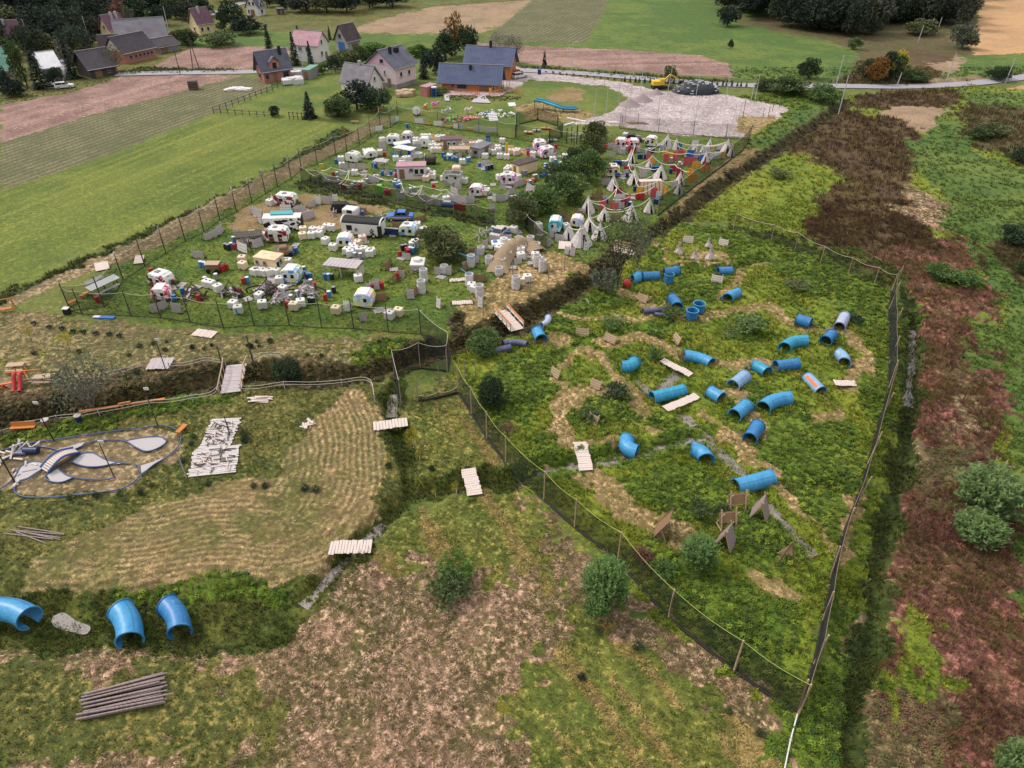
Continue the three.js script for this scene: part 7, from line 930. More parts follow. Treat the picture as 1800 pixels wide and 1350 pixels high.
{ const t = thing('tarpaulin', 'blue and white crumpled sheet below the netting', 'tarpaulin', ON('i', 440, 1240), -0.05); mesh('sheet', new RoundedBoxGeometry(2.6, 0.18, 0.6, 3, 0.08).translate(0, 0.1, 0), M.blue, t); mesh('sheet_edge', new RoundedBoxGeometry(0.9, 0.2, 0.5, 3, 0.08).translate(-1, 0.13, 0), M.white, t); const c = thing('litter_bin', 'black bin with a white lid at the netting corner', 'bin', ON('i', 100, 1205)); mesh('bin_body', box(0.7, 0.8, 0.6, 0, 0.4, 0), M.black, c); mesh('bin_lid', box(0.75, 0.08, 0.65, 0, 0.84, 0), M.white, c); }

// pallets and odd pieces heaped round the wrecks
const palletProto = protoOf('pallet', 'pallet', (o) => { for (let i = 0; i < 6; i++) mesh('slat', box(1.2, 0.03, 0.11, 0, 0.14, -0.42 + i * 0.168), M.greyWood, o); for (const x of [-0.52, 0, 0.52]) mesh('bearer', box(0.1, 0.11, 0.95, x, 0.07, 0), M.greyWood, o); });
const pallets = (k, list) => { for (const [x, y, up] of list) { const q = place(palletProto, up ? 'grey pallet stood on edge' : 'grey pallet lying flat', up ? 'grey pallets stood on edge' : 'grey pallets lying flat', k, x, y, rr(-0.8, 0.8)); if (up) { q.rotation.set(1.35, rr(-0.6, 0.6), 0, 'YXZ'); q.position.y += 0.45; } } };
pallets('f', [[545, 1000], [580, 830, 1], [960, 830], [990, 850, 1], [1040, 860], [1480, 860, 1], [1540, 880], [1290, 560], [1330, 620, 1], [1340, 540, 1], [870, 700], [480, 850, 1], [740, 870, 1], [300, 880], [1210, 1060, 1], [1320, 1080], [1400, 1090, 1], [1560, 1110], [1680, 1130, 1], [1730, 1120], [1480, 430, 1], [960, 560, 1], [1180, 700, 1]]);
pallets('g', [[390, 465, 1], [470, 490, 1], [560, 470, 1], [600, 480], [690, 530, 1], [240, 640], [310, 655, 1], [420, 640], [610, 740, 1], [640, 730, 1], [580, 770], [680, 760], [830, 1010, 1], [890, 1000], [1150, 960, 1], [1130, 1040], [1170, 590, 1], [1200, 600], [300, 1020, 1], [240, 1120, 1], [270, 1090], [450, 1180, 1], [1420, 660, 1], [1480, 790, 1], [610, 790], [345, 590, 1]]);
pallets('j', [[360, 590], [260, 560, 1], [300, 540], [400, 545, 1], [230, 590, 1], [740, 240], [760, 260, 1], [790, 270, 1], [820, 275], [350, 290, 1], [380, 310], [600, 650], [570, 630, 1], [1300, 690], [1340, 680, 1], [1380, 670], [1270, 720], [1020, 430, 1], [780, 870, 1], [830, 900], [800, 960], [860, 1000, 1], [560, 1080], [650, 1060, 1], [420, 1000], [470, 960, 1], [130, 990], [1210, 510], [1330, 525], [1170, 250], [1110, 225, 1], [620, 760, 1], [700, 930]]);
pallets('k', [[880, 640], [980, 560, 1], [1100, 500], [1230, 520, 1], [1320, 560], [1400, 600, 1], [1430, 580], [1480, 640], [1350, 640, 1], [1300, 680], [650, 770], [940, 880, 1], [340, 600, 1], [290, 600], [430, 700], [220, 700], [280, 760, 1], [1190, 440], [1130, 420, 1], [1260, 430, 1]]);
pallets('h', [[420, 420, 1], [470, 360, 1], [540, 620], [560, 600, 1], [590, 610], [770, 580, 1], [720, 560, 1], [1110, 500], [1230, 420, 1], [1290, 410], [1330, 420, 1], [1380, 440], [1180, 400, 1], [1400, 400, 1], [1470, 420, 1], [1500, 350, 1], [720, 540], [640, 840], [510, 930, 1], [130, 990, 1], [90, 1000], [370, 860, 1]]);
put('f', [[1340, 470], [1420, 480], [1470, 500], [700, 990], [480, 770], [1250, 690], [1180, 740], [1540, 870], [1700, 1170], [1110, 690]], 'w'); put('g', [[120, 440], [690, 600], [820, 480], [1000, 600], [540, 520], [500, 1075], [870, 830], [1180, 640]], 'w'); put('j', [[1250, 620], [1230, 680], [1350, 650], [560, 850], [660, 760], [1310, 470], [890, 470], [430, 1150], [960, 470], [1190, 590], [360, 850]], 'w'); put('k', [[420, 480], [20, 560], [1180, 540], [1250, 530], [1380, 600], [1520, 640]], 'w'); put('l', [[470, 600], [500, 640], [340, 560], [360, 520]], 'w');
drums('f', 'r', [[480, 985], [700, 1000], [990, 1085], [1290, 850]]); drums('f', 'b', [[840, 760], [870, 770], [1090, 640], [1100, 660], [1270, 620], [950, 860], [1680, 680]]); drums('g', 'l', [[770, 910], [1500, 750], [1050, 820], [1320, 770]]); drums('j', 'd', [[1230, 650], [1260, 660], [780, 840], [830, 870], [840, 890], [700, 210]]); drums('h', 'd', [[1170, 430], [1200, 425], [1190, 400], [1290, 460], [830, 380], [1460, 400], [1330, 450]]); drums('h', 'r', [[430, 330], [470, 320], [660, 380], [1010, 550], [1060, 560], [690, 850], [730, 840], [460, 800], [510, 790]]);
// a white shell and a few scraps on the bank
{ const t = thing('shell_piece', 'white curved shell piece lying on the bank above the field', 'shell piece', ON('l', 890, 1010), 0.5); mesh('shell', new THREE.CylinderGeometry(0.7, 0.7, 1.6, 20, 1, true, -1.2, 2.4).rotateX(Math.PI / 2).rotateY(1.57).translate(0, -0.25, 0), M.white, t); mesh('rim', new THREE.TorusGeometry(0.7, 0.03, 6, 20, 2.4).rotateZ(0.37).rotateY(1.57).translate(0.8, -0.25, 0), M.galv, t); }
// loose pieces that lie round nearly every wreck
for (const o of scene.children.filter((q) => /^(caravan|van|timber_heap|timber_shelter|box_shed|shop_container|wrecked_car|old_bus|box_trailer|billboard|mock_tank|open_enc|tin_shed|wooden_shack)/.test(q.name))) for (let i = 0; i < 3; i++) { const a = rr(2.4, 6.9), d = rr(1.8, 3.4), p = V(o.position.x + Math.cos(a) * d, 0, o.position.z - 0.5 + Math.sin(a) * d); p.y = groundY(p.x, p.z); const u = p.x * FOCAL, w = -p.z * cP + CAM_H * sP, X = 900 + u / w, Y = 675 - (p.z * -sP + (p.y - CAM_H) * cP) / w * FOCAL, j = (rnd() * 5) | 0, D = DRUM['brkgl'[(rnd() * 5) | 0]], [proto, look, pl] = j < 2 ? [TANK.w, 'white plastic cube tank', 'white plastic cube tanks'] : j < 4 ? [palletProto, 'grey pallet lying flat', 'grey pallets lying flat'] : D; later(copyOf(proto, '', p, rnd() * 6), look, pl, [X, Y]); }

// ------------------------------------------------------------------ houses
house('raw red brick house with a grey tiled roof and one dormer', 'b', [345, 722], [530, 732], [765, 695], { wallH: 2.9, roofH: 4.2, wall: 'brick', roof: 'slate', ov: 0.7, dormer: [[0.45, 2.6, 3]], chim: [[0.8, 0.85]], wins: [['L', 0.45, 0.9, 1.6, 1.2, 'hole'], ['L', 0.36, 3.8, 1.1, 1.2, 'hole'], ['L', 0.6, 3.8, 1.1, 1.2, 'hole'], ['F', 0.12, 0.9, 1, 1.2, 'hole'], ['F', 0.42, 0, 1, 2.1, 'hole'], ['F', 0.82, 0.5, 1.7, 1.7, 'hole']] });
house('pale pink house with a dark hipped roof and stone base', 'b', [1440, 738], [1690, 784], [1815, 722], { wallH: 5, roofH: 3.4, wall: 'pinkish', roof: 'slate', ov: 0.7, plinth: 1.1, chim: [[0.3, 0.75], [0.55, 0.6], [0.65, 0.6]], gable: col(226, 190, 202), wins: [['L', 0.55, 5.6, 1.4, 1.1], ['L', 0.62, 3, 0.6, 1.1], ['L', 0.75, 0.3, 1, 2, 'door'], ['F', 0.25, 2.6, 1, 1.2], ['F', 0.65, 2.6, 1, 1.2], ['F', 0.3, 0.3, 0.9, 0.6]] });
house('white cottage with a big mossy grey roof', 'b', [1205, 802], [1440, 838], [1565, 792], { wallH: 2.4, roofH: 3.6, ridge: 'z', wall: 'white', roof: 'grey', ov: 0.5, chim: [[0.5, 0.85]], wins: [['F', 0.5, 2.8, 0.8, 1], ['F', 0.3, 0.8, 0.9, 1.1], ['L', 0.3, 0.7, 0.9, 1.1]] });
house('white house with a faded pink roof behind the fir trees', 'b', [790, 535], [1010, 552], [1105, 515], { wallH: 4.6, roofH: 3, ridge: 'z', wall: 'white', roof: 'pink', wins: [['F', 0.4, 4.6, 0.9, 1.1], ['F', 0.3, 1.6, 1, 1.2], ['F', 0.7, 0.2, 1, 2, 'door'], ['L', 0.6, 2.8, 1.4, 1.2], ['L', 0.3, 2.8, 1.2, 1.2]] });
house('grey block garage with a dark brown roof and blue door', 'b', [1100, 450], [1262, 456], [1372, 430], { wallH: 3, roofH: 4, wall: 'block', roof: 'brown', wins: [['L', 0.45, 3.5, 1.1, 1.2, 'hole'], ['L', 0.52, 0.1, 2.6, 2.4, 'blue'], ['F', 0.6, 0, 2, 2, 'hole']], name: 'garage', category: 'garage' });
house('small white new house with a grey roof, far up the road', 'b', [375, 136], [482, 142], [548, 128], { wallH: 3, roofH: 4, wall: 'white', roof: 'slate', dormer: [[0.5, 2, 2]], wins: [['L', 0.35, 3.6, 1, 1.2], ['L', 0.65, 3.6, 1, 1.2], ['L', 0.5, 0, 1.6, 2.1, 'door'], ['L', 0.2, 0.8, 0.9, 1.3], ['F', 0.5, 0.8, 1.4, 1.2]] });
house('yellow house with a plum coloured roof at the village edge', 'a', [1630, 295], [1760, 305], [1890, 285], { wallH: 3.2, roofH: 4.2, wall: 'cream', roof: 'plum', chim: [[0.4, 0.8]], skylights: [[0.3, 0.5], [0.6, 0.45]], wins: [['F', 0.2, 0.9, 1, 1.2], ['F', 0.6, 0.9, 1, 1.2], ['L', 0.5, 0.9, 1.2, 1.2]] });
house('red walled house with a plum roof at the left edge', 'a', [-120, 385], [-20, 398], [245, 388], { wallH: 2.6, roofH: 4, wall: 'brick', roof: 'plum', skylights: [[0.7, 0.4]], chim: [[0.4, 0.75]], wins: [['F', 0.25, 0.6, 1.2, 1.5], ['F', 0.45, 0.6, 1.2, 1.5], ['F', 0.62, 0.6, 1.2, 1.5], ['F', 0.8, 0.6, 1.2, 1.5]] });
house('grey shed with a pale green sheet roof at the left edge', 'a', [-160, 700], [-60, 745], [150, 700], { wallH: 3, roofH: 4.5, wall: 'block', roof: 'green', ov: 0.4, wins: [['F', 0.6, 0.2, 1.5, 2, 'hole']], name: 'shed', category: 'shed' });
house('barn with a bright white metal roof among the trees', 'a', [330, 640], [400, 690], [572, 680], { wallH: 2.6, roofH: 3, wall: 'stone', roof: 'white', ov: 0.5, wins: [['F', 0.5, 0.1, 1.8, 2.2, 'hole']], name: 'barn', category: 'barn' });
house('dark timber barn with a mossy grey roof beside the road', 'a', [690, 650], [812, 694], [1050, 660], { wallH: 2.5, roofH: 3.6, wall: 'darkwood', roof: 'dark', ov: 0.8, wins: [['F', 0.3, 0.1, 1.8, 2, 'hole'], ['F', 0.7, 0.8, 0.8, 0.7, 'hole']], name: 'barn', category: 'barn' });
house('long brick barn with a cream gable and a row of small windows', 'a', [1050, 520], [1112, 566], [1378, 505], { wallH: 3, roofH: 3.6, wall: 'brick', roof: 'dark', gable: col(214, 200, 196), wins: [0.2, 0.36, 0.5, 0.63, 0.76, 0.88].map((u) => ['F', u, 1.2, 0.9, 0.8, 'hole']), name: 'barn', category: 'barn' });
house('long low barn with a grey roof behind the brick barn', 'a', [990, 395], [1060, 440], [1490, 405], { wallH: 3, roofH: 4.5, wall: 'stone', roof: 'grey', wins: [['F', 0.8, 0.2, 2.4, 2.2, 'hole']], name: 'barn', category: 'barn' });
house('farmhouse with a cream gable and a dusky pink roof', 'a', [900, 372], [1000, 385], [1140, 360], { wallH: 4, roofH: 3.8, wall: 'cream', roof: 'plum', chim: [[0.5, 0.8], [0.8, 0.8]], wins: [['L', 0.35, 1.2, 1.1, 1.2], ['L', 0.65, 1.2, 1.1, 1.2], ['L', 0.5, 4, 1, 1.1], ['F', 0.5, 1.2, 1.2, 1.2]] });
house('open sided lean-to with a dark roof right of the brick barn', 'a', [1350, 445], [1400, 475], [1580, 440], { wallH: 2, roofH: 1.6, wall: 'stone', roof: 'dark', wins: [['F', 0.3, 0.1, 2, 1.7, 'hole']], name: 'lean_to', category: 'shed' });
house('dull brown roofed shed left of the brick barn', 'a', [840, 478], [905, 500], [1060, 492], { wallH: 2, roofH: 3.4, wall: 'darkwood', roof: 'brown', name: 'shed', category: 'shed', wins: [['F', 0.5, 0.1, 1.4, 1.7, 'hole']] });
house('far grey roofed house deep in the village trees', 'a', [400, 92], [470, 104], [640, 98], { wallH: 3, roofH: 4, wall: 'white', roof: 'grey', wins: [['F', 0.4, 0.8, 1.4, 1.2]] }); house('far house with a crimson roof in the village trees', 'a', [870, 125], [940, 138], [1040, 132], { wallH: 3, roofH: 4.4, wall: 'white', roof: 'red', chim: [[0.1, 0.9]], wins: [['F', 0.4, 0.8, 1.4, 1.2]] });
house('far red brick house with a white extension at the top edge', 'a', [1040, 40], [1120, 52], [1220, 45], { wallH: 4, roofH: 3, wall: 'brick', roof: 'slate', wins: [['F', 0.6, 1, 1.4, 1.2]] }); house('far white house with a pink roof at the top edge', 'b', [1070, 30], [1120, 42], [1220, 35], { wallH: 3, roofH: 4, wall: 'white', roof: 'pink', wins: [['F', 0.6, 1, 1.4, 1.2]] });
house('tiny dark garden shed right of the far white house', 'b', [640, 128], [650, 132], [700, 128], { wallH: 2, flat: true, ov: 0.3, wall: 'darkwood', roof: 'slate', W: 3, name: 'shed', category: 'shed', wins: [['F', 0.5, 0.1, 1, 1.7, 'hole']] });
// the clubhouse: two wings
house('front wing of the timber clubhouse with a dark metal roof', 'c', [385, 592], [876, 612], [985, 572], { wallH: 2.5, roofH: 3.1, ridge: 'z', wall: 'wood', roof: 'metal', ov: 1.1, seams: 1, skylights: [[0.85, 0.45, -1], [0.75, 0.45, -1], [0.58, 0.45, -1]], chim: [[0.35, 0.55]], wins: [['L', 0.2, 0.9, 0.7, 1.1, 'hole'], ['L', 0.36, 0.5, 2.6, 1.6, 'hole'], ['L', 0.75, 0.1, 2.2, 2.1, 'hole'], ['F', 0.5, 0.3, 1.6, 2, 'window'], ['L', 0.93, 0.2, 0.6, 1.9]], name: 'clubhouse', category: 'clubhouse' });
house('taller rear wing of the timber clubhouse with a dark metal roof', 'c', [600, 480], [985, 505], [1040, 462], { wallH: 3.8, roofH: 3.4, ridge: 'z', wall: 'wood', roof: 'metal', ov: 0.8, seams: 1, skylights: [[0.8, 0.35, -1], [0.58, 0.35, -1], [0.42, 0.35, -1], [0.22, 0.35, -1]], chim: [[0.5, 1]], wins: [['F', 0.5, 3, 0.9, 1.4], ['F', 0.5, 0.3, 1.4, 2, 'hole']], name: 'clubhouse', category: 'clubhouse' });
for (const [a, b, c, d, l] of [[500, 620, 690, 632, 'orange terrace railing left of the clubhouse steps'], [800, 642, 960, 615, 'orange terrace railing right of the clubhouse steps'], [640, 678, 715, 640, 'sloping orange handrail of the clubhouse ramp'], [960, 600, 1095, 640, 'pale slatted barrier at the clubhouse corner']]) { const s = span('c', a, b, c, d), t = thing('terrace_railing', l, 'railing', s.mid, s.turn), n = Math.max(4, Math.round(s.len / 1.4)); for (const y of [0.45, 0.75, 1]) mesh('rail', box(s.len, 0.1, 0.08, 0, y, 0), M.orangeWood, t); for (let i = 0; i <= n; i++) mesh('post', box(0.1, 1.05, 0.1, (i / n - 0.5) * s.len, 0.5, 0), M.tanWood, t); }
for (const [x, y] of [[893, 590], [925, 600], [955, 585], [975, 570]]) later(pole('', 'c', x, y, 2.6, M.tanWood, { r: 0.09, name: 'porch_post', category: 'post' }), 'porch post under the roof edge', 'porch posts', px('c', x, y));
sheet('paving', [[690, 642], [760, 645], [815, 712], [640, 705]].map(([x, y]) => { const q = PT('c', x, y); return [q.x, q.z]; }), 0.18, sandPave); sheet('paving', [[370, 595], [960, 615], [900, 650], [360, 640]].map(([x, y]) => { const q = PT('c', x, y); return [q.x, q.z]; }), 0.17, mat({ map: grainTex('#a89294', ['#b8a3a5', '#937e80'], 500, 1, 5, 0.4) })); sheet('paving', [[400, 640], [450, 640], [450, 695], [410, 690]].map(([x, y]) => { const q = PT('c', x, y); return [q.x, q.z]; }), 0.19, sandPave);
house('salmon pink box container left of the clubhouse', 'c', [190, 645], [255, 655], [345, 625], { wallH: 2.2, flat: true, ov: 0.06, wall: 'brick', roof: 'pink', name: 'container', category: 'container', wins: [['F', 0.5, 0.1, 1, 1.9, 'door']] });
{ const t = thing('porta_loo', 'blue portable toilet beside the salmon container', 'toilet', ON('c', 318, 645)); mesh('cabin', box(1.2, 2, 1.2, 0, 1, 0), M.blue, t); mesh('roof', new RoundedBoxGeometry(1.3, 0.25, 1.3, 3, 0.1).translate(0, 2.1, 0), M.white, t); mesh('door', box(0.8, 1.7, 0.05, 0, 0.95, 0.61), M.darkDrum, t); const y = thing('bin', 'yellow bin at the clubhouse wall', 'bin', ON('c', 810, 615)); mesh('bin_body', box(0.6, 1.1, 0.6, 0, 0.55, 0), M.yellow, y); mesh('lid', box(0.64, 0.1, 0.66, 0, 1.14, 0), M.yellow, y); const b = thing('bin', 'dark blue bin at the yard entrance by the road', 'bin', ON('c', 1240, 452)); mesh('bin_body', box(0.9, 1.2, 0.9, 0, 0.6, 0), M.darkDrum, b); mesh('lid', box(0.96, 0.1, 0.96, 0, 1.24, 0), M.blue, b); }
car('white car parked beside the rear clubhouse wing', 'c', 1030, 492, 1105, 478, M.white, { estate: true, len: 4.4 }); car('red car behind the white car at the clubhouse', 'c', 1018, 470, 1060, 452, M.red, { estate: true }); car('white car by the field edge near the dark barn', 'a', 525, 778, 620, 770, M.white, { estate: true }); car('white van in the village farmyard', 'a', 365, 445, 410, 440, M.white, { estate: true, name: 'parked_van' });
house('grey green site container by the brick house', 'b', [878, 690], [930, 702], [1008, 655], { wallH: 2.3, flat: true, ov: 0.05, wall: 'stone', roof: 'green', name: 'container', category: 'container', wins: [['L', 0.5, 0.2, 1, 1.8, 'door']] });
const lump = (name, label, cat, k, x, y, w, h, d, m, n = 9) => { const g = []; for (let i = 0; i < n; i++) g.push(new RoundedBoxGeometry(w * rr(0.25, 0.5), h * rr(0.4, 1), d * rr(0.3, 0.6), 3, Math.min(w, h, d) * 0.09).rotateY(rr(-0.5, 0.5)).translate(rr(-0.35, 0.35) * w, h * rr(0.2, 0.4), rr(-0.3, 0.3) * d)); return solo(name, label, cat, join(g), m).position.copy(ON(k, x, y)); };
lump('tarpaulin_heap', 'crumpled white sheet lying in front of the brick house', 'sheet', 'b', 320, 790, 7, 0.7, 2.4, M.white, 14); lump('rubble_heap', 'covered heap of bricks and sheeting beside the brick house', 'heap', 'b', 775, 735, 5.5, 2, 4, M.stone || M.concrete, 16); lump('rubble_heap', 'grey covered stack beside the site container', 'heap', 'b', 810, 660, 3, 1.6, 3, M.concrete, 8); lump('log_heap', 'pale heap of logs by the pink house', 'heap', 'c', 70, 640, 4.5, 1.6, 4, M.tanWood, 16); lump('scrap_row', 'row of dark scrap behind the grey garage', 'scrap', 'b', 1480, 405, 6, 1.2, 1.5, M.darkWood, 12);
{ const t = thing('hay_crate', 'dark brown upright crate in the ploughed field corner', 'crate', ON('a', 1705, 785), 0.2); mesh('crate_body', box(2.2, 2, 1.4, 0, 1, 0), M.darkWood, t); for (const y of [0.4, 1, 1.6]) mesh('slat', box(2.3, 0.12, 1.5, 0, y, 0), M.brownWood, t); }
{ const t = thing('water_slide', 'long turquoise slide chute bending over the lawn', 'slide', ON('c', 1380, 730)), o = t.position; const L = [[1200, 690], [1280, 705], [1380, 740], [1450, 762], [1520, 768], [1575, 762]].map(([x, y], i) => { const h = [1.6, 1.4, 0.9, 0.5, 0.4, 0.5][i], q = PT('c', x, y, h); return V(q.x - o.x, h, q.z - o.z); }); const c = new THREE.CatmullRomCurve3(L).getPoints(30), pos = [], idx = []; c.forEach((p, i) => { const d = c[Math.min(30, i + 1)].clone().sub(c[Math.max(0, i - 1)]).setY(0).normalize(), s = V(-d.z, 0, d.x); for (let j = 0; j <= 6; j++) { const a = Math.PI * (j / 6), q = p.clone().addScaledVector(s, Math.cos(a) * 0.8); q.y += 0.5 - Math.sin(a) * 0.5; pos.push(q.x, q.y, q.z); } if (i) for (let j = 0; j < 6; j++) { const b = (i - 1) * 7 + j; idx.push(b, b + 7, b + 1, b + 1, b + 7, b + 8); } }); const g = new THREE.BufferGeometry(); g.setAttribute('position', new THREE.Float32BufferAttribute(pos, 3)); g.setIndex(idx); g.computeVertexNormals(); mesh('chute', g, M.teal, t); for (const s of [-0.8, 0.8]) mesh('edge_tube', tube(c.filter((_, i) => i % 3 === 0).map((p, i, A) => { const d = A[Math.min(A.length - 1, i + 1)].clone().sub(A[Math.max(0, i - 1)]).setY(0).normalize(); return p.clone().add(V(-d.z * s, 0.5, d.x * s)); }), 0.12, 30, 6), M.lightDrum, t); for (const i of [0, 1, 2, 3]) mesh('support', rod(V(L[i].x, 0, L[i].z), L[i], 0.08), M.darkWood, t); }
// banners, toys and flower beds in front of the clubhouse
for (const [k, x, y] of [['f', 1390, 262], ['f', 1612, 292], ['f', 1093, 245], ['f', 900, 355], ['g', 310, 325], ['g', 545, 352], ['g', 695, 368]]) { const t = thing('banner', '', 'banner', ON(k, x, y), k === 'f' && x < 1200 ? 0.75 : -0.1); mesh('sheet', box(2.3, 0.95, 0.05, 0, 0.85, 0), M.white, t); for (const e of [-1, 1]) mesh('post', rod(V(e, 0, -0.05), V(e, 1.15, -0.05), 0.03), M.darkWood, t); later(t, 'white banner hung low on the netting', 'white banners', px(k, x, y), 'upper netting fence'); }
for (const [k, x, y] of [['g', 198, 300], ['g', 450, 325], ['f', 1490, 268], ['f', 910, 100], ['f', 625, 245], ['g', 1315, 320], ['g', 1140, 375]]) { const t = thing('bench', '', 'bench', ON(k, x, y)); benchParts(t, 1.7, false); later(t, 'small orange bench', 'small orange benches', px(k, x, y)); }
function toyCow(label, k, x, y, body, spots, turn, s = 1) { const t = thing('animal_statue', label, 'statue', ON(k, x, y), turn); const g = [new THREE.SphereGeometry(0.5, 16, 12).scale(1.5, 0.85, 0.8).translate(0, 1, 0), new THREE.SphereGeometry(0.3, 14, 10).scale(1.2, 0.9, 0.8).translate(0.98, 1.3, 0), rod(V(0.5, 1, 0), V(0.95, 1.25, 0), 0.24, 0.2, 10)]; for (const a of [-0.5, 0.5]) for (const b of [-0.25, 0.25]) g.push(rod(V(a, 0, b), V(a, 0.9, b), 0.1, 0.15, 8)); mesh('body', join(g), body, t).scale.setScalar(s); mesh('muzzle', new THREE.SphereGeometry(0.17, 12, 8).translate(1.28, 1.22, 0), M.pink, t).scale.setScalar(s); mesh('ears', join([-1, 1].map((e) => new THREE.SphereGeometry(0.12, 8, 6).scale(1, 0.6, 1.6).translate(0.9, 1.5, e * 0.3))), spots, t).scale.setScalar(s); for (const [a, b, c] of [[-0.3, 1.25, 0.3], [0.25, 1.2, -0.32], [0.1, 1.42, 0.05]]) mesh('patch', new THREE.SphereGeometry(0.2, 10, 8).translate(a, b, c), spots, t).scale.setScalar(s); }
toyCow('white and black cow figure on the lawn, left', 'c', 400, 800, M.white, M.black, 0.4, 0.7); toyCow('white and black cow figure beside the flower wheel', 'c', 455, 785, M.white, M.black, 2.4, 0.7); toyCow('large pink animal figure before the clubhouse', 'c', 320, 750, M.pink, M.purple, 0.2, 1); toyCow('long white and pink lying animal figure on the lawn', 'c', 610, 800, M.white, M.pink, 0.1, 0.95); toyCow('orange animal figure beside the pink one', 'c', 240, 760, M.orange, M.white, 1.2, 0.75);
{ const t = thing('round_drum_seat', 'big blue white tub on its side at the lawn edge', 'tub', ON('c', 165, 810)); mesh('tub', new THREE.CylinderGeometry(0.9, 0.9, 1.4, 20).rotateX(1.2).translate(0, 0.9, 0), M.white, t); mesh('tub_mouth', new THREE.CylinderGeometry(0.75, 0.75, 0.08, 20).rotateX(1.2).translate(0, 0.65, 0.7), M.darkDrum, t); }
const bed = (label, k, x, y, r, sc, cols2, n) => { const t = thing('flower_bed', label, 'flower bed', ON(k, x, y)); const g = []; for (let i = 0; i < n; i++) { const a = rnd() * 6.28, q = r * Math.sqrt(rnd()); g.push([Math.cos(a) * q * sc, Math.sin(a) * q]); } cols2.forEach((m, j) => { const L = g.filter((_, i) => i % cols2.length === j); mesh(m === M.concrete ? 'edging_stones' : 'blooms', join(L.map(([x2, z]) => new THREE.IcosahedronGeometry(rr(0.18, 0.38), 0).translate(x2, 0.15, z))), m, t).userData.kind = 'stuff'; }); };
bed('round bed of crimson and pink flowers by the netting', 'c', 515, 855, 2.6, 1.1, [col(170, 50, 90), col(206, 160, 176), M.green], 46); bed('oval rockery with white stones and plants', 'c', 850, 810, 3.4, 1.3, [M.concrete, col(96, 112, 60), M.white], 60); bed('long planted bed left of the clubhouse ramp', 'c', 560, 660, 2, 2, [col(90, 84, 50), col(112, 104, 70)], 44); bed('curved planted bed right of the clubhouse ramp', 'c', 900, 665, 2.2, 2.2, [col(76, 78, 42), col(120, 100, 70)], 50); bed('small bed of orange flowers below the lying animal', 'c', 640, 845, 1.2, 1.3, [col(220, 130, 80), M.pink], 16); bed('stony bed with blue flowers at the lawn middle', 'c', 780, 800, 1.4, 1.3, [M.concrete, col(110, 130, 180)], 22);
{ const t = thing('steps', 'grey stepped slab path below the oval rockery', 'steps', ON('c', 840, 860), 0.15); for (let i = 0; i < 5; i++) mesh('step', box(2, 0.16, 0.7, 0, 0.08 + i * 0.14, -i * 0.8), M.concrete, t); const w = thing('white_cover', 'white square cover on the lawn by the rockery', 'cover', ON('c', 1000, 730), 0.2); mesh('cover', box(1.7, 0.12, 1.7, 0, 0.3, 0, 0, 0.25), M.white, w); mesh('frame', box(1.5, 0.2, 1.5, 0, 0.1, 0), M.greyWood, w); const r = thing('litter_bin', 'red round bin at the flower lawn', 'bin', ON('c', 390, 875)); mesh('bin_body', new THREE.CylinderGeometry(0.4, 0.35, 0.8, 16).translate(0, 0.4, 0), M.red, r); mesh('bin_lid', new THREE.CylinderGeometry(0.42, 0.42, 0.08, 16).translate(0, 0.84, 0), M.darkWood, r); }
for (const [x, y, w, c, l] of [[1120, 365, 0.9, M.white, 'white and orange bumper left in the netting pen'], [1220, 345, 0.9, M.galv, 'grey bumper in the middle of the netting pen'], [1235, 450, 0.7, M.white, 'white bumper at the lower edge of the netting pen'], [1340, 320, 1, M.orange, 'orange bumper block at the right of the netting pen'], [1410, 460, 1, M.galv, 'long grey bumper at the lower right of the netting pen']]) { const t = thing('bumper', l, 'bumper', ON('g', x, y), rr(-0.3, 0.5)); mesh('cushion', new RoundedBoxGeometry(w * 2, 0.5, 0.6, 3, 0.2).translate(0, 0.28, 0), c, t); mesh('strap', box(0.2, 0.54, 0.64, 0, 0.28, 0), M.black, t); }
// the gravel yard: poles, heaps, digger
for (const [k, x, y, h] of [['d', 15, 945, 6.5], ['d', 115, 880, 5.6], ['d', 212, 825, 6.2], ['d', 305, 770, 6], ['d', 385, 715, 6], ['d', 600, 738, 6.5], ['d', 825, 755, 5.5], ['d', 1062, 780, 6], ['d', 1260, 800, 4.4], ['d', 1290, 800, 6.2], ['d', 260, 980, 6], ['d', 515, 985, 6], ['d', 810, 985, 6], ['d', 1110, 990, 4.5], ['d', 1150, 975, 4.5]]) later(pole('', k, x, y, h, M.galv, { r: 0.075, lean: [rr(-0.15, 0.5), 0], name: 'net_pole', category: 'pole' }), 'tall pale netting pole', 'tall pale netting poles', px(k, x, y));
for (const [x, y, h] of [[1195, 930, 4.6], [240, 985, 2], [365, 985, 2.4], [1355, 925, 2], [1395, 930, 2.4], [1430, 880, 2], [1460, 820, 2], [1485, 850, 2.2]]) later(pole('', 'd', x, y, h, M.darkWood, { r: 0.07 }), 'thin dark post', 'thin dark posts', px('d', x, y));
for (const [x, y, r, h, l] of [[300, 830, 2.6, 1.5, 'left gravel heap at the lawn edge'], [400, 795, 2.5, 1.7, 'right gravel heap at the lawn edge'], [510, 740, 1.9, 1.3, 'small grey gravel heap by the digger']]) { const g = new THREE.ConeGeometry(r, h, 28, 6).translate(0, h / 2, 0), p = g.attributes.position; for (let i = 0; i < p.count; i++) { const f = 1 + 0.25 * (vnoise(p.getX(i) * 1.3 + x, p.getZ(i) * 1.3) - 0.5); p.setXYZ(i, p.getX(i) * f, p.getY(i) * (0.85 + 0.1 * f), p.getZ(i) * f); } g.computeVertexNormals(); solo('gravel_heap', l, 'gravel heap', g, mat({ map: grainTex('#8f8082', ['#a39496', '#776a6c'], 900, 1, 4, 0.6) })).position.copy(ON('d', x, y)); }
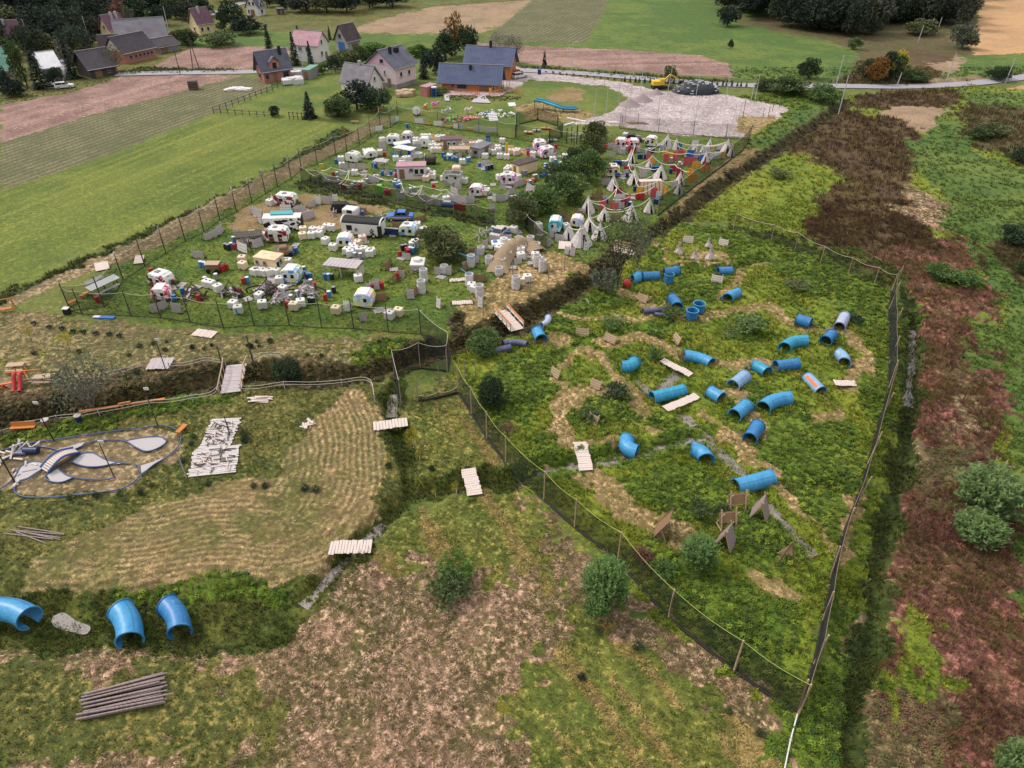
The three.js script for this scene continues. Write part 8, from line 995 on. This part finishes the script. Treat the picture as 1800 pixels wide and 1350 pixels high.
{ const t = thing('digger', 'yellow tracked digger with a folded arm', 'digger', ON('d', 525, 700), 0.1); mesh('track', join([-1, 1].map((e) => new RoundedBoxGeometry(3.2, 0.7, 0.55, 3, 0.25).translate(0, 0.36, e * 0.95))), M.rubber, t); mesh('house_body', new RoundedBoxGeometry(2.2, 1.1, 2, 3, 0.15).translate(-0.6, 1.4, 0), M.yellow, t); const c = mesh('cab', box(1.2, 1.4, 1, 0.7, 1.7, 0.4), M.yellow, t); mesh('cab_window', box(1.22, 0.7, 0.8, 0.72, 2, 0.4), M.glass, c); const a = mesh('boom', join([beam(V(0.9, 1.4, -0.3), V(3, 3.2, -0.3), 0.4, 0.35), beam(V(3, 3.2, -0.3), V(5.6, 1.8, -0.3), 0.34, 0.3)]), M.yellow, t); mesh('bucket', new RoundedBoxGeometry(0.8, 0.8, 1, 3, 0.15).translate(5.9, 1.3, -0.3), M.rubber, a); }
{ const g = new THREE.SphereGeometry(1, 40, 16, 0, 6.283, 0, Math.PI / 2).scale(5.6, 2.7, 3.2), p = g.attributes.position; for (let i = 0; i < p.count; i++) { const f = 1 + 0.22 * (fbm(p.getX(i) * 0.9 + 3, p.getZ(i) * 0.9 + p.getY(i)) - 0.5); p.setXYZ(i, p.getX(i) * f, p.getY(i) * f, p.getZ(i) * f); } g.computeVertexNormals(); const t = thing('covered_heap', 'large heap under a dark sheet weighted with white bags', 'covered heap', ON('d', 825, 730)); mesh('sheet', g, col(44, 48, 54, 0.6), t); const B = []; for (let i = 0; i < 44; i++) { const a = rr(0, 6.28), e = rr(0.1, 1.3); B.push(new RoundedBoxGeometry(rr(0.5, 1.3), 0.22, rr(0.3, 0.7), 2, 0.1).rotateY(rnd() * 3).translate(Math.cos(a) * Math.cos(e) * 5.6, Math.sin(e) * 2.75, Math.sin(a) * Math.cos(e) * 3.2)); } mesh('weights', join(B), col(160, 168, 174, 0.6), t).userData.kind = 'stuff'; }
{ const t = thing('low_wall', 'dark rubble strip behind the digger', 'rubble', ON('d', 640, 700), -0.05), g = []; for (let i = 0; i < 40; i++) g.push(new THREE.IcosahedronGeometry(rr(0.25, 0.6), 0).translate(rr(-5, 5), 0.2, rr(-0.8, 0.8))); mesh('rubble', join(g), col(70, 64, 66, 0.9), t).userData.kind = 'stuff'; mesh('edge_board', box(10, 0.3, 0.1, 0, 0.15, 1.1), M.darkWood, t); }
for (const [x1, y1, x2, y2, l] of [[1580, 190, 1800, 235, 'long white beam lying at the gravel yard corner'], [1550, 275, 1660, 245, 'grey board ramp beside the netting pen']]) { const s = span('g', x1, y1, x2, y2), t = thing('lying_beam', l, 'beam', s.mid, s.turn); mesh('beam', box(s.len, 0.25, 0.5, 0, 0.15, 0), M.white, t); for (const e of [-0.4, 0.4]) mesh('block', box(0.2, 0.12, 0.7, e * s.len, 0.04, 0), M.greyWood, t); }
for (const [x, y, n, l] of [[440, 85, 7, 'row of pale boards lying below the gravel yard'], [680, 95, 12, 'stack of grey boards lying below the gravel yard']]) { const t = thing('board_stack', l, 'board stack', ON('h', x, y)); for (let i = 0; i < n; i++) mesh('board', box(0.22, 0.1, 1.7, (i - n / 2) * 0.34, 0.1, 0, 0.5), x < 500 ? M.paleWood : M.brownWood, t); }
{ const t = thing('obstacle_frame', 'tall dark wooden frames left of the netting pen gate', 'frame', ON('g', 1630, 480)); for (const [x, z, h] of [[-1, 0, 3], [0, -0.6, 3.2], [1, 0.3, 3.6], [1.2, -1, 3.4]]) mesh('post', box(0.18, h, 0.18, x, h / 2, z), M.darkWood, t); for (const y of [1.1, 2]) mesh('beam', box(3, 0.2, 0.2, 0.6, y, 0), M.greyWood, t); mesh('board', box(2.6, 0.1, 0.8, 1.8, 1.3, -1.8), M.greyWood, t); }

// ------------------------------------------------------------------ poles, lamps, small fences
pole('grey street lamp by the village road', 'b', 868, 625, 8, M.galv, { r: 0.1, top: 'lamp', name: 'street_lamp', category: 'street lamp' }); pole('pale street lamp by the yard entrance', 'c', 1525, 455, 8, M.galv, { r: 0.1, name: 'street_lamp', category: 'street lamp', top: 'lamp' }); pole('white pole behind the white cottage garden', 'b', 1568, 945, 7, M.galv, { r: 0.09 }); pole('wooden power pole at the ploughed field road', 'a', 1585, 655, 6.5, M.darkWood, { r: 0.12, top: 'cross', name: 'power_pole', category: 'power pole' });
{ const t = thing('power_pole', 'forked A shaped power pole in the ploughed strip', 'power pole', ON('a', 1725, 610)); mesh('leg', rod(V(-0.9, 0, 0), V(0, 8, 0), 0.12), M.darkWood, t); mesh('leg', rod(V(0.9, 0, 0), V(0, 8, 0), 0.12), M.darkWood, t); mesh('crossarm', box(1.6, 0.12, 0.12, 0, 7.4, 0), M.darkWood, t); }
for (const [k, x, y, h, l] of [['a', 1485, 285, 8, 'white power pole by the far village lane'], ['a', 785, 350, 7, 'white power pole behind the farmhouse'], ['a', 298, 465, 9, 'leaning pale power pole in the farmyard'], ['e', 310, 685, 7.5, 'pale power pole at the road bend near the bushes'], ['e', 332, 905, 8.5, 'tall pale power pole at the ditch corner'], ['e', 1183, 645, 7, 'pale power pole at the road, right of the brown scrub'], ['e', 1650, 660, 6, 'short pale pole at the road, far right'], ['e', 960, 335, 5, 'small pale pole in the far scrub, left'], ['e', 1045, 275, 5, 'small pale pole in the far scrub, middle'], ['e', 1110, 265, 5, 'small pale pole in the far scrub, right'], ['e', 790, 690, 3.5, 'thin short post at the road'], ['c', 672, 250, 9, 'pale mast among the trees behind the clubhouse']]) pole(l, k, x, y, h, M.galv, { r: 0.13, name: 'power_pole', category: 'power pole', lean: [rr(0, 0.3), 0] });
function railFence(label, k, x1, y1, x2, y2, n, h, m) { const s = span(k, x1, y1, x2, y2), t = thing('rail_fence', label, 'fence', s.A, s.turn); for (let i = 0; i <= n; i++) mesh('post', box(0.12, h, 0.12, i / n * s.len, h / 2, 0), m, t); for (const y of [h * 0.35, h * 0.85]) mesh('rail', box(s.len, 0.07, 0.06, s.len / 2, y, 0), m, t); }
railFence('dark post fence between the lawn and the striped field', 'b', 80, 1000, 690, 765, 12, 1.5, M.darkWood); railFence('low dark wire fence along the lower edge of the lawn', 'b', 80, 1000, 590, 1030, 8, 1.2, M.darkWood); railFence('dark iron gate panel beside the black pine', 'b', 745, 1045, 895, 1055, 4, 1.6, M.black);
{ const s = span('A', 0, 540, 190, 440); } // the thin line of saplings on stakes along the meadow
for (const [x, y] of [[240, 125], [345, 150], [435, 160], [515, 180], [585, 185], [672, 195], [765, 200], [835, 210]]) { const t = thing('sapling', '', 'sapling', ON('m', x, y)); mesh('stake', rod(V(0, 0, 0), V(0, 1.3, 0.05), 0.03), M.galv, t); const f = mesh('leaves', TREE.mound[0][1], LEAF.deep, t); f.scale.set(0.75, 0.6, 0.75); later(t, 'small dark sapling with a pale stake', 'small dark staked saplings', px('m', x, y), 'tan strip below the netting'); }
const SAP = [['m', 980, 280], ['m', 1075, 260], ['m', 1165, 245], ['m', 1155, 310], ['m', 905, 340], ['m', 245, 330], ['m', 555, 320], ['m', 1480, 270], ['m', 1430, 295], ['m', 1740, 285], ['m', 1345, 285], ['m', 1135, 500], ['m', 965, 465], ['m', 885, 500], ['n', 165, 285], ['n', 220, 275], ['n', 300, 250], ['n', 205, 245], ['n', 560, 335], ['n', 655, 340], ['n', 1060, 250], ['n', 115, 890], ['n', 125, 940], ['n', 185, 1255], ['n', 265, 1255], ['n', 545, 1275], ['n', 620, 1285], ['m', 1700, 890], ['m', 1355, 910], ['m', 1340, 960], ['m', 1060, 1250], ['m', 985, 1300], ['m', 845, 1310], ['m', 675, 1330], ['m', 490, 1340], ['m', 1460, 1245], ['m', 1715, 930], ['m', 1280, 1080], ['n', 1425, 1140], ['n', 1125, 1120], ['u', 175, 545], ['u', 410, 640], ['u', 945, 1025], ['u', 1130, 1150], ['u', 75, 825]];
for (const [k, x, y] of SAP) { const t = thing('sapling', '', 'sapling', ON(k, x, y)); mesh('stem', rod(V(0, 0, 0), V(0.03, 0.9, 0), 0.02), bark, t); const f = mesh('leaves', TREE.mound[(x | 0) % 3][1], [LEAF.deep, LEAF.dark, LEAF.mid][(y | 0) % 3], t); const s = rr(0.5, 0.85); f.scale.set(s, s * 0.9, s); later(t, 'small dark green sapling', 'small dark green saplings', px(k, x, y)); }
for (const [k, x, y, h] of [['m', 495, 310, 2.6], ['m', 225, 240, 2.4], ['n', 1060, 240, 1.6], ['n', 1285, 960, 2.6], ['n', 1330, 1060, 1.2], ['n', 1585, 1300, 1.4], ['n', 1440, 1320, 1], ['A', 884, 770 + 500, 2], ['A', 945, 970, 1.2], ['n', 780, 325, 1.6], ['n', 1120, 1110, 1.3], ['A', 800, 866, 1]]) { const t = thing('young_tree', '', 'young tree', ON(k, x, y)); mesh('stem', rod(V(0, 0, 0), V(0.1, h, 0), 0.025, 0.015), bark, t); mesh('stake', rod(V(0.15, 0, 0), V(0.15, h * 0.45, 0), 0.035), M.white, t); const f = mesh('leaves', TREE.sparse[(x | 0) % 3][1], LEAF.yellow, t); f.scale.set(h * 0.5, h * 1.05, h * 0.5); later(t, 'thin young tree with yellow leaves', 'thin young trees with yellow leaves', px(k, x, y)); }
for (let i = 0; i < 6; i++) { const x = [20, 65, 118, 215, 150, 180][i], y = [780, 745, 718, 668, 700, 684][i]; later(pole('', 'i', x - 20, y, 1.4, M.galv, { r: 0.03, name: 'stake', category: 'stake' }), 'thin pale stake', 'thin pale stakes', px('i', x, y), 'meadow edge'); }
for (const [k, x, y, h, w, l] of [['h', 765, 1080, 1.9, 0.06, 'lone grey post right of the tipi arena net'], ['k', 1262, 1020, 2.6, 0.06, 'grey post below the ring towers near the gully, left'], ['k', 1467, 920, 2.4, 0.06, 'grey post below the ring towers near the gully, right'], ['k', 732, 1200, 2.6, 0.06, 'grey post by the board path over the little ditch'], ['k', 1038, 1110, 2.6, 0.06, 'grey post below the right ring towers'], ['l', 595, 795, 2.4, 0.06, 'grey post between the rings and the gully'], ['l', 738, 700, 2.2, 0.06, 'grey post below the two small grey screens'], ['l', 885, 610, 3.6, 0.06, 'tall thin post before the largest tipi'], ['l', 265, 745, 2.1, 0.06, 'white capped post at the netting tunnel'], ['o', 75, 530, 2.4, 0.06, 'thin post inside the field corner, left'], ['o', 152, 515, 2.2, 0.06, 'thin post inside the field corner, right'], ['n', 1475, 515, 2, 0.05, 'thin post in the gully pen'], ['n', 1330, 660, 2.6, 0.06, 'post on the low black netting strip'], ['A', 786, 654, 3, 0.06, 'post at the gully pen corner'], ['d', 100, 690, 3.4, 0.06, 'thin post at the lawn edge of the yard']]) pole(l, k, x, y, h, M.poleWood, { r: w });
{ const s = span('u', 1350, 1045, 1280, 1360), t = thing('ground_pipe', 'pale pipe running from the netting corner to the bottom edge', 'pipe', s.A, s.turn); mesh('pipe', tube([V(0, 0.3, 0), V(s.len * 0.5, 0.22, 0.05), V(s.len * 1.3, 0.2, 0)], 0.05, 16, 6), M.white, t); mesh('joint', new THREE.SphereGeometry(0.1, 10, 8).translate(s.len * 0.5, 0.24, 0.05), M.galv, t); }

// ------------------------------------------------------------------ bushes and trees
tree('willow', 1224, 998, 60, 48, 'willow', 'round green bush among the wooden lean-tos', undefined, 'bush'); tree('willow', 1060, 1062, 76, 66, 'willow', 'large dark green bush against the left field netting', undefined, 'bush'); tree('willow', 1048, 1090, 44, 44, 'willow', 'smaller bush below the large netting bush', undefined, 'bush'); tree('willow', 1725, 905, 104, 70, 'bluegreen', 'large round grey green bush in the red weeds on the right', undefined, 'bush'); tree('willow', 1712, 950, 76, 40, 'bluegreen', 'smaller grey green bush below the large right bush', undefined, 'bush');
tree('willow', 1772, 1370, 70, 44, 'bluegreen', 'grey green bush at the lower right corner', undefined, 'bush'); tree('bush', 862, 712, 56, 46, 'dark', 'dark bush inside the left field netting', undefined, 'bush'); tree('bush', 850, 618, 68, 34, 'bluegreen', 'grey green reedy bush at the gully mouth', undefined, 'bush'); tree('sparse', 892, 768, 34, 28, 'rust', 'small brown twiggy bush at the left netting', undefined, 'bush'); tree('bush', 780, 455, 92, 52, 'olive', 'large dark olive bush island in the painted arena', undefined, 'bush'); tree('mound', 788, 1045, 80, 34, 'mid', 'ragged low green bush in the near dry grass', undefined, 'bush'); tree('mound', 805, 1010, 60, 36, 'fresh', 'small green bush behind the ragged low one', undefined, 'bush');
tree('round', 502, 652, 40, 46, 'dark', 'single dark round tree by the footbridge', undefined, 'tree'); tree('sparse', 165, 718, 118, 108, 'grey', 'grey sparse many stemmed tree leaning over the stream', undefined, 'tree'); tree('sparse', 1085, 505, 100, 118, 'olive', 'big bare bush by the gully, left stems', undefined, 'tree'); tree('sparse', 1120, 470, 66, 76, 'grey', 'big bare bush by the gully, right stems', undefined, 'tree'); tree('mound', 1060, 515, 56, 40, 'grey', 'low grey scrub under the big bare bush', undefined, 'bush');
for (const [x, y, w, h, k] of [[915, 392, 68, 46, 'bush'], [955, 375, 66, 48, 'bush'], [1000, 355, 70, 50, 'bush'], [1030, 320, 66, 54, 'bush'], [1035, 282, 50, 46, 'bush'], [1050, 250, 44, 36, 'bush'], [980, 330, 60, 40, 'bush'], [925, 372, 50, 34, 'bush'], [1010, 300, 44, 40, 'bush']]) later(tree(k, x, y, w, h, ['olive', 'bluegreen', 'mid'][x % 3], '', '', 'bush'), 'dark olive willow bush', 'dark olive willow bushes', [x, y], 'wet strip between the arenas');
for (const [x, y, w, h, c] of [[1310, 580, 60, 22, 'bluegreen'], [1150, 632, 26, 30, 'bluegreen'], [1180, 555, 40, 18, 'mid'], [1230, 905, 40, 26, 'mid'], [1165, 1010, 40, 24, 'willow'], [1130, 985, 40, 26, 'rust'], [1085, 700, 50, 24, 'dark'], [1040, 735, 44, 18, 'mid'], [1500, 565, 34, 20, 'dark'], [1290, 585, 36, 18, 'bluegreen'], [1370, 312, 34, 20, 'olive'], [1270, 900, 30, 18, 'mid'], [1080, 575, 40, 22, 'bluegreen'], [1400, 505, 40, 16, 'olive'], [1460, 600, 30, 16, 'mid']]) later(tree('mound', x, y, w, h, c, '', '', 'bush'), 'low leafy bush', 'low leafy bushes', [x, y]);
for (const [x, y, w, h, c] of [[1500, 87, 24, 20, 'bluegreen'], [1421, 138, 40, 34, 'dark'], [1385, 165, 70, 28, 'mid'], [1440, 178, 56, 28, 'bluegreen'], [1345, 160, 40, 22, 'mid'], [1690, 85, 50, 40, 'grey'], [1540, 145, 40, 42, 'autumn'], [1560, 142, 44, 48, 'dark'], [1520, 138, 36, 34, 'olive'], [1575, 130, 34, 40, 'yellow'], [1755, 140, 46, 22, 'dark'], [1600, 143, 50, 20, 'mid'], [1620, 60, 60, 24, 'olive'], [1530, 60, 40, 30, 'grey'], [1745, 240, 50, 22, 'olive'], [1790, 285, 40, 24, 'dark'], [1720, 245, 40, 20, 'mid'], [1780, 430, 60, 30, 'dark'], [1650, 490, 50, 24, 'willow'], [1690, 500, 60, 22, 'willow'], [1795, 480, 30, 24, 'mid']]) later(tree('bush', x, y, w, h, c, '', '', 'bush'), 'rounded shrub', 'rounded shrubs', [x, y], x > 1640 && y > 200 ? 'green strip far right' : 'upper right road');
for (const [x, y, w, h, k, c, l] of [[1278, 46, 34, 34, 'round', 'deep', 'single dark tree in the bright green field'], [1284, 86, 9, 14, 'round', 'deep', 'tiny lone dark tree below the single field tree'], [545, 208, 34, 44, 'fir', 'fir', 'black pine beside the iron gate'], [484, 205, 20, 18, 'bush', 'deep', 'small dark bush in the fenced lawn'], [475, 95, 24, 46, 'fir', 'fir', 'tall fir behind the brick house'], [520, 115, 26, 54, 'fir', 'fir', 'dark fir in front of the pink roofed house, left'], [548, 122, 20, 46, 'fir', 'fir', 'dark fir in front of the pink roofed house, right'], [530, 100, 22, 50, 'fir', 'fir', 'tall dark fir behind the two house firs'], [580, 70, 10, 24, 'fir', 'fir', 'small fir left of the grey garage'], [590, 128, 22, 26, 'round', 'dark', 'round dark tree above the fenced lawn'], [568, 130, 20, 18, 'bush', 'fresh', 'light green bush by the site container'], [608, 122, 34, 34, 'round', 'olive', 'olive tree between the lawn and the garage'], [632, 118, 36, 32, 'round', 'mid', 'green tree left of the pink house'], [628, 192, 54, 44, 'round', 'deep', 'large dark tree in front of the white cottage'], [662, 195, 40, 40, 'round', 'dark', 'dark tree right of the cottage gable'], [595, 205, 60, 34, 'bush', 'mid', 'wide grey green shrub below the cottage'], [745, 138, 26, 52, 'fir', 'fir', 'dark conifer left of the clubhouse'], [765, 130, 34, 44, 'round', 'deep', 'dark tree behind the front clubhouse roof'], [782, 105, 40, 44, 'round', 'dark', 'wide dark tree behind the clubhouse'], [800, 98, 36, 64, 'tall', 'autumn', 'tall autumn orange tree behind the clubhouse'], [822, 100, 32, 54, 'round', 'dark', 'dark tree right of the orange one'], [885, 110, 44, 48, 'sparse', 'smoke', 'bare grey tree right of the rear clubhouse roof'], [908, 108, 30, 44, 'sparse', 'smoke', 'bare grey tree, rightmost behind the clubhouse'], [957, 118, 9, 26, 'column', 'fir', 'single narrow conifer at the plough strip'], [1178, 143, 22, 24, 'round', 'olive', 'small olive tree at the road behind the digger'], [735, 100, 40, 20, 'bush', 'fresh', 'yellow green shrubs left of the clubhouse trees'], [660, 95, 60, 18, 'bush', 'fresh', 'yellow green maize patch above the pink house'], [770, 165, 40, 14, 'mound', 'mid', 'low hedge between salmon container and lawn']]) tree(k, x, y, w, h, c, l);
const VT = [[20, 30, 70, 60], [60, 40, 70, 62], [105, 35, 66, 50], [95, 62, 56, 46], [140, 55, 60, 44], [20, 60, 60, 40], [60, 72, 56, 40], [100, 82, 50, 34], [130, 80, 56, 44], [170, 50, 44, 36], [195, 52, 30, 30], [150, 95, 44, 34], [70, 95, 50, 36], [85, 84, 40, 30], [165, 20, 40, 26], [110, 15, 70, 30], [200, 22, 40, 30], [270, 24, 50, 40], [300, 20, 60, 44], [340, 14, 60, 30], [355, 30, 40, 30], [240, 45, 40, 40], [285, 45, 32, 36], [310, 32, 44, 36], [0, 95, 40, 40], [120, 110, 40, 34], [140, 103, 40, 26], [395, 55, 30, 36], [412, 52, 44, 40], [440, 60, 50, 26], [390, 80, 50, 22], [470, 12, 40, 26], [540, 20, 60, 44], [575, 22, 50, 40], [610, 20, 44, 40], [650, 14, 50, 30], [690, 12, 50, 30], [560, 6, 60, 30], [500, 4, 40, 20], [335, 80, 40, 22], [320, 76, 26, 24]];
VT.forEach(([x, y, w, h], i) => later(tree(i % 4 === 3 ? 'tall' : 'round', x, y, w, h, ['dark', 'deep', 'mid', 'deep', 'smoke', 'olive', 'dark'][i % 7], '', ''), ['dark green village tree', 'deep green village tree', 'mid green village tree', 'deep green village tree', 'greyish village tree', 'olive village tree', 'dark green village tree'][i % 7], ['dark green village trees', 'deep green village trees', 'mid green village trees', 'deep green village trees', 'greyish village trees', 'olive village trees', 'dark green village trees'][i % 7], [x, y], x < 230 ? 'farm buildings' : x < 470 ? 'yellow house' : 'far white house'));
for (const [x, y, w, h, k, c, l] of [[75, 155, 44, 78, 'fir', 'fir', 'tall dark fir in front of the white roofed barn'], [48, 150, 44, 72, 'tall', 'mid', 'tall green tree before the green roofed shed'], [130, 138, 34, 62, 'fir', 'fir', 'dark fir between the white roof and the timber barn'], [8, 165, 30, 50, 'round', 'deep', 'dark tree at the left edge by the ploughed field'], [142, 108, 28, 32, 'tall', 'pale', 'pale birch left of the timber barn'], [205, 128, 44, 44, 'sparse', 'olive', 'drooping olive tree at the end of the timber barn'], [215, 55, 36, 44, 'round', 'rust', 'rust brown tree above the farmhouse'], [235, 62, 24, 44, 'tall', 'grey', 'tall grey green tree right of the rust brown one'], [312, 28, 14, 22, 'round', 'autumn', 'small orange tree by the far lane'], [84, 95, 16, 18, 'round', 'yellow', 'yellow green small tree in the farmyard'], [105, 150, 30, 30, 'bush', 'dark', 'dark shrub below the white roofed barn'], [332, 80, 38, 28, 'bush', 'mid', 'round shrub left of the yellow house hedge'], [306, 78, 18, 20, 'bush', 'autumn', 'brown shrub beside the lean-to'], [25, 168, 46, 26, 'bush', 'deep', 'dark shrubs at the field corner, far left']]) tree(k, x, y, w, h, c, l);
// little conifers in a row along the road
for (let i = 0; i < 26; i++) { const x = 1098 + i * 8.5 + (i % 3), y = 144 + (x - 1098) * 0.045; later(tree('column', x, y, 4.2, 10, i % 2 ? 'rust' : 'fir', '', '', 'conifer'), 'tiny clipped conifer', 'tiny clipped conifers', [x, y], 'road behind the gravel yard'); }
for (let i = 0; i < 12; i++) { const x = 960 + i * 12, y = 128 + i * 1.3; later(tree('mound', x, y, 4.5, 5, 'rust', '', '', 'shrub'), 'tiny brown shrub', 'tiny brown shrubs', [x, y], 'road right of the clubhouse'); }
// the wood at the top right and the tree belt of the village read as one mass each
function mass(name, label, list, tint, h0, h1, w0, w1) {
  for (let v = 0; v < 6; v++) { const L = list.filter((_, i) => i % 6 === v), src = v % 3 === 1 ? TREE.tall[v % 3] : TREE.round[v % 3], q = new THREE.InstancedMesh(src[1], LEAF[tint], L.length), m4 = new THREE.Matrix4(), q4 = new THREE.Quaternion(), c = new THREE.Color(); L.forEach(([x, y], i) => { q4.setFromAxisAngle(V(0, 1, 0), rnd() * 6.28); const w = rr(w0, w1); q.setMatrixAt(i, m4.compose(on(x, y), q4, V(w, rr(h0, h1), w))); const t = rnd(); q.setColorAt(i, c.setRGB(...(t < 0.55 ? [0.75, 0.85, 0.85] : t < 0.75 ? [1.2, 1.2, 1] : t < 0.9 ? [1.6, 1.35, 1.2] : [1.3, 1.5, 1.3]))); }); q.name = numbered(name); q.castShadow = q.receiveShadow = true; q.userData = { kind: 'stuff', label, category: 'woodland' }; scene.add(q); }
}
{ const a = [], b = []; for (let i = 0; i < 240; i++) { const x = rr(1268, 1700), lim = x < 1500 ? 30 + (x - 1285) * 0.19 : x < 1600 ? 70 - (x - 1500) * 0.26 : 44 + (x - 1600) * 0.1; a.push([x, rr(-26, lim)]); } mass('woodland', 'dark mixed woodland filling the top right corner', a, 'wood', 8, 15, 7, 12);
  while (b.length < 190) { const x = rr(-20, 720), y = rr(-20, 112), lim = x < 150 ? 106 : x < 180 ? 70 : x < 240 ? 50 : x < 280 ? 5 : x < 330 ? 40 : x < 370 ? 20 : x < 430 ? 4 : x < 500 ? 0 : x < 620 ? 24 : 16 - (x - 620) * 0.14; if (y < lim && !(x > -5 && x < 52 && y > 52 && y < 92) && !(x > 60 && x < 118 && y > 88)) b.push([x, y]); } mass('village_woodland', 'dense dark tree belt round the village houses at the top left', b, 'wood', 6, 11, 5.5, 9); }
// grass that has grown up against the tubes, screens and shelters
{ const L = [], m4 = new THREE.Matrix4(), q4 = new THREE.Quaternion(), c = new THREE.Color(); scene.updateMatrixWorld(true);
  for (const o of scene.children) { if (!/^(slide_tube|plank_barricade|plank_shelter|corrugated_pipe|standing_ring|plank_tipi|board_path|caravan|ring_tower)/.test(o.name) || o.position.z < -140) continue; const b = new THREE.Box3(); o.children.forEach((m) => { m.geometry.computeBoundingBox(); b.union(m.geometry.boundingBox.clone().translate(m.position)); }); if (b.isEmpty()) continue; const n = Math.round((b.max.x - b.min.x + b.max.z - b.min.z) * 7); for (let i = 0; i < n; i++) { const s = i % 4, u = rnd(), v = V(s < 2 ? lerp(b.min.x, b.max.x, u) : s === 2 ? b.min.x : b.max.x, 0, s < 2 ? (s ? b.min.z : b.max.z) : lerp(b.min.z, b.max.z, u)).multiplyScalar(rr(0.94, 1.12)).applyMatrix4(o.matrixWorld); L.push(v); } }
  const im = new THREE.InstancedMesh(TUFT.blade, mat({ roughness: 0.9 }), L.length); L.forEach((v, i) => { q4.setFromAxisAngle(V(0, 1, 0), rnd() * 6.28); const w = rr(0.25, 0.5); im.setMatrixAt(i, m4.compose(V(v.x, groundY(v.x, v.z) - 0.03, v.z), q4, V(w, rr(0.15, 0.42), w))); const t = rr(0.7, 1.15); im.setColorAt(i, c.setRGB(0.105 * t, 0.14 * t, 0.022 * t)); }); im.name = numbered('grass'); im.castShadow = im.receiveShadow = true; im.userData = { kind: 'stuff', label: 'grass grown up against the tubes, screens and caravans', category: 'grass' }; scene.add(im); }

labelAll();
renderer.render(scene, camera);
